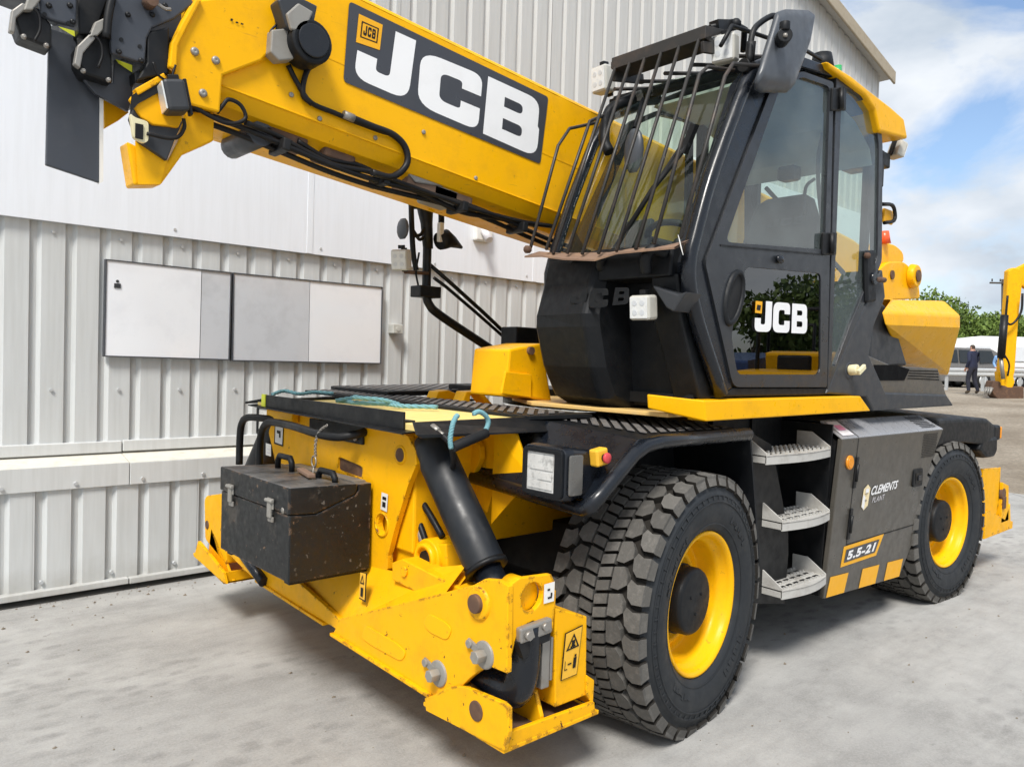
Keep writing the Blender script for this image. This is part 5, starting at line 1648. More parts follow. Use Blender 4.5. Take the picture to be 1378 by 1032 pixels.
build(G().cyl((7.065, 2.95, 2.741), (7.053, 2.95, 2.851), 0.055, 20, 0.038), 'rear_beacon', 'beacon_red', mach)

# ================================================================ boom
# near side lies in y = 3.0, far side in y = 3.52; the boom climbs about six degrees towards its nose
boom = empty('boom', (4.5, 3.26, 2.4), mach)
BY0, BY1 = 3.0, 3.52
def btop(x):
    return 3.044 + (3.191 - x) * 0.0876
def bmid(x):
    return 2.401 + (2.946 - x) * 0.1128
def bsec(x, top=0.0, fl=0.0):
    zt, zm = btop(x) + top, bmid(x) + fl
    return [Vector((x, BY0, zm + 0.015)), Vector((x, BY0, zt - 0.03)), Vector((x, BY0 + 0.02, zt)), Vector((x, BY1 - 0.02, zt)), Vector((x, BY1, zt - 0.03)), Vector((x, BY1, zm + 0.015)),
            Vector((x, BY1 - 0.035, zm - 0.045)), Vector((x, BY1 - 0.11, zm - 0.075)), Vector((x, BY0 + 0.11, zm - 0.075)), Vector((x, BY0 + 0.035, zm - 0.045))]
secs = [bsec(x_) for x_ in (1.02, 1.5, 2.4, 3.4, 4.6, 5.6)] + [bsec(6.6, -0.02, 0.08), bsec(7.1, -0.08, 0.22)]
build(G().loft(secs, True, True, False), 'main_section', 'yellow', boom, 0.012, 3)
# weld seam along the near side
g = G()
for a_, b_ in zip((1.3, 1.9, 2.5), (1.9, 2.5, 3.2)):
    za, zb = bmid(a_) + 0.30, bmid(b_) + 0.30
    g.prism([(a_, BY0 - 0.0015, za - 0.004), (b_, BY0 - 0.0015, zb - 0.004), (b_, BY0 - 0.0015, zb + 0.004), (a_, BY0 - 0.0015, za + 0.004)], (0, 0.003, 0))
build(g, 'seam', 'yellow', boom)
# logo panel
dec = [(1.675, 2.996, 2.77), (2.854, 2.996, 2.645), (2.898, 2.996, 3.007), (1.694, 2.996, 3.115)]
lp = build(G().add(rnd(dec, 0.02, 4), [tuple(range(20))]), 'logo_panel', 'decal_dark', boom, fix=False)
for ch_, q in (('J', [(1.72, 2.995, 2.794), (2.019, 2.995, 2.768), (2.042, 2.995, 3.051), (1.724, 2.995, 3.061)]), ('C', [(2.056, 2.995, 2.764), (2.421, 2.995, 2.725), (2.443, 2.995, 2.999), (2.072, 2.995, 3.016)]), ('B', [(2.454, 2.995, 2.718), (2.824, 2.995, 2.674), (2.848, 2.995, 2.975), (2.477, 2.995, 3.005)])):
    lo = letter(ch_)
    v_, f_ = fill2d(lo, 0.0)
    if ch_ == 'J':
        q = [(1.724, 2.995, 2.801), (2.006, 2.995, 2.769), (2.042, 2.995, 3.051), (1.757, 2.995, 3.072)]
    build(G().add(fit(v_, q), f_), 'letter_' + ch_.lower(), 'decal_white', lp, fix=False)
sq = [(1.73, 2.994, 2.952), (1.85, 2.994, 2.952), (1.862, 2.994, 3.066), (1.741, 2.994, 3.076)]
yp = build(G().add(sq, [(0, 1, 2, 3)]), 'badge_square', 'decal_yellow', lp, fix=False)
bq = quad_at(sq, 0.14, 0.22, 0.86, 0.80)
ob_ = G()
i_ = quad_at(bq, 0.07, 0.07, 0.93, 0.93)
ob_.add(off(list(bq) + list(i_), (0, -0.001, 0)), [(0, 1, 5, 4), (1, 2, 6, 5), (2, 3, 7, 6), (3, 0, 4, 7)])
for k, ch_ in enumerate('JCB'):
    v_, f_ = fill2d(letter(ch_), 0.0)
    ob_.add(off(fit(v_, quad_at(bq, 0.15 + 0.25 * k, 0.2, 0.15 + 0.25 * k + 0.2, 0.82)), (0, -0.001, 0)), f_)
build(ob_, 'badge_print', 'decal_black', yp, fix=False)
# nose: reinforcing collar plates on the outer section
col_pl = [(1.02, 2.972, 2.869), (1.055, 2.972, 2.902), (1.244, 2.972, 2.993), (1.355, 2.972, 3.025), (1.36, 2.972, 2.828), (1.3, 2.972, 2.747), (1.149, 2.972, 2.649), (1.141, 2.972, 2.507), (1.035, 2.972, 2.509), (0.975, 2.972, 2.608), (0.953, 2.972, 2.634), (0.957, 2.972, 2.71), (0.99, 2.972, 2.8)]
nc = build(G().prism(col_pl, (0, 0.03, 0)), 'collar_plate', 'yellow', boom, 0.008)
build(G().prism([(1.222, 3.56, 3.12), (1.264, 3.56, 3.16), (1.49, 3.56, 3.269), (1.624, 3.56, 3.307), (1.629, 3.56, 3.071), (1.557, 3.56, 2.974), (1.376, 3.56, 2.856), (1.366, 3.56, 2.686), (1.24, 3.56, 2.689), (1.168, 3.56, 2.807), (1.142, 3.56, 2.839), (1.147, 3.56, 2.93), (1.186, 3.56, 3.038)], (0, 0.03, 0)), 'collar_plate', 'yellow', boom, 0.008)
build(G().prism([(0.948, 2.955, 2.623), (0.954, 2.955, 2.71), (0.992, 2.955, 2.801), (1.038, 2.955, 2.897), (1.06, 2.955, 2.898), (1.013, 2.955, 2.792), (0.978, 2.955, 2.706), (0.974, 2.955, 2.614)], (0, 0.03, 0)), 'collar_rib', 'yellow', nc, 0.006)
for p_ in ((1.042, 2.972, 2.708), (1.12, 2.972, 2.697), (1.075, 2.972, 2.563)):
    build(G().lathe([(0, 0.0005), (-0.010, 0.0005), (-0.010, 0.012), (-0.004, 0.016), (0, 0.016)], p_, (0, 1, 0), 12), 'collar_bolt', 'steel', nc)
for q in ([(1.171, 2.994, 2.861), (1.18, 2.994, 2.86), (1.182, 2.994, 2.87), (1.174, 2.994, 2.87)], [(1.191, 2.994, 2.858), (1.203, 2.994, 2.859), (1.203, 2.994, 2.865), (1.194, 2.994, 2.865)], [(1.212, 2.994, 2.859), (1.223, 2.994, 2.86), (1.223, 2.994, 2.865), (1.214, 2.994, 2.866)]):
    build(G().add(off(q, (0, -0.026, 0)), [(0, 1, 2, 3)]), 'stencil_mark', 'decal_black', nc, fix=False)
# inner telescopic sections (dark), each a box pushed into the one behind
def inner(x0, x1, sh, mat, name):
    def sec(x):
        zt, zm = btop(x) - sh, bmid(x) + sh * 1.4 + 0.06
        return [(x, BY0 + sh, zm), (x, BY0 + sh, zt), (x, BY1 - sh, zt), (x, BY1 - sh, zm), (x, BY1 - sh - 0.06, zm - 0.05), (x, BY0 + sh + 0.06, zm - 0.05)]
    return build(G().loft([sec(x0), sec(x1)], True, True, False), name, mat, boom, 0.008)


inner(0.70, 1.3, 0.055, 'charcoal', 'inner_section')
inner(0.42, 0.9, 0.095, 'charcoal', 'inner_section')
# wear-pad collars of the inner sections: side cheeks, black pads, light lips
def pad_collar(cheek, pad, lip, ydepth, holes):
    ck = build(G().prism(cheek, (0, 0.025, 0)), 'section_collar', 'charcoal', boom, 0.006)
    build(G().prism(pad, (0, 0.10, 0)), 'wear_pad', 'black_steel', boom, 0.008)
    build(G().prism(lip, (0, 0.03, 0)), 'pad_lip', 'steel', ck, 0.004)
    for h_ in holes:
        build(G().cyl(h_, Vector(h_) + Vector((0, -0.004, 0)), 0.007, 8), 'collar_bolt', 'black_steel', ck)


pad_collar([(0.758, 2.975, 2.836), (1.007, 2.975, 2.92), (1.04, 2.975, 2.885), (0.97, 2.975, 2.808), (0.893, 2.975, 2.75), (0.876, 2.975, 2.708), (0.87, 2.975, 2.617), (0.761, 2.975, 2.623), (0.75, 2.975, 2.726)],
           [(0.66, 3, 2.626), (0.714, 3, 2.697), (0.766, 3, 2.713), (0.773, 3, 2.53), (0.684, 3, 2.537), (0.663, 3, 2.572)], [(0.645, 2.97, 2.554), (0.654, 2.97, 2.616), (0.694, 2.97, 2.672), (0.717, 2.97, 2.669), (0.672, 2.97, 2.596), (0.664, 2.97, 2.544)], 0, ((0.791, 2.975, 2.678), (0.852, 2.975, 2.672)))
pad_collar([(0.541, 2.985, 2.771), (0.655, 2.985, 2.809), (0.652, 2.985, 2.684), (0.585, 2.985, 2.683), (0.547, 2.985, 2.69)],
           [(0.474, 3, 2.667), (0.499, 3, 2.704), (0.545, 3, 2.718), (0.584, 3, 2.672), (0.585, 3, 2.594), (0.495, 3, 2.607)], [(0.459, 2.975, 2.607), (0.466, 2.975, 2.676), (0.494, 2.975, 2.709), (0.515, 2.975, 2.706), (0.478, 2.975, 2.656), (0.475, 2.975, 2.607)], 0, ((0.559, 2.985, 2.694), (0.629, 2.985, 2.687)))
build(G().prism([(0.662, 3.02, 2.818), (0.769, 3.02, 2.854), (0.719, 3.02, 2.684), (0.669, 3.02, 2.674)], (0, 0.45, 0)), 'pad_steel_box', 'black_steel', boom, 0.006)  # dark steel box behind the pad collars
build(G().tube(bez([(0.759, 2.96, 2.821), (0.746, 2.96, 2.746), (0.74, 2.96, 2.663)], 5), 0.014, 8), 'guide_tube', 'black_steel', boom)
build(G().cyl((0.876, 2.97, 2.827), Vector((0.876, 2.97, 2.827)) + Vector((0, -0.05, 0)), 0.022, 12), 'shackle_pin', 'rust', boom)
build(G().tube(bez([(0.866, 2.93, 2.821), (0.896, 2.93, 2.821), (0.921, 2.93, 2.813), (0.942, 2.93, 2.817)], 4), 0.006, 6), 'shackle_chain', 'steel', boom)
build(G().prism([(0.841, 3, 2.589), (0.957, 3, 2.621), (0.958, 3, 2.578), (0.846, 3, 2.549)], (0, 0.5, 0)), 'wear_pad', 'black_steel', boom, 0.006)
build(G().prism([(0.878, 2.98, 2.731), (0.954, 2.98, 2.775), (0.956, 2.98, 2.605), (0.846, 2.98, 2.554), (0.879, 2.98, 2.626)], (0, 0.5, 0)), 'wear_pad', 'black_steel', boom, 0.006)
# hanging nose plates: dark side plates, hi-vis wedges, yellow guard
build(G().prism([(0.595, 3.1, 2.695), (0.682, 3.1, 2.691), (0.683, 3.1, 2.593), (0.705, 3.1, 2.552), (0.758, 3.1, 2.503), (0.76, 3.1, 2.195), (0.591, 3.1, 2.227)], (0, 0.02, 0)), 'jib_plate', 'charcoal', boom, 0.003)
build(G().prism([(0.755, 3.09, 2.499), (0.766, 3.09, 2.502), (0.77, 3.09, 2.2), (0.759, 3.09, 2.191)], (0, 0.03, 0)), 'jib_plate_edge', 'sticker_white', boom)
build(G().prism([(0.689, 3.06, 2.543), (0.789, 3.06, 2.548), (0.793, 3.06, 2.634), (0.855, 3.06, 2.635), (0.854, 3.06, 2.512), (0.84, 3.06, 2.46), (0.732, 3.06, 2.497)], (0, 0.02, 0)), 'link_plate', 'charcoal', boom, 0.003)
build(G().add([(0.794, 3.055, 2.633), (0.851, 3.055, 2.627), (0.851, 3.055, 2.601), (0.806, 3.055, 2.62)], [(0, 1, 2, 3)]), 'marker_wedge', 'hi_vis', boom, fix=False)
build(G().add([(0.617, 3.075, 2.7), (0.667, 3.075, 2.7), (0.669, 3.075, 2.68), (0.63, 3.075, 2.694)], [(0, 1, 2, 3)]), 'marker_wedge', 'hi_vis', boom, fix=False)
build(G().prism([(0.778, 3.14, 2.517), (0.867, 3.14, 2.481), (0.832, 3.14, 2.443), (0.784, 3.14, 2.402)], (0, 0.02, 0)), 'guard_flap', 'yellow', boom, 0.003)
gd = build(G().prism([(0.828, 3.02, 2.343), (0.969, 3.02, 2.299), (1.005, 3.02, 2.381), (1.03, 3.02, 2.497), (1.139, 3.02, 2.522), (1.138, 3.02, 2.409), (1.023, 3.02, 2.334), (0.947, 3.02, 2.208), (0.853, 3.02, 2.191)], (0, 0.10, 0)), 'nose_guard', 'yellow', boom, 0.008)
build(G().prism([(0.853, 3.012, 2.347), (0.964, 3.012, 2.302), (0.942, 3.012, 2.208), (0.865, 3.012, 2.195)], (0, 0.004, 0)), 'guard_face', 'yellow', gd)
build(G().prism([(0.828, 2.99, 2.416), (0.857, 2.99, 2.344), (0.957, 2.99, 2.294), (0.985, 2.99, 2.381), (1.01, 2.99, 2.444), (1.005, 2.99, 2.457), (0.84, 2.99, 2.471)], (0, 0.03, 0)), 'carriage_plate', 'grey_plastic', boom, 0.004)
build(G().prism([(0.821, 2.975, 2.479), (0.835, 2.975, 2.503), (0.939, 2.975, 2.599), (0.966, 2.975, 2.574), (1.005, 2.975, 2.454), (0.99, 2.975, 2.418), (0.902, 2.975, 2.409), (0.861, 2.975, 2.426)], (0, 0.02, 0)), 'carriage_bracket', 'yellow_worn', boom, 0.004)
build(G().prism([(0.835, 2.96, 2.516), (0.932, 2.96, 2.599), (0.94, 2.96, 2.579), (0.846, 2.96, 2.497)], (0, 0.04, 0)), 'bracket_lip', 'yellow_worn', boom, 0.004)
build(G().prism([(0.827, 2.965, 2.494), (0.936, 2.965, 2.585), (0.947, 2.965, 2.551), (0.847, 2.965, 2.468), (0.823, 2.965, 2.431)], (0, 0.01, 0)), 'bracket_seal', 'rubber', boom)
build(G().prism(rnd([(0.817, 2.95, 2.426), (0.832, 2.95, 2.414), (0.879, 2.95, 2.409), (0.88, 2.95, 2.341), (0.865, 2.95, 2.33), (0.83, 2.95, 2.341)], 0.012, 3), (0, 0.02, 0)), 'latch_plate', 'cream_cap', boom, 0.003)
build(G().box(Vector((0.834, 2.945, 2.341)), Vector((0.86, 2.945, 2.393)) + Vector((0, 0.004, 0.0))), 'latch_hole', 'decal_black', boom, fix=True)
build(G().tube(bez([(0.871, 2.94, 2.363), (0.94, 2.94, 2.362), (0.979, 2.94, 2.376), (0.999, 2.94, 2.413), (0.996, 2.94, 2.444)], 6), 0.007, 8), 'cable', 'hose', boom)
def work_lamp(c, d, parent, w=0.11, h=0.12, dep=0.06, upv=(0, 0, 1), leds=True, name='work_lamp', body='lamp_body'):
    """Square LED lamp: finned body, bezel, lens and LED cells; d points where it shines."""
    d = Vector(d).normalized()
    s_ = d.cross(Vector(upv)).normalized()
    u_ = s_.cross(d)
    c = Vector(c)
    L_ = empty(name, c, parent)
    build(G().obox(c, [s_, u_, d], (w, h, dep)), 'lamp_body', body, L_, 0.012)
    build(G().obox(c + d * (dep / 2 + 0.002), [s_, u_, d], (w * 0.86, h * 0.86, 0.006)), 'lens', 'lamp_lens', L_, 0.002)
    if leds:
        for i in (-1, 1):
            for j in (-1, 1):
                q_ = G().cyl(c + s_ * w * 0.19 * i + u_ * h * 0.19 * j + d * (dep / 2 + 0.004), c + s_ * w * 0.19 * i + u_ * h * 0.19 * j + d * (dep / 2 + 0.0065), w * 0.12, 12)
                build(q_, 'led_cell', 'grey_pale', L_)
    build(G().obox(c - d * (dep * 0.62) , [s_, u_, d], (w * 0.35, h * 1.15, 0.012)).obox(c + u_ * (h * 0.62) - d * 0.01, [s_, u_, d], (w * 0.3, 0.02, dep * 0.5)), 'bracket', 'black_steel', L_, 0.003)
    return L_


work_lamp((0.957, 2.93, 2.508), (-1.0, 0.12, -0.22), boom, 0.10, 0.11, 0.075, body='grey_plastic', leds=False)
# hydraulic tensioner / reel housing on the near side
rh = empty('cable_reel', (1.4, 2.95, 2.8), boom)
build(G().cyl((1.471, 2.99, 2.847), Vector((1.471, 2.99, 2.847)) + Vector((0, -0.11, 0)), 0.088, 28), 'reel_drum', 'black_plastic', rh, 0.01)
build(G().cyl(Vector((1.471, 2.99, 2.847)) + Vector((0, -0.111, 0)), Vector((1.471, 2.99, 2.847)) + Vector((0, -0.122, 0)), 0.066, 28), 'reel_cover', 'black_gloss', rh, 0.004)
build(G().prism([(1.321, 2.93, 2.862), (1.395, 2.93, 2.891), (1.417, 2.93, 2.774), (1.355, 2.93, 2.751), (1.317, 2.93, 2.775)], (0, 0.06, 0)), 'reel_plate', 'zinc', rh, 0.006)
build(G().prism([(1.329, 2.9, 2.97), (1.371, 2.9, 3.018), (1.499, 2.9, 3.002), (1.482, 2.9, 2.914), (1.419, 2.9, 2.866), (1.368, 2.9, 2.879)], (0, 0.09, 0)), 'reel_bracket', 'grey_plastic', rh, 0.008)
build(G().prism([(1.358, 2.88, 2.921), (1.406, 2.88, 2.977), (1.47, 2.88, 2.963), (1.434, 2.88, 2.87), (1.377, 2.88, 2.865)], (0, 0.02, 0)), 'reel_shield', 'zinc', rh, 0.006)
# underside furniture: valve lumps, slots and the hose run
for x0_, x1_, w_, mt in ((1.35, 1.55, 0.06, 'rust'), (1.62, 1.78, 0.05, 'rust'), (2.05, 2.45, 0.07, 'rusty_plate'), (2.2, 2.36, 0.10, 'steel')):
    build(G().obox(((x0_ + x1_) / 2, 3.12, bmid((x0_ + x1_) / 2) - 0.075), [(1, 0, -0.11), (0, 1, 0), (0.11, 0, 1)], (x1_ - x0_, 0.14, w_)), 'underside_block', mt, boom, 0.015)
g = G()
for k in range(2):
    pth = [(x_, 3.03 + 0.035 * k, bmid(x_) - 0.10 - 0.02 * k - 0.035 * math.sin((x_ - 1.1) * 2.4) ** 2) for x_ in (1.05, 1.25, 1.45, 1.65, 1.85, 2.05, 2.25, 2.45, 2.65, 2.85, 3.05, 3.3)]
    build(G().tube(bez(pth, 4), 0.012, 8), 'hose', 'hose', boom)
build(G().tube(bez([(1.031, 2.985, 2.517), (1.115, 2.985, 2.487), (1.186, 2.985, 2.478), (1.245, 2.985, 2.511), (1.226, 2.985, 2.558), (1.179, 2.985, 2.569), (1.156, 2.985, 2.541), (1.134, 2.985, 2.508)], 5), 0.008, 8), 'cable', 'hose', boom)
build(G().tube(bez([(1.418, 2.985, 2.765), (1.459, 2.985, 2.704), (1.52, 2.985, 2.641), (1.63, 2.985, 2.624), (1.731, 2.985, 2.61), (1.851, 2.985, 2.598), (1.949, 2.985, 2.59), (1.999, 2.985, 2.533), (1.993, 2.985, 2.465), (1.934, 2.985, 2.417)], 5), 0.011, 8), 'cable', 'hose', boom)
build(G().tube(bez([(1.513, 2.98, 2.796), (1.488, 2.98, 2.732), (1.483, 2.98, 2.661), (1.524, 2.98, 2.635)], 4), 0.012, 8), 'cable', 'hose', boom)
build(G().tube(bez([(1.683, 2.978, 2.623), (1.808, 2.978, 2.607), (1.924, 2.978, 2.593), (1.99, 2.978, 2.547), (1.996, 2.978, 2.474), (1.922, 2.978, 2.407), (1.814, 2.978, 2.407)], 5), 0.015, 10), 'hose', 'hose', boom)
build(G().cyl((1.67, 2.98, 2.626), (1.72, 2.98, 2.619), 0.018, 10), 'connector', 'steel', boom)
build(G().tube(bez([(1.251, 3, 2.501), (1.395, 3.03, 2.489), (1.521, 3.03, 2.451), (1.661, 3.03, 2.419), (1.84, 3.02, 2.419), (2.019, 3.02, 2.397), (2.211, 3.02, 2.374), (2.441, 3.02, 2.346), (2.744, 3.02, 2.33), (2.992, 3.02, 2.337)], 5), 0.012, 8), 'hose', 'hose', boom)
build(G().tube(bez([(1.496, 3.05, 2.49), (1.641, 3.06, 2.446), (1.787, 3.06, 2.448), (1.937, 3.05, 2.414), (2.146, 3.05, 2.375), (2.372, 3.05, 2.328), (2.565, 3.05, 2.331), (2.88, 3.05, 2.333)], 5), 0.013, 8), 'hose', 'hose', boom)
build(G().prism([(2.043, 3.04, 2.459), (2.266, 3.04, 2.5), (2.368, 3.04, 2.461), (2.323, 3.04, 2.432), (2.094, 3.04, 2.42)], (0, 0.12, 0)), 'pipe_clamp', 'steel', boom, 0.008)
build(G().cyl((1.341, 3.05, 2.487), Vector((1.341, 3.05, 2.487)) + Vector((0, 0.3, 0)), 0.05, 16), 'guide_roller', 'charcoal', boom)
# lift ram under the boom
build(G().cyl((3.6, 3.26, 1.75), (4.9, 3.26, 2.02), 0.09, 20), 'lift_ram', 'black_steel', mach)

# weld beads, bolts and thin wiring that break up the boom
def bead(path, r, nm='weld_bead', mt='yellow'):
    P = bez(path, 10)
    rr = random.Random(len(P))
    build(G().tube(P, r, 6, True, [r * rr.uniform(0.75, 1.25) for _ in P]), nm, mt, boom)


bead([(x_, BY0 - 0.001, bmid(x_) + 0.017) for x_ in (1.14, 1.6, 2.1, 2.6, 3.1, 3.6)], 0.0045)
bead([(x_, BY0 + 0.002, btop(x_) - 0.028) for x_ in (1.3, 1.8, 2.3, 2.8, 3.3)], 0.0035)
bead([(1.372, 2.998, 2.839), (1.311, 2.998, 2.757), (1.159, 2.998, 2.658), (1.15, 2.998, 2.515)], 0.006)
for p_ in ((1.44, 2.998, 2.655), (1.569, 2.998, 2.588), (1.841, 2.998, 2.566), (2.099, 2.998, 2.648), (2.418, 2.998, 2.493)):
    build(G().lathe([(0, 0.0005), (-0.007, 0.0005), (-0.007, 0.008), (-0.003, 0.011), (0, 0.011)], p_, (0, 1, 0), 8), 'boom_bolt', 'zinc', boom)
for p_ in ((0.892, 2.973, 2.796), (0.935, 2.973, 2.842), (0.811, 2.973, 2.77), (0.784, 2.973, 2.634), (0.857, 2.973, 2.624), (0.571, 2.983, 2.727), (0.633, 2.983, 2.747), (0.642, 2.983, 2.695)):
    build(G().lathe([(0, 0.0005), (-0.008, 0.0005), (-0.008, 0.007), (-0.002, 0.010), (0, 0.010)], p_, (0, 1, 0), 8), 'collar_bolt', 'black_steel', boom)
for p_ in ((0.677, 2.99, 2.543), (0.756, 2.99, 2.533), (0.501, 2.985, 2.604), (0.565, 2.985, 2.594)):
    build(G().lathe([(0, 0.0005), (-0.012, 0.0005), (-0.012, 0.006), (0, 0.009)], p_, (0, 1, 0), 8), 'pad_bolt', 'steel', boom)
for pts in ([(0.969, 2.955, 2.634), (0.959, 2.955, 2.589), (0.97, 2.955, 2.554), (0.991, 2.955, 2.538)], [(1.348, 2.95, 2.894), (1.324, 2.95, 2.858), (1.35, 2.95, 2.836), (1.387, 2.95, 2.841)], [(0.893, 2.96, 2.625), (0.909, 2.96, 2.587), (0.94, 2.96, 2.569), (0.961, 2.96, 2.548)],
            [(0.689, 2.97, 2.671), (0.722, 2.97, 2.651), (0.731, 2.97, 2.608), (0.718, 2.97, 2.559)], [(0.514, 2.97, 2.709), (0.54, 2.97, 2.683), (0.544, 2.97, 2.637), (0.528, 2.97, 2.593)]):
    build(G().tube(bez(pts, 5), 0.0045, 6), 'wire', 'hose', boom)
build(G().prism([(0.706, 2.965, 2.71), (0.747, 2.965, 2.743), (0.757, 2.965, 2.725), (0.715, 2.965, 2.667), (0.688, 2.965, 2.654)], (0, 0.03, 0)), 'pad_keeper', 'zinc', boom, 0.004)
build(G().prism([(0.509, 2.965, 2.729), (0.542, 2.965, 2.759), (0.547, 2.965, 2.737), (0.522, 2.965, 2.691), (0.497, 2.965, 2.683)], (0, 0.03, 0)), 'pad_keeper', 'zinc', boom, 0.004)
for x_ in (1.42, 1.9, 2.35, 2.75):
    build(G().obox((x_, 3.05, bmid(x_) - 0.125), [(1, 0, -0.11), (0, 1, 0), (0.11, 0, 1)], (0.035, 0.14, 0.05)), 'hose_clip', 'black_steel', boom, 0.006)

# ---- mirror mast in front of the turret (far side of the boom)
mm = empty('mirror_mast', (3.3, 3.7, 1.5), mach)
build(G().tube(bez([(3.349, 3.7, 1.577), (3.021, 3.7, 1.726), (2.744, 3.7, 1.855), (2.666, 3.7, 1.911), (2.643, 3.7, 1.987), (2.639, 3.7, 2.254), (2.634, 3.7, 2.545)], 5), 0.026, 12), 'mast_tube', 'black_steel', mm)
build(G().tube([(2.659, 3.7, 2.144), (2.837, 3.7, 2.039), (3.074, 3.7, 1.894), (3.329, 3.7, 1.73)], 0.013, 8).tube([(2.708, 3.72, 2.072), (2.797, 3.72, 2.028), (3.031, 3.72, 1.892), (3.362, 3.72, 1.693)], 0.011, 8), 'stay_rods', 'black_steel', mm)
build(G().tube([(2.645, 3.7, 2.233), (2.629, 3.7, 2.381), (2.609, 3.7, 2.507), (2.613, 3.7, 2.558)], 0.05, 12, True, [0.030, 0.036, 0.055, 0.055]), 'mast_head', 'black_steel', mm)
build(G().tube(bez([(2.502, 3.68, 2.52), (2.512, 3.68, 2.363), (2.528, 3.68, 2.196), (2.552, 3.68, 2.098)], 4), 0.016, 8), 'mirror_arm', 'black_steel', mm)
build(G().cyl((2.511, 3.69, 2.464), (2.736, 3.69, 2.5), 0.024, 10).cyl((2.724, 3.69, 2.515), (2.728, 3.69, 2.394), 0.018, 10), 'cross_bar', 'black_steel', mm)
build(G().tube(bez([(2.525, 3.68, 2.289), (2.576, 3.68, 2.304), (2.595, 3.68, 2.34)], 4), 0.010, 8).tube(bez([(2.524, 3.68, 2.322), (2.566, 3.68, 2.277), (2.597, 3.68, 2.29)], 4), 0.010, 8), 'arm_clamp', 'black_steel', mm)
cm = (2.44, 3.66, 2.317)
build(G().ball(cm, 0.062, 14, (0.30, 0.9, 1.0)), 'convex_mirror', 'mirror_shell', mm)
hn = (2.727, 3.64, 2.294)
build(G().tube([Vector(hn) + Vector((-0.05, 0, -0.02)), Vector(hn) + Vector((0.0, 0, 0.0)), Vector(hn) + Vector((0.05, 0, -0.01)), Vector(hn) + Vector((0.12, 0.0, -0.035))], 0.05, 14, True, [0.050, 0.058, 0.035, 0.008]), 'horn', 'black_plastic', mm)
build(G().obox(Vector(hn) + Vector((-0.055, -0.02, 0.03)), [(1, 0, 0), (0, 1, 0), (0, 0, 1)], (0.03, 0.03, 0.11)), 'horn_bracket', 'sticker_white', mm, 0.004)
work_lamp((2.409, 3.62, 2.137), (-0.8, -0.5, -0.15), mm, 0.10, 0.115, 0.07)
build(G().cyl((2.462, 3.66, 2.079), (2.635, 3.68, 2.089), 0.011, 8), 'lamp_arm', 'rust', mm)
build(G().obox((2.616, 3.67, 1.979), [(1, 0, 0), (0, 1, 0), (0, 0, 1)], (0.15, 0.10, 0.065)), 'mast_clamp', 'black_steel', mm, 0.006)
build(G().tube(bez([(2.548, 3.65, 2.196), (2.531, 3.65, 2.085), (2.549, 3.65, 2.007)], 4), 0.006, 6), 'cable', 'hose', mm)
build(G().box((3.05, 3.36, 1.66), (3.25, 3.50, 1.80)), 'mast_foot', 'black_steel', mm, 0.01)

# ================================================================ cab
cabr = empty('cab', (3.6, 2.44, 1.45), mach)
CN, CF = 2.0, 2.88
def pane(pts):
    return G().add(pts, [tuple(range(len(pts)))])


# A pillar with roof rail, door, rear quarter frame
pil = [(2.785, 2, 2.049), (3.163, 2, 2.915), (3.241, 2, 2.984), (3.446, 2, 3.103), (3.717, 2, 3.187), (4.055, 2, 3.22), (4.059, 2, 3.173), (3.722, 2, 3.129), (3.479, 2, 3.045), (3.422, 2, 2.976), (2.923, 2, 2.064), (3.195, 2, 1.504), (3.087, 2, 1.463), (2.789, 2, 1.896)]
build(sheet(pil, [], 0.06), 'front_pillar', 'black_gloss', cabr, 0.008)
build(G().tube([(p[0], CF - 0.03, p[2]) for p in [(3.477, 2, 3.069), (3.23, 2, 2.957), (3.099, 2, 2.765), (2.944, 2, 2.434), (2.843, 2, 2.175), (2.807, 2, 2.052), (2.813, 2, 1.946), (2.902, 2, 1.774), (3.086, 2, 1.477)]], 0.030, 10), 'front_pillar', 'black_gloss', cabr)
build(G().tube(bez([(3.449, 1.985, 3.079), (3.266, 1.985, 3.001), (3.188, 1.985, 2.925), (3.078, 1.985, 2.73), (2.922, 1.985, 2.422), (2.827, 1.985, 2.171), (2.791, 1.985, 2.049), (2.804, 1.985, 1.929), (2.893, 1.985, 1.754), (3.075, 1.985, 1.477)], 4), 0.034, 14), 'pillar_tube', 'black_gloss', cabr)
door_o = rnd([(2.917, 1.988, 2.059), (3.422, 1.988, 2.969), (3.701, 1.988, 3.105), (4.037, 1.988, 3.137), (4.11, 1.988, 1.508), (3.182, 1.988, 1.508)], [0.03, 0.05, 0.03, 0.02, 0.02, 0.05], 4)
door_h1 = rnd([(3.492, 1.988, 2.97), (3.703, 1.988, 3.076), (3.998, 1.988, 3.103), (4.018, 1.988, 2.245), (3.068, 1.988, 2.167)], [0.06, 0.03, 0.04, 0.03, 0.05], 4)
door_h2 = rnd([(3.243, 1.988, 2.074), (3.987, 1.988, 2.115), (4.027, 1.988, 1.576), (3.21, 1.988, 1.567), (3.146, 1.988, 1.752), (3.23, 1.988, 1.982)], [0.05, 0.04, 0.05, 0.04, 0.04, 0.04], 4)
dr = build(sheet(door_o, [door_h1, door_h2], 0.035), 'door', 'door_paint', cabr, 0.005)
build(pane(off(door_h1, (0, 0.015, 0))), 'upper_window', 'glass_side', dr, fix=False)
build(pane(off(door_h2, (0, 0.006, 0))), 'lower_window', 'glass_dark', dr, fix=False)
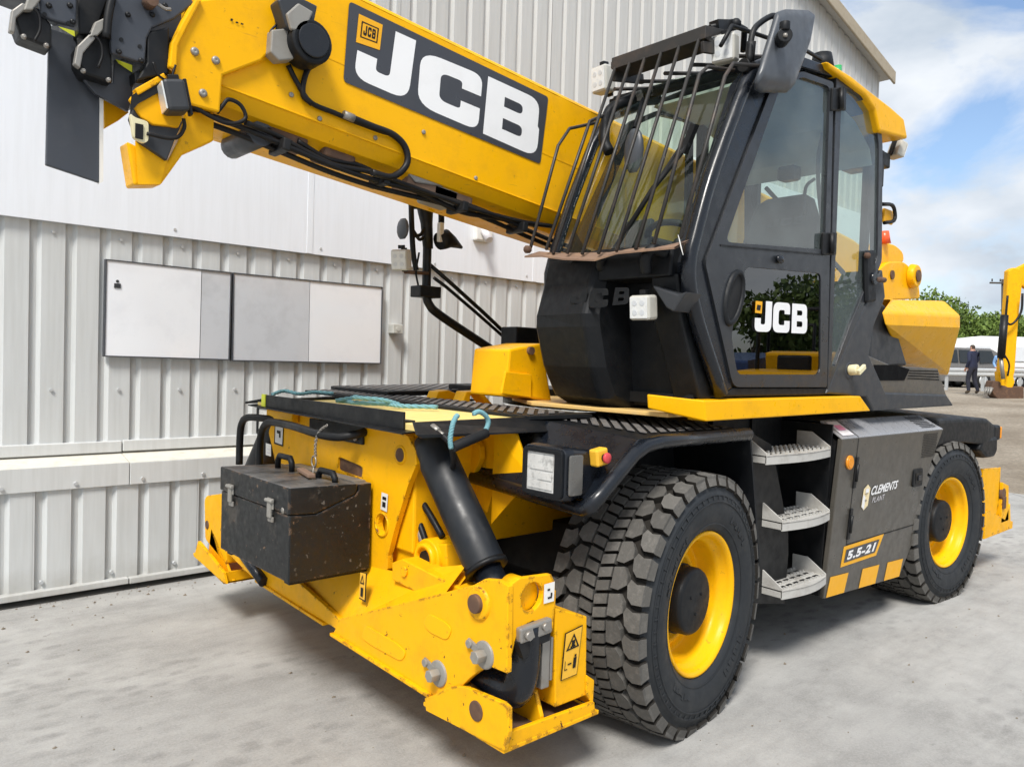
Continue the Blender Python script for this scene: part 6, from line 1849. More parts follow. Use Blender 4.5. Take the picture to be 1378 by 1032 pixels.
# far side frame, mirrored by moving
fo = off(door_o, (0, CF - 0.035 - 1.988 + 0.03, 0))
build(sheet(fo, [off(door_h1, (0, CF - 0.005 - 1.988, 0)), off(door_h2, (0, CF - 0.005 - 1.988, 0))], 0.03), 'far_frame', 'black_plastic', cabr)
build(pane(off(door_h1, (0, CF - 1.988, 0))), 'far_window', 'glass', cabr, fix=False)
build(pane(off(door_h2, (0, CF - 1.988, 0))), 'far_window', 'glass', cabr, fix=False)
# logo on the lower door glass
lq_ = [(3.341, 1.986, 1.775), (3.857, 1.986, 1.788), (3.852, 1.986, 1.939), (3.343, 1.986, 1.924)]
for k, (ch_, u0, u1) in enumerate((('J', 0.0, 0.30), ('C', 0.325, 0.645), ('B', 0.685, 1.0))):
    v_, f_ = fill2d(letter(ch_), 0.0)
    build(G().add(fit(v_, quad_at(lq_, u0 + (0.0 if ch_ == 'J' else 0), 0.0, u1, 1.0)), f_), 'letter_' + ch_.lower(), 'decal_white', dr, fix=False)
bs_ = build(G().add([(3.339, 1.985, 1.864), (3.4, 1.985, 1.864), (3.402, 1.985, 1.922), (3.341, 1.985, 1.921)], [(0, 1, 2, 3)]), 'badge_square', 'decal_yellow', dr, fix=False)
build(G().add([(3.35, 1.984, 1.879), (3.384, 1.984, 1.877), (3.389, 1.984, 1.903), (3.355, 1.984, 1.904)], [(0, 1, 2, 3)]), 'badge_print', 'decal_black', bs_, fix=False)
# speaker-like vent, handle, hinges
oc = Vector((3.153, 1.988, 1.921))
def oval(r0, r1, y_):
    return [oc + Vector((r0 * math.cos(t) + 0.03 * math.sin(t), y_, r1 * math.sin(t))) for t in [2 * math.pi * k / 28 for k in range(28)]]
ov = build(G().loft([oval(0.075, 0.135, 0.0), oval(0.070, 0.130, -0.014), oval(0.058, 0.112, -0.016), oval(0.054, 0.106, -0.004)], True, False, True), 'vent_ring', 'black_plastic', dr)
build(G().add(oval(0.054, 0.106, -0.004), [tuple(range(28))]), 'vent_mesh', 'rubber', ov, fix=False)
build(G().ball(Vector((3.535, 1.975, 2.14)), 0.022, 12, (1.6, 0.7, 1.0)), 'door_lock', 'black_gloss', dr)
build(G().prism([(3.027, 1.984, 2.151), (4.028, 1.984, 2.222), (4.029, 1.984, 2.215), (3.027, 1.984, 2.144)], (0, 0.003, 0)), 'window_trim', 'black_steel', dr)
for q in ([(4.005, 1.975, 3.098), (4.166, 1.975, 3.14), (4.169, 1.975, 3.016), (4.008, 1.975, 2.978)], [(3.975, 1.975, 2.33), (4.127, 1.975, 2.35), (4.129, 1.975, 2.229), (3.977, 1.975, 2.212)]):
    hgq = build(G().prism(q, (0, 0.02, 0)), 'hinge', 'black_steel', cabr, 0.006)
    a_, b_ = (Vector(q[0]) + Vector(q[1])) / 2, (Vector(q[2]) + Vector(q[3])) / 2
    build(G().cyl(a_ + Vector((0, -0.008, -0.006)), b_ + Vector((0, -0.008, 0.006)), 0.016, 12), 'hinge_barrel', 'black_steel', hgq)
rq_o = rnd([(4.074, 1.992, 3.199), (4.289, 1.992, 3.2), (4.462, 1.992, 3.177), (4.608, 1.992, 3.111), (4.685, 1.992, 2.972), (4.75, 1.992, 2.262), (4.423, 1.992, 1.844), (4.209, 1.992, 1.57), (4.128, 1.992, 1.495)], [0, 0, 0.03, 0.06, 0.05, 0.03, 0, 0, 0], 3)
rq_h = rnd([(4.141, 1.992, 3.145), (4.312, 1.992, 3.148), (4.467, 1.992, 3.128), (4.572, 1.992, 3.068), (4.638, 1.992, 2.932), (4.687, 1.992, 2.272), (4.381, 1.992, 1.884), (4.204, 1.992, 1.627), (4.16, 1.992, 1.627)], [0.02, 0.03, 0.03, 0.04, 0.05, 0.04, 0.02, 0.01, 0.02], 3)
rq = build(sheet(rq_o, [rq_h], 0.05), 'quarter_frame', 'door_paint', cabr, 0.004)
build(pane(off(rq_h, (0, 0.012, 0))), 'quarter_window', 'glass_side', rq, fix=False)
build(sheet(off(rq_o, (0, CF - 0.05 - 1.992, 0)), [off(rq_h, (0, CF - 0.05 - 1.992, 0))], 0.05), 'far_quarter_frame', 'black_plastic', cabr)
build(pane(off(rq_h, (0, CF - 0.02 - 1.992, 0))), 'far_window', 'glass', cabr, fix=False)
# sill and yellow skirt under the door
build(G().prism([(3.087, 2, 1.463), (3.195, 2, 1.504), (4.136, 2, 1.503), (4.226, 2, 1.57), (4.442, 2, 1.833), (4.196, 2, 1.511), (4.13, 2, 1.466)], (0, 0.20, 0)), 'door_sill', 'black_plastic', cabr, 0.006)
ys_ = G()
ya = [Vector(p) for p in [(2.88, 1.94, 1.452), (4.42, 1.94, 1.459), (4.566, 1.94, 1.372), (2.898, 1.94, 1.36)]]
yb = [Vector(p) for p in [(2.756, 2.16, 1.47), (2.748, 2.16, 1.42)]]
# front return of the skirt
fr_t, fr_b = Vector((2.76, 2.16, 1.468)), Vector((2.77, 2.16, 1.405))
ys_.prism([ya[0], ya[1], ya[2], ya[3]], (0, 0.10, 0))
build(ys_, 'cab_skirt', 'yellow', cabr, 0.006)
build(G().add([ya[0], ya[3], fr_b, fr_t, ya[0] + Vector((0.02, 0.05, 0)), ya[3] + Vector((0.02, 0.05, 0)), fr_b + Vector((0.03, 0.02, 0)), fr_t + Vector((0.03, 0.02, 0))],
              [(0, 3, 2, 1), (4, 5, 6, 7), (0, 1, 5, 4), (1, 2, 6, 5), (2, 3, 7, 6), (3, 0, 4, 7)]), 'skirt_return', 'yellow', cabr, 0.006)
# lower front body: moulded black panels
def ringz(z, xf, xn, xr, yn=2.03, ym=2.42):
    """Section of the bulging left part of the front body at height z (xf = far front x, xn = front x where the bulge ends)."""
    return [(xf + 0.05, CF, z), (xf, CF - 0.06, z), (xn, ym + 0.05, z), (xn + 0.06, ym, z), (xr, ym - 0.03, z), (xr, CF, z)]
bulge = [ringz(2.135, 2.775, 2.735, 3.3), ringz(1.98, 2.745, 2.70, 3.3), ringz(1.83, 2.700, 2.655, 3.3), ringz(1.77, 2.700, 2.665, 3.3), ringz(1.58, 2.76, 2.72, 3.3), ringz(1.43, 2.85, 2.80, 3.3), ringz(1.385, 2.95, 2.90, 3.3)]
build(G().loft([[Vector(p) for p in r_] for r_ in bulge], True, True, False), 'nose_moulding', 'black_plastic', cabr, 0.022, 3)
rec = [(2.735, 2.45, 2.135), (2.745, 2.03, 2.120), (2.745, 2.03, 1.98), (2.72, 2.10, 1.955), (2.71, 2.45, 1.955)]
build(G().prism([(2.74, 2.455, 2.135), (2.75, 2.04, 2.120), (2.735, 2.04, 1.985), (2.73, 2.455, 1.985)], (0.25, 0, 0)), 'scuttle_panel', 'black_plastic', cabr, 0.01)
build(G().prism([(2.90, 2.46, 1.99), (2.90, 2.03, 1.99), (2.98, 2.03, 1.40), (2.98, 2.46, 1.40)], (0.2, 0, 0)), 'recess_panel', 'black_plastic', cabr, 0.01)
colm = [[Vector(p) for p in r_] for r_ in (
    [(2.76, 2.02, 2.00), (2.755, 2.16, 1.99), (2.95, 2.19, 1.99), (2.95, 2.02, 2.0)],
    [(2.80, 2.02, 1.80), (2.80, 2.17, 1.79), (2.98, 2.19, 1.79), (2.98, 2.02, 1.80)],
    [(2.97, 2.02, 1.45), (2.95, 2.15, 1.44), (3.1, 2.17, 1.44), (3.1, 2.02, 1.45)])]
build(G().loft(colm, True, True, False), 'corner_column', 'black_plastic', cabr, 0.012, 3)
build(G().prism([(2.7, 2.109, 1.945), (2.7, 2.081, 1.937), (2.7, 1.97, 1.901), (2.7, 1.926, 1.911), (2.7, 1.99, 1.826), (2.7, 2.029, 1.846)], (0.12, 0, 0)), 'lamp_shelf', 'grey_plastic', cabr, 0.008)
# embossed logo on the moulding
for ch_, q in (('J', [(2.675, 2.578, 1.882), (2.675, 2.472, 1.875), (2.675, 2.456, 1.947), (2.675, 2.552, 1.955)]), ('C', [(2.673, 2.455, 1.854), (2.673, 2.332, 1.857), (2.673, 2.332, 1.941), (2.673, 2.441, 1.946)]), ('B', [(2.671, 2.304, 1.862), (2.671, 2.21, 1.866), (2.671, 2.205, 1.938), (2.671, 2.29, 1.942)])):
    v_, f_ = fill2d(letter(ch_), 0.006)
    v3 = fit(v_, q)
    vv = [Vector((p.x - (0.0 if v_[i].z < -0.003 else 0.0008), p.y, p.z)) for i, p in enumerate(v3)]
    build(G().add(vv, f_), 'embossed_letter', 'black_plastic', cabr)
work_lamp((2.69, 2.141, 1.849), (-1, -0.12, -0.10), cabr, 0.10, 0.108, 0.08)
build(G().tube(bez([(2.70, 2.14, 2.0), (2.68, 2.13, 2.06), (2.70, 2.11, 2.10), (2.75, 2.07, 2.085)], 5), 0.026, 12), 'grab_bow', 'black_plastic', cabr)
# windscreen
WS = [Vector((2.835, CN + 0.05, 2.105)), Vector((3.265, CN + 0.05, 3.02)), Vector((3.265, CF - 0.04, 3.04)), Vector((2.835, CF - 0.04, 2.13))]
nrm = (WS[1] - WS[0]).cross(WS[3] - WS[0]).normalized()
if nrm.x > 0:
    nrm = -nrm
cols_ = 8
g = G()
wv = []
for i in range(cols_ + 1):
    t = i / cols_
    bow = nrm * 0.06 * math.sin(math.pi * t)
    wv += [WS[0].lerp(WS[3], t) + bow, WS[1].lerp(WS[2], t) + bow * 0.8]
build(G().add(wv, [(2 * i, 2 * i + 1, 2 * i + 3, 2 * i + 2) for i in range(cols_)], True), 'windscreen', 'glass', cabr, fix=False)
build(G().tube([WS[0], WS[3]], 0.022, 8), 'screen_seal', 'rubber', cabr)
build(G().tube([WS[1], WS[2]], 0.030, 8), 'header_rail', 'black_plastic', cabr)
# cab floor, rear wall, roof
build(G().box((2.95, CN + 0.05, 1.42), (4.6, CF - 0.02, 1.47)), 'cab_floor', 'rubber', cabr)
build(G().prism([(4.62, CN + 0.06, 1.42), (4.62, CF - 0.05, 1.42), (4.68, CF - 0.05, 2.15), (4.68, CN + 0.06, 2.15)], (0.03, 0, 0)), 'rear_panel', 'black_plastic', cabr)
for yy in (CN + 0.055, CF - 0.09):
    build(G().box((4.66, yy, 2.15), (4.71, yy + 0.04, 3.0)), 'rear_post', 'black_plastic', cabr, 0.004)
build(G().add([(4.69, CN + 0.10, 2.16), (4.69, CF - 0.095, 2.16), (4.69, CF - 0.095, 2.98), (4.69, CN + 0.10, 2.98)], [(0, 1, 2, 3)]), 'rear_window', 'glass', cabr, fix=False)
roof_s = lambda x_, z_, h_: [(x_, CN + 0.03, z_), (x_, CN + 0.05, z_ + h_), (x_, CF - 0.03, z_ + h_), (x_, CF - 0.01, z_)]
build(G().loft([[Vector(p) for p in roof_s(*a_)] for a_ in ((3.62, 3.14, 0.05), (4.2, 3.17, 0.07), (4.62, 3.06, 0.09), (4.74, 2.93, 0.10))], True, True, False), 'roof_panel', 'black_plastic', cabr, 0.01)
build(G().loft([[Vector(p) for p in roof_s(*a_)] for a_ in ((3.63, 3.100, 0.015), (4.05, 3.10, 0.02), (4.40, 3.02, 0.02), (4.60, 2.91, 0.02), (4.645, 2.82, 0.02))], True, True, False), 'roof_lining', 'cab_lining', cabr)
# yellow rear roof cap with visor
cap_ = [(3.915, 1.965, 3.211), (4.201, 1.965, 3.206), (4.447, 1.965, 3.184), (4.713, 1.965, 3.165), (4.912, 1.965, 3.141), (4.98, 1.965, 3.034), (4.577, 1.965, 2.991), (4.505, 1.965, 3.098), (4.374, 1.965, 3.149), (3.951, 1.965, 3.182)]
build(G().prism(cap_, (0, CF - 1.965 + 0.03, 0)), 'roof_cap', 'yellow', cabr, 0.02, 3)
work_lamp((5.033, 2.05, 2.992), (0.9, -0.4, -0.35), cabr, 0.10, 0.10, 0.06)
build(G().box((4.80, 2.05, 2.86), (4.95, 2.3, 2.95)).box((4.76, 2.03, 2.72), (4.82, 2.12, 2.94)), 'visor_bracket', 'black_steel', cabr, 0.01)
bc = (4.667, 2.35, 3.477)
build(G().cyl(Vector((4.12, 2.1, 3.263)) + Vector((0, 0, -0.02)), Vector((4.12, 2.1, 3.263)) + Vector((0, 0, 0.075)), 0.068, 20, 0.050), 'roof_beacon', 'black_plastic', cabr)
build(G().cyl(Vector((4.305, 2.1, 3.28)) + Vector((0, 0, -0.03)), Vector((4.305, 2.1, 3.28)) + Vector((0, 0, 0.045)), 0.022, 14), 'green_beacon', 'beacon_green', cabr)
# roof window with its bars
for k in range(5):
    yy = CN + 0.12 + k * 0.165
    build(G().cyl((3.18, yy, 3.07), (3.70, yy, 3.21), 0.010, 8), 'roof_bar', 'guard_steel', cabr)
build(G().add([(3.27, CN + 0.05, 3.04), (3.64, CN + 0.05, 3.14), (3.64, CF - 0.05, 3.14), (3.27, CF - 0.05, 3.05)], [(0, 1, 2, 3)]), 'roof_window', 'glass', cabr, fix=False)
build(G().tube([(3.065, 2.05, 3.063), (3.149, 2.05, 3.179), (3.477, 2.05, 3.219), (3.807, 2.05, 3.264), (4.01, 2.05, 3.267)], 0.010, 8), 'roof_rail', 'black_steel', cabr)
for yy in (CN + 0.02, CF - 0.05):
    build(G().prism([(3.24, yy, 3.00), (3.66, yy, 3.12), (3.66, yy, 3.17), (3.24, yy, 3.05)], (0, 0.04, 0)), 'roof_side_rail', 'black_plastic', cabr, 0.004)

# ---- screen guard
gd_ = empty('screen_guard', (2.7, 2.5, 2.1), cabr)
GXB, GXT = 2.65, 3.065
bot = [(2.65, 2.833, 2.167), (2.65, 2.721, 2.146), (2.65, 2.665, 2.138), (2.65, 2.57, 2.133), (2.65, 2.474, 2.121), (2.65, 2.373, 2.116), (2.65, 2.268, 2.117), (2.65, 2.158, 2.117), (2.65, 2.066, 2.115), (2.65, 1.933, 2.125)]
for k, b_ in enumerate(bot):
    b_ = Vector(b_)
    if 2 <= k <= 7:
        t_ = Vector((GXT, b_.y, 3.160))
        build(G().cyl(b_ - (t_ - b_).normalized() * 0.02, t_, 0.0085, 8), 'guard_bar', 'guard_steel', gd_)
    elif k >= 8:
        y_ = b_.y
        knee = Vector((2.93, y_, 2.90 if k == 8 else 2.86))
        build(G().tube([b_, knee, Vector((3.02, y_ + 0.02, 2.965 if k == 8 else 2.945)), Vector((3.16, y_ - 0.03, 2.975 if k == 8 else 2.96))], 0.0085, 8), 'guard_bar', 'guard_steel', gd_)
    else:
        y_ = b_.y
        build(G().tube([b_, Vector((2.86, y_ + 0.04, 2.72)), Vector((2.95, y_ + 0.05, 2.83)), Vector((3.14, y_ + 0.03, 2.90))] if k == 0 else [b_, Vector((2.93, y_, 2.83)), Vector((3.16, y_, 2.95))], 0.0085, 8), 'guard_bar', 'guard_steel', gd_)
tray = [(2.65, 2.844, 2.156), (2.65, 2.721, 2.139), (2.65, 2.57, 2.126), (2.65, 2.373, 2.113), (2.65, 2.25, 2.119), (2.65, 2.066, 2.115), (2.65, 1.937, 2.128)]
tp_ = [Vector(p) for p in tray]
g = G()
n_ = len(tp_)
v_ = [p + Vector((-0.03, 0, -0.035 + 0.010 * math.sin(i * 1.7))) for i, p in enumerate(tp_)] + [p + Vector((0.07, 0, 0.0)) for p in tp_] + \
     [p + Vector((-0.03, 0, -0.043 + 0.010 * math.sin(i * 1.7))) for i, p in enumerate(tp_)] + [p + Vector((0.07, 0, -0.008)) for p in tp_]
f_ = [(i, i + 1, n_ + i + 1, n_ + i) for i in range(n_ - 1)] + [(2 * n_ + i, 3 * n_ + i, 3 * n_ + i + 1, 2 * n_ + i + 1) for i in range(n_ - 1)] + [(i, 2 * n_ + i, 2 * n_ + i + 1, i + 1) for i in range(n_ - 1)]
g.add(v_, f_)
build(g, 'guard_tray', 'rusty_plate', gd_, fix=True)
build(G().ball(tp_[0] + Vector((-0.01, 0.0, 0.0)), 0.022, 10), 'tray_knob', 'rust', gd_)
build(G().prism([(2.63, 1.93, 2.137), (2.63, 1.913, 2.081), (2.63, 1.901, 2.052), (2.63, 1.922, 2.118)], (0.004, 0, 0)), 'torn_tag', 'sticker_white', gd_)
yA, yB = bot[2][1] + 0.03, bot[7][1] - 0.03
build(G().prism([(GXT - 0.02, yA, 3.155), (GXT + 0.10, yA, 3.12), (GXT + 0.10, yA, 3.10), (GXT - 0.02, yA, 3.12)], (0, yB - yA, 0)), 'guard_header', 'guard_steel', gd_, 0.004)
build(G().prism([(GXT - 0.025, yA - 0.01, 3.17), (GXT + 0.16, yA - 0.01, 3.20), (GXT + 0.16, yA - 0.01, 3.195), (GXT - 0.025, yA - 0.01, 3.11)], (0, yB - yA, 0)), 'guard_header_plate', 'guard_steel', gd_, 0.003)
for yy in (yA - 0.02, yB + 0.01):
    build(G().obox((GXT + 0.10, yy, 3.10), [(1, 0, 0.2), (0, 1, 0), (-0.2, 0, 1)], (0.24, 0.02, 0.05)), 'guard_bracket', 'guard_steel', gd_, 0.003)
build(G().cyl((2.80, 2.62, 2.12), (2.69, 2.60, 2.09), 0.018, 8), 'guard_stay', 'black_steel', gd_)
build(G().tube(bez([(2.72, 2.42, 2.09), (2.74, 2.44, 2.05), (2.77, 2.40, 2.05)], 4), 0.022, 8), 'latch', 'rubber', cabr)
# roof work lamps at the front corners
work_lamp((3.178, 2.1, 3.093), (-1, -0.18, -0.12), cabr, 0.115, 0.125, 0.07)
work_lamp((3.177, 2.86, 3.137), (-1, 0.05, -0.10), cabr, 0.11, 0.14, 0.08)
build(G().tube([(3.118, 2.15, 3.189), (3.302, 2.15, 3.274), (3.415, 2.15, 3.273), (3.409, 2.15, 3.162)], 0.014, 8).obox((3.221, 2.15, 3.228), [(1, 0, 0.3), (0, 1, 0), (-0.3, 0, 1)], (0.14, 0.05, 0.05)), 'lamp_rail', 'black_steel', cabr)
build(G().ball((3.288, 2.12, 3.25), 0.028, 10), 'rail_knob', 'black_plastic', cabr)
# wiper
build(G().tube([(2.79, 2.42, 2.12), (2.90, 2.28, 2.42), (2.97, 2.135, 2.62)], 0.012, 8), 'wiper_arm', 'rubber', cabr)
build(G().tube([(2.80, 2.46, 2.10), (2.90, 2.34, 2.35), (2.99, 2.17, 2.65)], 0.009, 6).obox((2.975, 2.14, 2.64), [(0.2, -0.3, 1), (0, 1, 0.3), (1, 0, 0)], (0.14, 0.03, 0.03)), 'wiper_blade', 'rubber', cabr)
# ---- interior
seat = empty('seat', (4.1, 2.42, 1.6), cabr)
def cush(secs_, mat, nm):
    build(G().loft([rnd([Vector(p) for p in r_], 0.06, 4) for r_ in secs_], True, True, True), nm, mat, seat)
cush([[(4.22, 2.20, 2.110), (4.22, 2.66, 2.110), (4.36, 2.66, 2.110), (4.36, 2.20, 2.110)], [(4.28, 2.17, 2.310), (4.28, 2.69, 2.310), (4.41, 2.67, 2.310), (4.41, 2.19, 2.310)],
      [(4.32, 2.19, 2.480), (4.32, 2.67, 2.480), (4.43, 2.65, 2.480), (4.43, 2.21, 2.480)], [(4.35, 2.24, 2.610), (4.35, 2.62, 2.610), (4.43, 2.60, 2.610), (4.43, 2.26, 2.610)], [(4.375, 2.30, 2.645), (4.375, 2.56, 2.645), (4.42, 2.55, 2.645), (4.42, 2.31, 2.645)]], 'seat_fabric', 'seat_back')
cush([[(3.80, 2.20, 1.960), (3.80, 2.66, 1.960), (4.36, 2.66, 1.960), (4.36, 2.20, 1.960)], [(3.80, 2.18, 2.090), (3.80, 2.68, 2.090), (4.36, 2.68, 2.090), (4.36, 2.18, 2.090)]], 'seat_fabric', 'seat_cushion')
build(G().box((3.86, 2.24, 1.47), (4.30, 2.62, 1.92)), 'seat_base', 'black_plastic', seat, 0.02)
for k, ch_ in enumerate('JCB'):
    v_, f_ = fill2d(letter(ch_), 0.0)
    q = [(4.315, 2.50 - 0.085 * k, 2.455), (4.315, 2.43 - 0.085 * k, 2.455), (4.33, 2.43 - 0.085 * k, 2.505), (4.33, 2.50 - 0.085 * k, 2.505)]
    build(G().add(off(fit(v_, q), (-0.012, 0, 0)), f_), 'seat_letter', 'grey_plastic', seat, fix=False)
wc_ = Vector((3.36, 2.44, 2.22))
wn_ = Vector((0.55, 0, 0.83))
wu = Vector((0.83, 0, -0.55))
ring = [wc_ + wu * 0.19 * math.cos(t) + Vector((0, 1, 0)) * 0.19 * math.sin(t) for t in [2 * math.pi * k / 28 for k in range(29)]]
sw = build(G().tube(ring, 0.017, 10, False), 'steering_wheel', 'rubber', cabr)
build(G().cyl(wc_, wc_ + wu * 0.18, 0.016, 8).cyl(wc_, wc_ + wu * -0.09 + Vector((0, 0.16, 0)), 0.016, 8).cyl(wc_, wc_ + wu * -0.09 - Vector((0, 0.16, 0)), 0.016, 8).cyl(wc_ - wn_ * 0.03, wc_ + wn_ * 0.02, 0.05, 16), 'wheel_spokes', 'rubber', sw)
build(G().cyl(wc_, (3.18, 2.44, 1.75), 0.055, 14), 'steering_column', 'black_plastic', cabr)
build(G().box((2.93, CN + 0.10, 1.85), (3.20, CF - 0.08, 2.08)), 'dashboard', 'black_plastic', cabr, 0.03)
dsp = build(G().obox((3.28, 2.68, 2.30), [(0, 1, 0), (0.25, 0, 1), (1, 0, -0.25)], (0.20, 0.15, 0.03)), 'display', 'grey_plastic', cabr, 0.006)
build(G().box((3.70, 2.06, 1.60), (4.30, 2.16, 2.02)), 'arm_console', 'black_plastic', cabr, 0.03)
js = build(G().cyl((3.78, 2.12, 2.02), (3.75, 2.12, 2.16), 0.014, 8), 'joystick', 'black_plastic', cabr)
build(G().ball((3.75, 2.12, 2.18), 0.028, 10, (1, 1, 1.4)), 'joystick_grip', 'black_plastic', js)
im = build(G().ball((3.02, 2.50, 2.66), 0.115, 16, (0.22, 0.52, 1.0)), 'inside_mirror', 'mirror_shell', cabr)
build(G().cyl((3.04, 2.52, 2.78), (3.20, 2.60, 2.98), 0.010, 8), 'mirror_stem', 'black_plastic', cabr)
build(G().tube(bez([(3.20, 2.66, 3.0), (3.08, 2.72, 2.92), (3.02, 2.70, 2.76), (3.02, 2.66, 2.68)], 5), 0.028, 10, True), 'sun_visor_arm', 'black_plastic', cabr)
build(G().obox((4.45, 2.45, 2.80), [(1, 0, 0), (0, 1, 0), (0, 0, 1)], (0.10, 0.12, 0.09)), 'dome_unit', 'grey_plastic', cabr, 0.02)
build(G().tube(bez([(4.45, 2.24, 3.02), (4.36, 2.22, 2.86), (4.33, 2.2, 2.70), (4.37, 2.2, 2.55), (4.42, 2.2, 2.45)], 5), 0.012, 8).tube(bez([(4.36, 2.24, 2.72), (4.30, 2.26, 2.66), (4.29, 2.26, 2.5)], 4), 0.010, 8), 'seat_belt_rail', 'grey_plastic', cabr)
build(G().cyl((4.70, 2.20, 2.20), (4.70, 2.75, 2.80), 0.014, 8), 'rear_wiper', 'rubber', cabr)
# ---- side mirror on its bent arm
sm = empty('side_mirror', (3.25, 1.9, 2.9), cabr)
build(G().tube(bez([(3.16, 1.96, 2.992), (3.176, 1.96, 3.118), (3.235, 1.96, 3.189), (3.362, 1.96, 3.264), (3.407, 1.96, 3.215)], 5), 0.014, 10), 'mirror_arm', 'black_steel', sm)
build(G().cyl((3.194, 1.98, 2.986), (3.172, 1.96, 3.089), 0.022, 12).cyl((3.144, 1.98, 2.98), (3.258, 1.98, 2.997), 0.03, 12), 'arm_socket', 'black_steel', sm)
MYN = 1.90
mo = [(3.271, 1.9, 3.233), (3.348, 1.9, 3.272), (3.57, 1.9, 3.339), (3.638, 1.9, 3.336), (3.604, 1.9, 3.204), (3.472, 1.9, 2.961), (3.419, 1.9, 2.92), (3.183, 1.9, 2.86), (3.126, 1.9, 2.862), (3.123, 1.9, 2.894)]
c_m = sum((Vector(p) for p in mo), Vector()) / len(mo)
mo_r = rnd(mo, 0.012, 3)
# shell tilts: its back faces forwards and outwards
def shell(k, d_):
    return [c_m + (p - c_m) * k + Vector((-0.75, -0.66, 0)) * d_ for p in mo_r]
build(G().loft([shell(0.985, -0.055), shell(1.0, -0.04), shell(1.0, 0.0), shell(0.93, 0.028), shell(0.72, 0.045), shell(0.30, 0.052)], True, True, True), 'mirror_shell', 'mirror_shell', sm)
jb_ = Vector((3.234, 1.84, 3.087))
build(G().cyl(jb_ + Vector((0.02, 0.02, 0.0)), jb_ + Vector((-0.03, -0.03, 0.0)), 0.034, 16).cyl(jb_ + Vector((-0.02, -0.02, 0.02)), jb_ + Vector((-0.02, -0.02, 0.06)), 0.024, 12), 'mirror_joint', 'black_plastic', sm, 0.004)
build(G().ball(jb_ + Vector((-0.03, -0.03, -0.005)), 0.012, 8), 'joint_bolt', 'steel', sm)
# rear mirror, rear hand rail seen behind the quarter window
build(G().tube(bez([(4.97, 2.1, 2.651), (5.114, 2.1, 2.669), (5.165, 2.1, 2.634), (5.159, 2.1, 2.576), (5.015, 2.1, 2.541)], 4), 0.012, 8), 'mirror_arm', 'black_steel', mach)
build(G().box((5.062, 2.12, 2.555), Vector((5.202, 2.12, 2.647)) + Vector((0, 0.02, 0))), 'mirror_shell', 'decal_yellow', mach, 0.01)
hb = (4.57, 1.985, 2.155)
lt = build(G().obox(hb, [(1, 0, 0.15), (0, 1, 0), (-0.15, 0, 1)], (0.13, 0.03, 0.30)), 'door_latch', 'black_plastic', cabr, 0.03)
build(G().ball(Vector((4.495, 1.97, 2.266)), 0.020, 10), 'latch_knob', 'rust', lt)
build(G().cyl(Vector((4.592, 1.985, 2.144)), Vector((4.592, 1.985, 2.144)) + Vector((0, -0.03, 0)), 0.036, 16), 'latch_dial', 'black_gloss', lt)
build(G().cyl(Vector((4.606, 1.965, 2.14)), Vector((4.729, 1.965, 2.147)), 0.016, 8), 'latch_pin', 'rust', lt)

# ================================================================ toolbox hung on the front plate
tb = empty('toolbox', (1.68, 3.37, 0.64))
setp(tb, 'worn black steel toolbox with latches, carried on the front of the telehandler', 'toolbox')
X0, X1, Y0, Y1, Z0, Z1 = 1.475, 1.872, 3.0, 3.745, 0.636, 1.040
lidp = [(X0, 0.925), (1.60, 0.918), (1.79, 0.985), (1.80, 1.005), (1.80, Z1 - 0.008), (X0, Z1)]
body = [(X0 + 0.004, Z0), (X1, Z0), (X1, Z1 - 0.012), (1.804, Z1 - 0.012), (1.804, 1.0), (1.79, 0.981), (1.60, 0.913), (X0 + 0.004, 0.921)]
build(G().prism([(a, Y0 + 0.004, b) for a, b in body], (0, Y1 - Y0 - 0.008, 0)), 'box_body', 'black_worn', tb, 0.005)
build(G().prism([(a - 0.003, Y0, b) for a, b in lidp], (0, Y1 - Y0, 0)), 'lid', 'black_worn', tb, 0.007)
build(G().box((1.806, Y0 + 0.05, Z1 - 0.012), (1.868, Y1 - 0.05, Z1 - 0.006)), 'hinge_strip', 'steel', tb)
for (yy, nm) in ((3.52, 'handle'), (3.14, 'handle')):
    pth = [(1.70, yy - 0.075, Z1 - 0.01), (1.70, yy - 0.075, Z1 + 0.035), (1.70, yy - 0.055, Z1 + 0.058), (1.70, yy + 0.055, Z1 + 0.058), (1.70, yy + 0.075, Z1 + 0.035), (1.70, yy + 0.075, Z1 - 0.01)]
    if yy < 3.3:
        pth = [(p[0] + 0.02, p[1], p[2] - 0.025 if p[2] > Z1 else p[2]) for p in pth]
    build(G().tube(pth, 0.014, 8), nm, 'black_plastic', tb)
build(G().obox((1.69, 3.28, Z1 + 0.012), [(0.25, 1, 0), (1, -0.25, 0), (0, 0, 1)], (0.22, 0.035, 0.018)), 'strap_bar', 'rusty_plate', tb, 0.004)
for yy in (3.60, 3.17):
    lt = empty('latch', (X0, yy, 0.93), tb)
    build(G().box((X0 - 0.010, yy - 0.030, 0.925), (X0 - 0.003, yy + 0.030, 0.972)), 'latch_plate', 'zinc', lt, 0.003)
    build(G().cyl((X0 - 0.014, yy - 0.034, 0.962), (X0 - 0.014, yy + 0.034, 0.962), 0.009, 8).box((X0 - 0.016, yy - 0.018, 0.888), (X0 - 0.006, yy + 0.018, 0.958)), 'latch_hasp', 'zinc', lt, 0.003)
    build(G().box((X0 - 0.008, yy - 0.024, 0.868), (X0 + 0.002, yy + 0.024, 0.892)), 'latch_keeper', 'steel', lt, 0.003)
build(G().lathe([(0, 0.014), (-0.004, 0.014), (-0.004, 0.0005)], (X0, 3.06, 0.935), (1, 0, 0), 12), 'key_plate', 'steel', tb)
# bracket that carries the box belongs to the machine
for yy in (3.04, 3.66):
    build(G().box((1.50, yy, 0.615), (1.885, yy + 0.05, 0.634)), 'toolbox_bracket', 'black_steel', mach, 0.003)

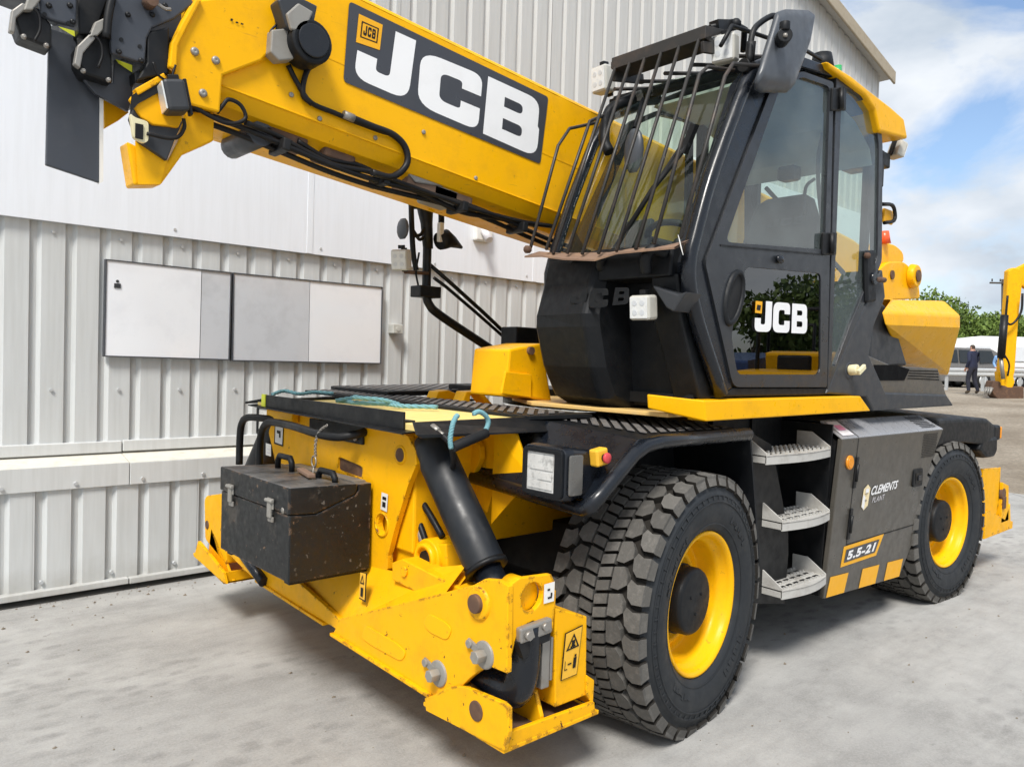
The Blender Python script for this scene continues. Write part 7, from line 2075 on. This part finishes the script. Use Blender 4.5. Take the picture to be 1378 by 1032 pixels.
# ---- blue rope with its pull bar, hanging off the front deck
rp = empty('pull_rope', (2.0, 2.46, 1.2))
setp(rp, 'blue rope loop with a black pull bar hanging below the front deck', 'rope')


def rope(path, r, parent, nm='rope_strand'):
    P = bez(path, 10)
    for s in range(3):
        q = []
        for i, p in enumerate(P):
            t = (P[min(i + 1, len(P) - 1)] - P[max(i - 1, 0)]).normalized()
            u = t.orthogonal().normalized() if i == 0 else (u - t * u.dot(t)).normalized()
            w = t.cross(u)
            a = i * 0.9 + s * 2.094
            q.append(p + (u * math.cos(a) + w * math.sin(a)) * r * 0.55)
        build(G().tube(q, r * 0.62, 6), nm, 'rope', parent)


rope([(1.875, 2.43, 1.245), (1.87, 2.43, 1.284), (1.879, 2.43, 1.337), (1.893, 2.43, 1.366), (1.904, 2.43, 1.375)], 0.0095, rp)
rope([(1.984, 2.43, 1.379), (2.015, 2.43, 1.387), (2.052, 2.43, 1.368), (2.065, 2.43, 1.343), (2.054, 2.43, 1.313), (2.042, 2.43, 1.298)], 0.0095, rp)
build(G().cyl((1.883, 2.43, 1.248), (2.058, 2.43, 1.3), 0.021, 12), 'pull_bar', 'rubber', rp, 0.003)
r2 = empty('deck_rope', (2.1, 3.5, 1.34))
setp(r2, 'blue rope lying loosely along the pale yellow front deck', 'rope')
rope([(2.12, 3.78, 1.352), (2.14, 3.70, 1.352), (2.10, 3.55, 1.355), (2.2, 3.42, 1.355), (2.22, 3.28, 1.352), (2.33, 3.14, 1.355)], 0.011, r2)
rope([(2.10, 3.75, 1.354), (2.15, 3.62, 1.380), (2.08, 3.52, 1.384), (2.17, 3.40, 1.378), (2.25, 3.36, 1.354)], 0.010, r2)
r3 = empty('far_rope', (2.0, 4.3, 1.35))
setp(r3, 'short bit of blue rope at the far edge of the deck beside the wall', 'rope')
rope([(1.95, 4.22, 1.362), (2.05, 4.27, 1.38), (2.12, 4.22, 1.365), (2.25, 4.28, 1.37), (2.36, 4.25, 1.365)], 0.010, r3)

# ================================================================ background of the yard
def leaf_cloud(seed, clumps, n, size, g=None):
    """Leaf-sized quads spread through overlapping clumps."""
    rr = random.Random(seed)
    g = g or G()
    V, F = [], []
    for (cx, cy, cz, r, rz) in clumps:
        m = int(n * r * r)
        for _ in range(m):
            while True:
                d = Vector((rr.gauss(0, 1), rr.gauss(0, 1), rr.gauss(0, 1)))
                if d.length > 1e-3:
                    break
            d.normalize()
            k = rr.random() ** 0.35
            bmp_ = 1 + 0.22 * math.sin(d.x * 7 + cx) * math.sin(d.y * 6 + cy) + 0.15 * math.sin(d.z * 9 + cz * 3)
            p = Vector((cx, cy, cz)) + Vector((d.x * r, d.y * r, d.z * rz)) * k * bmp_
            a = Vector((rr.gauss(0, 1), rr.gauss(0, 1), rr.gauss(0, 0.7))).normalized()
            b = a.orthogonal().normalized()
            ang = rr.uniform(0, 6.28)
            b = (b * math.cos(ang) + a.cross(b) * math.sin(ang))
            c = a.cross(b)
            s = size * rr.uniform(0.6, 1.3)
            i0 = len(V)
            V += [p - b * s - c * s * 0.3, p + b * s * 0.2 - c * s * 0.6, p + b * s + c * s * 0.2, p - b * s * 0.1 + c * s * 0.6]
            F.append((i0, i0 + 1, i0 + 2, i0 + 3))
    g.add(V, F)
    return g


def tree(seed, base, h, w, label, leaf='leaves', dens=260, size=0.10, grp='trees along the back of the yard', low=0.18):
    rr = random.Random(seed)
    t = empty('tree', base)
    setp(t, label, 'tree', grp)
    b = Vector(base)
    trunk = G().tube(bez([b + Vector((0, 0, -0.1)), b + Vector((rr.uniform(-.1, .1), rr.uniform(-.1, .1), h * 0.25)), b + Vector((rr.uniform(-.2, .2), rr.uniform(-.2, .2), h * 0.5)), b + Vector((rr.uniform(-.3, .3), rr.uniform(-.3, .3), h * 0.8))], 3), 0.1, 8, True, [0.17 * h / 6 * (1 - 0.08 * i) for i in range(10)])
    for k in range(7):
        a = rr.uniform(0, 6.28)
        z0 = h * rr.uniform(0.2, 0.55)
        e = b + Vector((math.cos(a) * w * 0.6, math.sin(a) * w * 0.6, z0 + h * 0.25))
        trunk.tube([b + Vector((0, 0, z0)), b.lerp(e, 0.5) + Vector((0, 0, z0 * 0.4)), e], 0.04, 6, True, [0.06 * h / 6, 0.04 * h / 6, 0.015])
    build(trunk, 'trunk', 'bark', t)
    cl = []
    for k in range(16):
        a = rr.uniform(0, 6.28)
        z = rr.uniform(low, 0.88)
        sp = w * (1.0 - abs(z - 0.45) * 0.9) * rr.uniform(0.25, 0.85)
        r = w * rr.uniform(0.28, 0.48)
        cl.append((b.x + math.cos(a) * sp, b.y + math.sin(a) * sp, b.z + h * z, r, r * 0.85))
    build(leaf_cloud(seed + 50, cl, dens / (w * 0.4) ** 2 * 1.4, size), 'crown', leaf, t, fix=False)
    return t


trees = [
    (11, (48.742, 18.019, 1.473), 5.4, 2.6, 'tree just right of the yellow counterweight'),
    (12, (52.437, 17.385, 1.533), 5.1, 2.8, 'round leafy tree above the grey vehicle in the car park'),
    (13, (52.687, 15.815, 1.59), 4.6, 2.6, 'low leafy tree above the white caravan, left of the utility pole'),
    (14, (57.549, 15.476, 1.652), 4.5, 2.7, 'leafy tree behind the yellow excavator arm'),
    (15, (59.262, 13.935, 1.724), 4.6, 2.8, 'leafy tree at the right edge of the picture'),
    (16, (58.732, 18.447, 1.561), 4.9, 2.8, 'tree filling the gap behind the round tree'),
    (17, (61.459, 17.338, 1.628), 4.6, 2.8, 'tree behind the utility pole'),
]
for sd, p, h, w, lb in trees:
    tree(sd, (p[0], p[1], 1.0), h, w, lb, dens=330, size=0.11, low=0.1)

# trees on the open side of the yard, seen mirrored in the door glass
for i, (x, y, h, w, lb) in enumerate([
        (24.5, -10.4, 4.3, 2.2, 'leafy tree mirrored at the middle of the lower door glass'),
        (28.6, -10.8, 5.3, 2.6, 'bushy tree mirrored between the door and the rear side window'),
        (33.0, -11.5, 5.8, 2.8, 'far tree across the yard mirrored in the rear side window')]):
    tree(40 + i, (x, y, 0.0), h, w, lb, 'leaves_dark', 150, 0.13, 'trees across the yard')


def dumper(loc, heading, mat, label):
    """Small site dumper: skip, chassis, engine cover, seat, roll bar, four wheels."""
    root = empty('site_dumper', loc)
    setp(root, label, 'dumper', 'dumpers parked across the yard')
    root.rotation_euler.z = heading

    def add(gm, nm, mt, bev=0.0, par=None):
        me = gm.mesh(nm)
        bm = bmesh.new()
        bm.from_mesh(me)
        bmesh.ops.recalc_face_normals(bm, faces=bm.faces)
        bm.to_mesh(me)
        bm.free()
        me.materials.append(MATS[mt])
        o = bpy.data.objects.new(nm, me)
        col.objects.link(o)
        o.parent = par or root
        if bev:
            m = o.modifiers.new('edge', 'BEVEL')
            m.width = bev
            m.segments = 2
            m.limit_method = 'ANGLE'
        return o
    add(G().prism([(-1.9, -0.9, 1.0), (-1.5, -0.9, 0.75), (-0.4, -0.9, 0.8), (-0.15, -0.9, 1.9), (-0.5, -0.9, 1.95), (-2.1, -0.9, 1.75)], (0, 1.8, 0)), 'skip', mat, 0.05)
    add(G().box((-1.5, -0.45, 0.55), (1.7, 0.45, 0.85)), 'chassis', 'black_steel', 0.03)
    add(G().prism([(0.55, -0.7, 0.85), (1.8, -0.7, 0.85), (1.8, -0.7, 1.35), (1.6, -0.7, 1.55), (0.6, -0.7, 1.6)], (0, 1.4, 0)), 'engine_cover', mat, 0.06)
    add(G().box((0.25, -0.3, 1.2), (0.75, 0.3, 1.35)).box((0.7, -0.3, 1.3), (0.82, 0.3, 1.85)), 'seat', 'rubber', 0.04)
    add(G().tube([(0.95, -0.6, 1.5), (0.95, -0.6, 2.65), (0.95, 0.6, 2.65), (0.95, 0.6, 1.5)], 0.04, 8), 'roll_bar', 'black_steel')
    for x_ in (-1.0, 1.2):
        for s in (-1, 1):
            c = (x_, s * 0.85, 0.52)
            add(G().lathe([(-0.17, 0.28), (-0.19, 0.45), (-0.15, 0.52), (0.15, 0.52), (0.19, 0.45), (0.17, 0.28)], c, (0, 1, 0), 24), 'tyre', 'rubber')
            add(G().lathe([(-0.17, 0.0005), (-0.10, 0.2), (-0.17, 0.28), (0.17, 0.28), (0.10, 0.2), (0.17, 0.0005)], c, (0, 1, 0), 20), 'rim', mat)
    return root, add


root, add = dumper((16.4, -5.4, 0.0), R(3), 'dark_blue', 'dark blue site dumper with white lettering, parked across the yard')
v_, f_ = text2d('Thwaites', 0.34, 0.15, 0.01)
tx = max(p.x for p in v_)
add(G().add([(-0.62 - p.x, 0.905, 1.30 + p.y) for p in v_], [tuple(reversed(f)) for f in f_]), 'lettering', 'decal_white')
dumper((13.7, -3.0, 0.0), R(172), 'yellow', 'yellow site dumper parked across the yard')

# ---- utility pole
up = empty('utility_pole', (66.052, 18.597, 1.91))
setp(up, 'dark wooden utility pole with a crossarm above the hedge', 'pole')
P_t, P_b = Vector((66.133, 18.799, 8.816)), Vector((66.156, 18.492, 1.636))
build(G().cyl(P_b, P_t, 0.13, 10, 0.10), 'shaft', 'timber', up)
build(G().obox(Vector((65.875, 18.885, 8.52)), [(0.7, -0.7, 0), (0, 0, 1), (0.7, 0.7, 0)], (1.5, 0.12, 0.12)), 'crossarm', 'timber', up)
for s in (-0.6, 0, 0.6):
    build(G().cyl(Vector((65.875, 18.888, 8.576)) + Vector((0.7 * s, -0.7 * s, 0.05)), Vector((65.875, 18.888, 8.576)) + Vector((0.7 * s, -0.7 * s, 0.25)), 0.05, 8), 'insulator', 'timber', up)

# ---- guard rail
gr = empty('guard_rail', (34.929, 10.263, 1.393))
setp(gr, 'galvanised steel guard rail along the car park', 'rail')
ra, rb_ = Vector((33.268, 11.771, 1.681)), Vector((35.728, 8.209, 1.739))
dr_ = (rb_ - ra).normalized()
for i, dz in enumerate((0.0,)):
    n_ = dr_.cross(Vector((0, 0, 1))).normalized()
    if n_.x > 0:
        n_ = -n_
    prof_ = [(0.0, 0.16), (0.05, 0.12), (0.05, 0.06), (0.0, 0.02), (0.0, -0.02), (0.05, -0.06), (0.05, -0.12), (0.0, -0.16)]
    build(G().loft([[ra + n_ * a + Vector((0, 0, b)) for a, b in prof_] + [ra + n_ * (a - 0.012) + Vector((0, 0, b)) for a, b in reversed(prof_)],
                    [rb_ + n_ * a + Vector((0, 0, b)) for a, b in prof_] + [rb_ + n_ * (a - 0.012) + Vector((0, 0, b)) for a, b in reversed(prof_)]]), 'beam', 'galvanised', gr)
L_ = (rb_ - ra).length
k = 0.5
while k < L_:
    p = ra + dr_ * k
    build(G().box((p.x + 0.02, p.y - 0.05, yard_z(p.x) - 0.05), (p.x + 0.12, p.y + 0.05, p.z + 0.15)), 'post', 'galvanised', gr)
    k += 1.3


# ---- vehicles in the car park: side-profile bodies lofted across their width
def car(name, label, cat, origin, heading, length, width, height, paint_, prof, glass_from, wheels=(0.18, 0.80), wr=0.32, wmat='car_glass'):
    """prof: (u along length 0..1, height 0..1) outline of body; glass_from: list of window quads in the same units."""
    root = empty(name, origin)
    setp(root, label, cat, 'vehicles in the car park')
    root.rotation_euler.z = heading
    def P(u, v, s):
        return Vector(((u - 0.5) * length, s * width / 2, v * height))
    def add(gm, nm, mt, bev=0.0):
        me = gm.mesh(nm)
        bm = bmesh.new(); bm.from_mesh(me); bmesh.ops.recalc_face_normals(bm, faces=bm.faces); bm.to_mesh(me); bm.free()
        me.materials.append(MATS[mt])
        o = bpy.data.objects.new(nm, me)
        col.objects.link(o)
        o.parent = root
        if bev:
            m = o.modifiers.new('edge', 'BEVEL'); m.width = bev; m.segments = 3; m.limit_method = 'ANGLE'; m.angle_limit = R(30)
        return o
    def tw(v):
        return 1.0 if v < 0.55 else 1.0 - (v - 0.55) * 0.45
    rings = [[P(u, v, s * tw(v)) for u, v in prof] for s in (-1, -0.92, 0.92, 1)]
    rings[0] = [P(0.5 + (u - 0.5) * 0.985, v * 0.985, -tw(v)) for u, v in prof]
    rings[3] = [P(0.5 + (u - 0.5) * 0.985, v * 0.985, tw(v)) for u, v in prof]
    add(G().loft(rings), 'body', paint_, 0.03)
    for quad in glass_from:  # side windows
        for s in (-1, 1):
            q = [P(u, v, s * (tw(v) + 0.012)) for u, v in quad]
            add(G().prism(q, (0, -s * 0.02, 0)), 'window', wmat)
    for u in wheels:
        for s in (-1, 1):
            c = Vector(((u - 0.5) * length, s * (width / 2 - 0.10), wr))
            o = add(G().lathe([(-0.11, wr * 0.6), (-0.11, wr * 0.95), (-0.08, wr), (0.08, wr), (0.11, wr * 0.95), (0.11, wr * 0.6)], c, (0, 1, 0), 20), 'tyre', 'rubber')
            add(G().lathe([(-0.115, 0.0005), (-0.10, wr * 0.3), (-0.105, wr * 0.6), (0.105, wr * 0.6), (0.10, wr * 0.3), (0.115, 0.0005)], c, (0, 1, 0), 16), 'rim', 'galvanised')
    return root, add, P


hatch = [(0.0, 0.20), (0.0, 0.50), (0.03, 0.58), (0.24, 0.63), (0.36, 0.93), (0.46, 1.0), (0.74, 1.0), (0.90, 0.90), (0.99, 0.60), (1.0, 0.35), (0.98, 0.18), (0.5, 0.14)]
hw = [[(0.29, 0.64), (0.38, 0.90), (0.54, 0.94), (0.54, 0.64)], [(0.56, 0.64), (0.56, 0.94), (0.74, 0.94), (0.88, 0.84), (0.90, 0.66)]]
p = (42.599, 12.776, 1.337)
root, add, P = car('parked_car', 'silver hatchback in front of the white caravan', 'car', (p[0], p[1], 0.98), R(150), 4.1, 1.75, 1.50, 'car_silver', hatch, hw)
add(G().prism([P(0.25, 0.645, -0.82), P(0.25, 0.645, 0.82), P(0.365, 0.915, 0.74), P(0.365, 0.915, -0.74)], (-0.02, 0, 0.02)), 'windscreen', 'car_glass')
add(G().prism([P(0.985, 0.64, -0.80), P(0.985, 0.64, 0.80), P(0.91, 0.88, 0.72), P(0.91, 0.88, -0.72)], (0.02, 0, 0.02)), 'rear_window', 'car_glass')
for s in (-0.8, 0.8):
    add(G().box(P(0.0, 0.42, s - 0.16) - Vector((0.01, 0, 0)), P(0.03, 0.52, s + 0.16)), 'headlight', 'lamp_lens')
suv = [(0.0, 0.18), (0.0, 0.52), (0.04, 0.58), (0.22, 0.62), (0.33, 0.94), (0.42, 1.0), (0.90, 1.0), (0.97, 0.92), (1.0, 0.55), (1.0, 0.28), (0.97, 0.16)]
sw_ = [[(0.27, 0.63), (0.345, 0.92), (0.52, 0.94), (0.52, 0.63)], [(0.54, 0.63), (0.54, 0.94), (0.74, 0.94), (0.74, 0.63)], [(0.76, 0.63), (0.76, 0.94), (0.90, 0.94), (0.94, 0.66)]]
p = (38.969, 13.349, 1.224)
root, add, P = car('parked_suv', 'brown-grey off-road vehicle half hidden by the counterweight', 'car', (p[0], p[1], 0.98), R(-35), 4.5, 1.85, 1.85, 'car_grey', suv, sw_, wr=0.37)
add(G().prism([P(0.985, 0.60, -0.80), P(0.985, 0.60, 0.80), P(0.955, 0.92, 0.72), P(0.955, 0.92, -0.72)], (0.03, 0, 0.01)), 'rear_window', 'car_glass')
add(G().box(P(1.0, 0.42, -0.92), P(1.0, 0.58, -0.78) + Vector((0.02, 0, 0))), 'tail_light', 'beacon_red')
add(G().box(P(1.0, 0.42, 0.78), P(1.0, 0.58, 0.92) + Vector((0.02, 0, 0))), 'tail_light', 'beacon_red')

# caravan: rounded white body with a window
cvp = [(0.0, 0.16), (0.0, 0.45), (0.03, 0.66), (0.09, 0.86), (0.17, 0.97), (0.26, 1.0), (0.92, 1.0), (0.985, 0.93), (1.0, 0.6), (1.0, 0.16)]
p = (49.124, 13.632, 1.423)
root, add, P = car('caravan', 'large white rounded caravan behind the silver car', 'caravan', (p[0], p[1], 0.98), R(-52), 7.0, 2.3, 2.75, 'caravan_white', cvp,
                   [[(0.16, 0.52), (0.16, 0.80), (0.33, 0.80), (0.33, 0.52)], [(0.50, 0.52), (0.50, 0.80), (0.66, 0.80), (0.66, 0.52)]], wheels=(0.55,), wr=0.33, wmat='grey_pale')
add(G().box(P(0.1, 0.40, -1.035), P(0.95, 0.43, -1.0)), 'trim_strip', 'sticker_grey')

# ---- yellow excavator arm with its bucket at the right edge
ex = empty('excavator', (28.919, 7.579, 0.912))
setp(ex, 'yellow excavator arm and bucket cut by the right edge of the picture', 'excavator')
av = Vector((29.42, 7.124, 0.813)) - Vector((28.349, 8.087, 0.769))
nv = Vector((0.62, 0.70, 0)) * 0.26
dp = [(28.639, 7.995, 5.004), (28.763, 7.887, 5.105), (28.942, 7.724, 5.065), (28.996, 7.666, 4.827), (28.894, 7.703, 3.431), (28.81, 7.711, 1.748), (28.722, 7.769, 1.216), (28.526, 7.943, 1.16), (28.453, 8.032, 1.733), (28.555, 7.997, 3.177), (28.606, 7.99, 4.139)]
build(G().prism(dp, nv), 'dipper_arm', 'yellow_worn', ex, 0.04)
build(G().prism([(28.857, 7.868, 5.066), (29.285, 7.495, 5.372), (30.36, 6.499, 4.695), (30.363, 6.458, 3.734), (29.252, 7.484, 4.361), (29.001, 7.717, 4.543)], nv * 0.8), 'main_boom', 'yellow_worn', ex, 0.04)
build(G().cyl((28.211, 7.918, 3.537), (28.128, 7.938, 2.159), 0.115, 14), 'bucket_ram', 'black_steel', ex)
build(G().cyl((28.128, 7.938, 2.159), (28.183, 7.862, 1.497), 0.06, 10), 'ram_rod', 'steel', ex)
build(G().tube(bez([(28.337, 7.897, 4.162), (28.304, 7.896, 3.4), (28.446, 7.763, 3.263), (28.657, 7.588, 3.652), (28.69, 7.582, 4.248)], 5), 0.035, 8), 'hose', 'hose', ex)
build(G().tube(bez([(28.215, 7.863, 2.257), (28.322, 7.756, 1.977), (28.288, 7.771, 1.596)], 5), 0.03, 8), 'hose', 'hose', ex)
build(G().prism([(28.303, 8.032, 1.731), (28.623, 7.746, 1.792), (28.696, 7.666, 1.412), (28.59, 7.746, 1.026), (28.341, 7.976, 1.159)], nv), 'linkage', 'yellow_worn', ex, 0.03)
bq_ = rnd([(28.18, 8.132, 1.439), (28.376, 7.954, 1.399), (28.518, 7.82, 1.262), (28.909, 7.468, 1.278), (28.911, 7.448, 0.8), (28.52, 7.798, 0.76), (28.413, 7.899, 0.875), (28.306, 7.993, 0.823), (28.199, 8.095, 0.962), (28.128, 8.167, 1.15)], 0.05, 3)
build(G().prism(bq_, nv * 1.6), 'bucket', 'rust', ex, 0.03)
for i in range(3):
    c = Vector((28.106, 8.121, 1.2)) + nv * (0.25 + 0.5 * i)
    build(G().cyl(c, c + Vector((-0.12, 0.02, -0.22)), 0.06, 6, 0.02), 'bucket_tooth', 'steel', ex)
# the machine it belongs to, standing outside the picture
hb_ = Vector((32.449, 5.782, 1.857))
build(G().box((hb_.x - 1.1, hb_.y - 1.1, 1.5), (hb_.x + 1.4, hb_.y + 1.1, 2.5)), 'house', 'yellow', ex, 0.08)
build(G().box((hb_.x - 1.0, hb_.y - 0.2, 2.5), (hb_.x + 0.3, hb_.y + 1.0, 3.7)), 'operator_cab', 'car_glass', ex, 0.08)
for s in (-1, 1):
    build(G().prism(rnd([(hb_.x - 1.7, hb_.y + s * 1.0 - 0.22, 0.75), (hb_.x + 1.7, hb_.y + s * 1.0 - 0.22, 0.75), (hb_.x + 1.7, hb_.y + s * 1.0 - 0.22, 1.45), (hb_.x - 1.7, hb_.y + s * 1.0 - 0.22, 1.45)], 0.3, 4), (0, 0.44, 0)), 'track', 'rubber', ex)


# ---- people
def person(base, heading, label, top, legs, pose, h=1.80, hair_='hair'):
    root = empty('person', base)
    setp(root, label, 'person', 'people in the yard')
    root.rotation_euler.z = heading
    k = h / 1.80
    J = {n: Vector(v) * k for n, v in pose.items()}
    order = ['pelvis', 'belly', 'chest', 'neck', 'head', 'crown', 'lsh', 'lel', 'lwr', 'lha', 'rsh', 'rel', 'rwr', 'rha', 'lhip', 'lkn', 'lan', 'ltoe', 'rhip', 'rkn', 'ran', 'rtoe']
    edges = [('pelvis', 'belly'), ('belly', 'chest'), ('chest', 'neck'), ('neck', 'head'), ('head', 'crown'), ('chest', 'lsh'), ('lsh', 'lel'), ('lel', 'lwr'), ('lwr', 'lha'),
             ('chest', 'rsh'), ('rsh', 'rel'), ('rel', 'rwr'), ('rwr', 'rha'), ('pelvis', 'lhip'), ('lhip', 'lkn'), ('lkn', 'lan'), ('lan', 'ltoe'), ('pelvis', 'rhip'), ('rhip', 'rkn'), ('rkn', 'ran'), ('ran', 'rtoe')]
    rad = {'pelvis': (.145, .12), 'belly': (.145, .115), 'chest': (.165, .125), 'neck': (.06, .06), 'head': (.085, .098), 'crown': (.07, .085), 'lsh': (.075, .075), 'rsh': (.075, .075),
           'lel': (.055, .055), 'rel': (.055, .055), 'lwr': (.042, .042), 'rwr': (.042, .042), 'lha': (.042, .03), 'rha': (.042, .03), 'lhip': (.105, .105), 'rhip': (.105, .105),
           'lkn': (.075, .075), 'rkn': (.075, .075), 'lan': (.06, .06), 'ran': (.06, .06), 'ltoe': (.05, .04), 'rtoe': (.05, .04)}
    me = bpy.data.meshes.new('body')
    me.from_pydata([J[n] for n in order], [(order.index(a), order.index(b)) for a, b in edges], [])
    for mt in (top, legs, 'skin', 'boot', hair_):
        me.materials.append(MATS[mt])
    tmp = bpy.data.objects.new('body', me)
    col.objects.link(tmp)
    m = tmp.modifiers.new('skin', 'SKIN')
    m.use_smooth_shade = True
    for i, n in enumerate(order):
        me.skin_vertices[0].data[i].radius = tuple(r * k for r in rad[n])
    me.skin_vertices[0].data[0].use_root = True
    s = tmp.modifiers.new('sub', 'SUBSURF')
    s.levels = s.render_levels = 2
    dg = bpy.context.evaluated_depsgraph_get()
    fin = bpy.data.meshes.new_from_object(tmp.evaluated_get(dg))
    bpy.data.objects.remove(tmp)
    for p in fin.polygons:
        c = p.center / k
        hand = min((c - J['lha'] / k).length, (c - J['rha'] / k).length) < 0.085
        if hand:
            p.material_index = 2
        elif c.z > 1.50:
            hd = J['head'] / k
            p.material_index = 4 if (c.z > hd.z + 0.03 or c.x < hd.x - 0.03 and c.z > hd.z - 0.06) else 2
        elif c.z > 0.93:
            p.material_index = 0
        elif c.z > 0.12:
            p.material_index = 1
        else:
            p.material_index = 3
    b = bpy.data.objects.new('body', fin)
    col.objects.link(b)
    b.parent = root
    return root, J


walk = dict(pelvis=(0, 0, .98), belly=(0.01, 0, 1.13), chest=(0.02, 0, 1.34), neck=(0.02, 0, 1.50), head=(0.04, 0, 1.62), crown=(0.04, 0, 1.73), lsh=(0.02, .19, 1.42), lel=(-.06, .26, 1.16), lwr=(.05, .24, .95), lha=(.09, .22, .86),
            rsh=(0.02, -.19, 1.42), rel=(.02, -.26, 1.16), rwr=(.14, -.20, 1.0), rha=(.20, -.16, .94), lhip=(0, .10, .90), lkn=(.08, .11, .50), lan=(.02, .11, .09), ltoe=(.15, .12, .04), rhip=(0, -.10, .90), rkn=(.0, -.11, .50), ran=(-.16, -.11, .12), rtoe=(-.05, -.12, .04))
pb = (29.98, 9.314, 0.857)
root, J = person((pb[0], pb[1], yard_z(pb[0])), R(70), 'person in dark navy work clothes walking away across the yard', 'navy_cloth', 'navy_trousers', walk)
for s in ('l', 'r'):
    hb = J[s + 'ha']
    fg = G()
    for q in range(4):
        fg.tube([hb + Vector((0.0, -0.03 + 0.02 * q, 0)), hb + Vector((0.03, -0.03 + 0.02 * q, -0.05)), hb + Vector((0.02, -0.03 + 0.02 * q, -0.085 + 0.008 * abs(q - 1.5)))], 0.009, 6)
    fg.tube([hb + Vector((0.0, 0.04, 0.01)), hb + Vector((0.035, 0.05, -0.03))], 0.010, 6)
    me = fg.mesh('fingers'); me.materials.append(MATS['skin'])
    o = bpy.data.objects.new('fingers', me); col.objects.link(o); o.parent = root
pb = (35.851, 10.11, 1.525)
person((pb[0], pb[1], yard_z(pb[0])), R(200), 'person in a light blue shirt half hidden behind the excavator arm', 'blue_shirt', 'navy_trousers',
       dict(walk, lkn=(.03, .11, .50), lan=(.0, .11, .09), rkn=(.02, -.11, .5), ran=(0, -.11, .09), rtoe=(.12, -.12, .04)), 1.75)
bpy.context.view_layer.update()
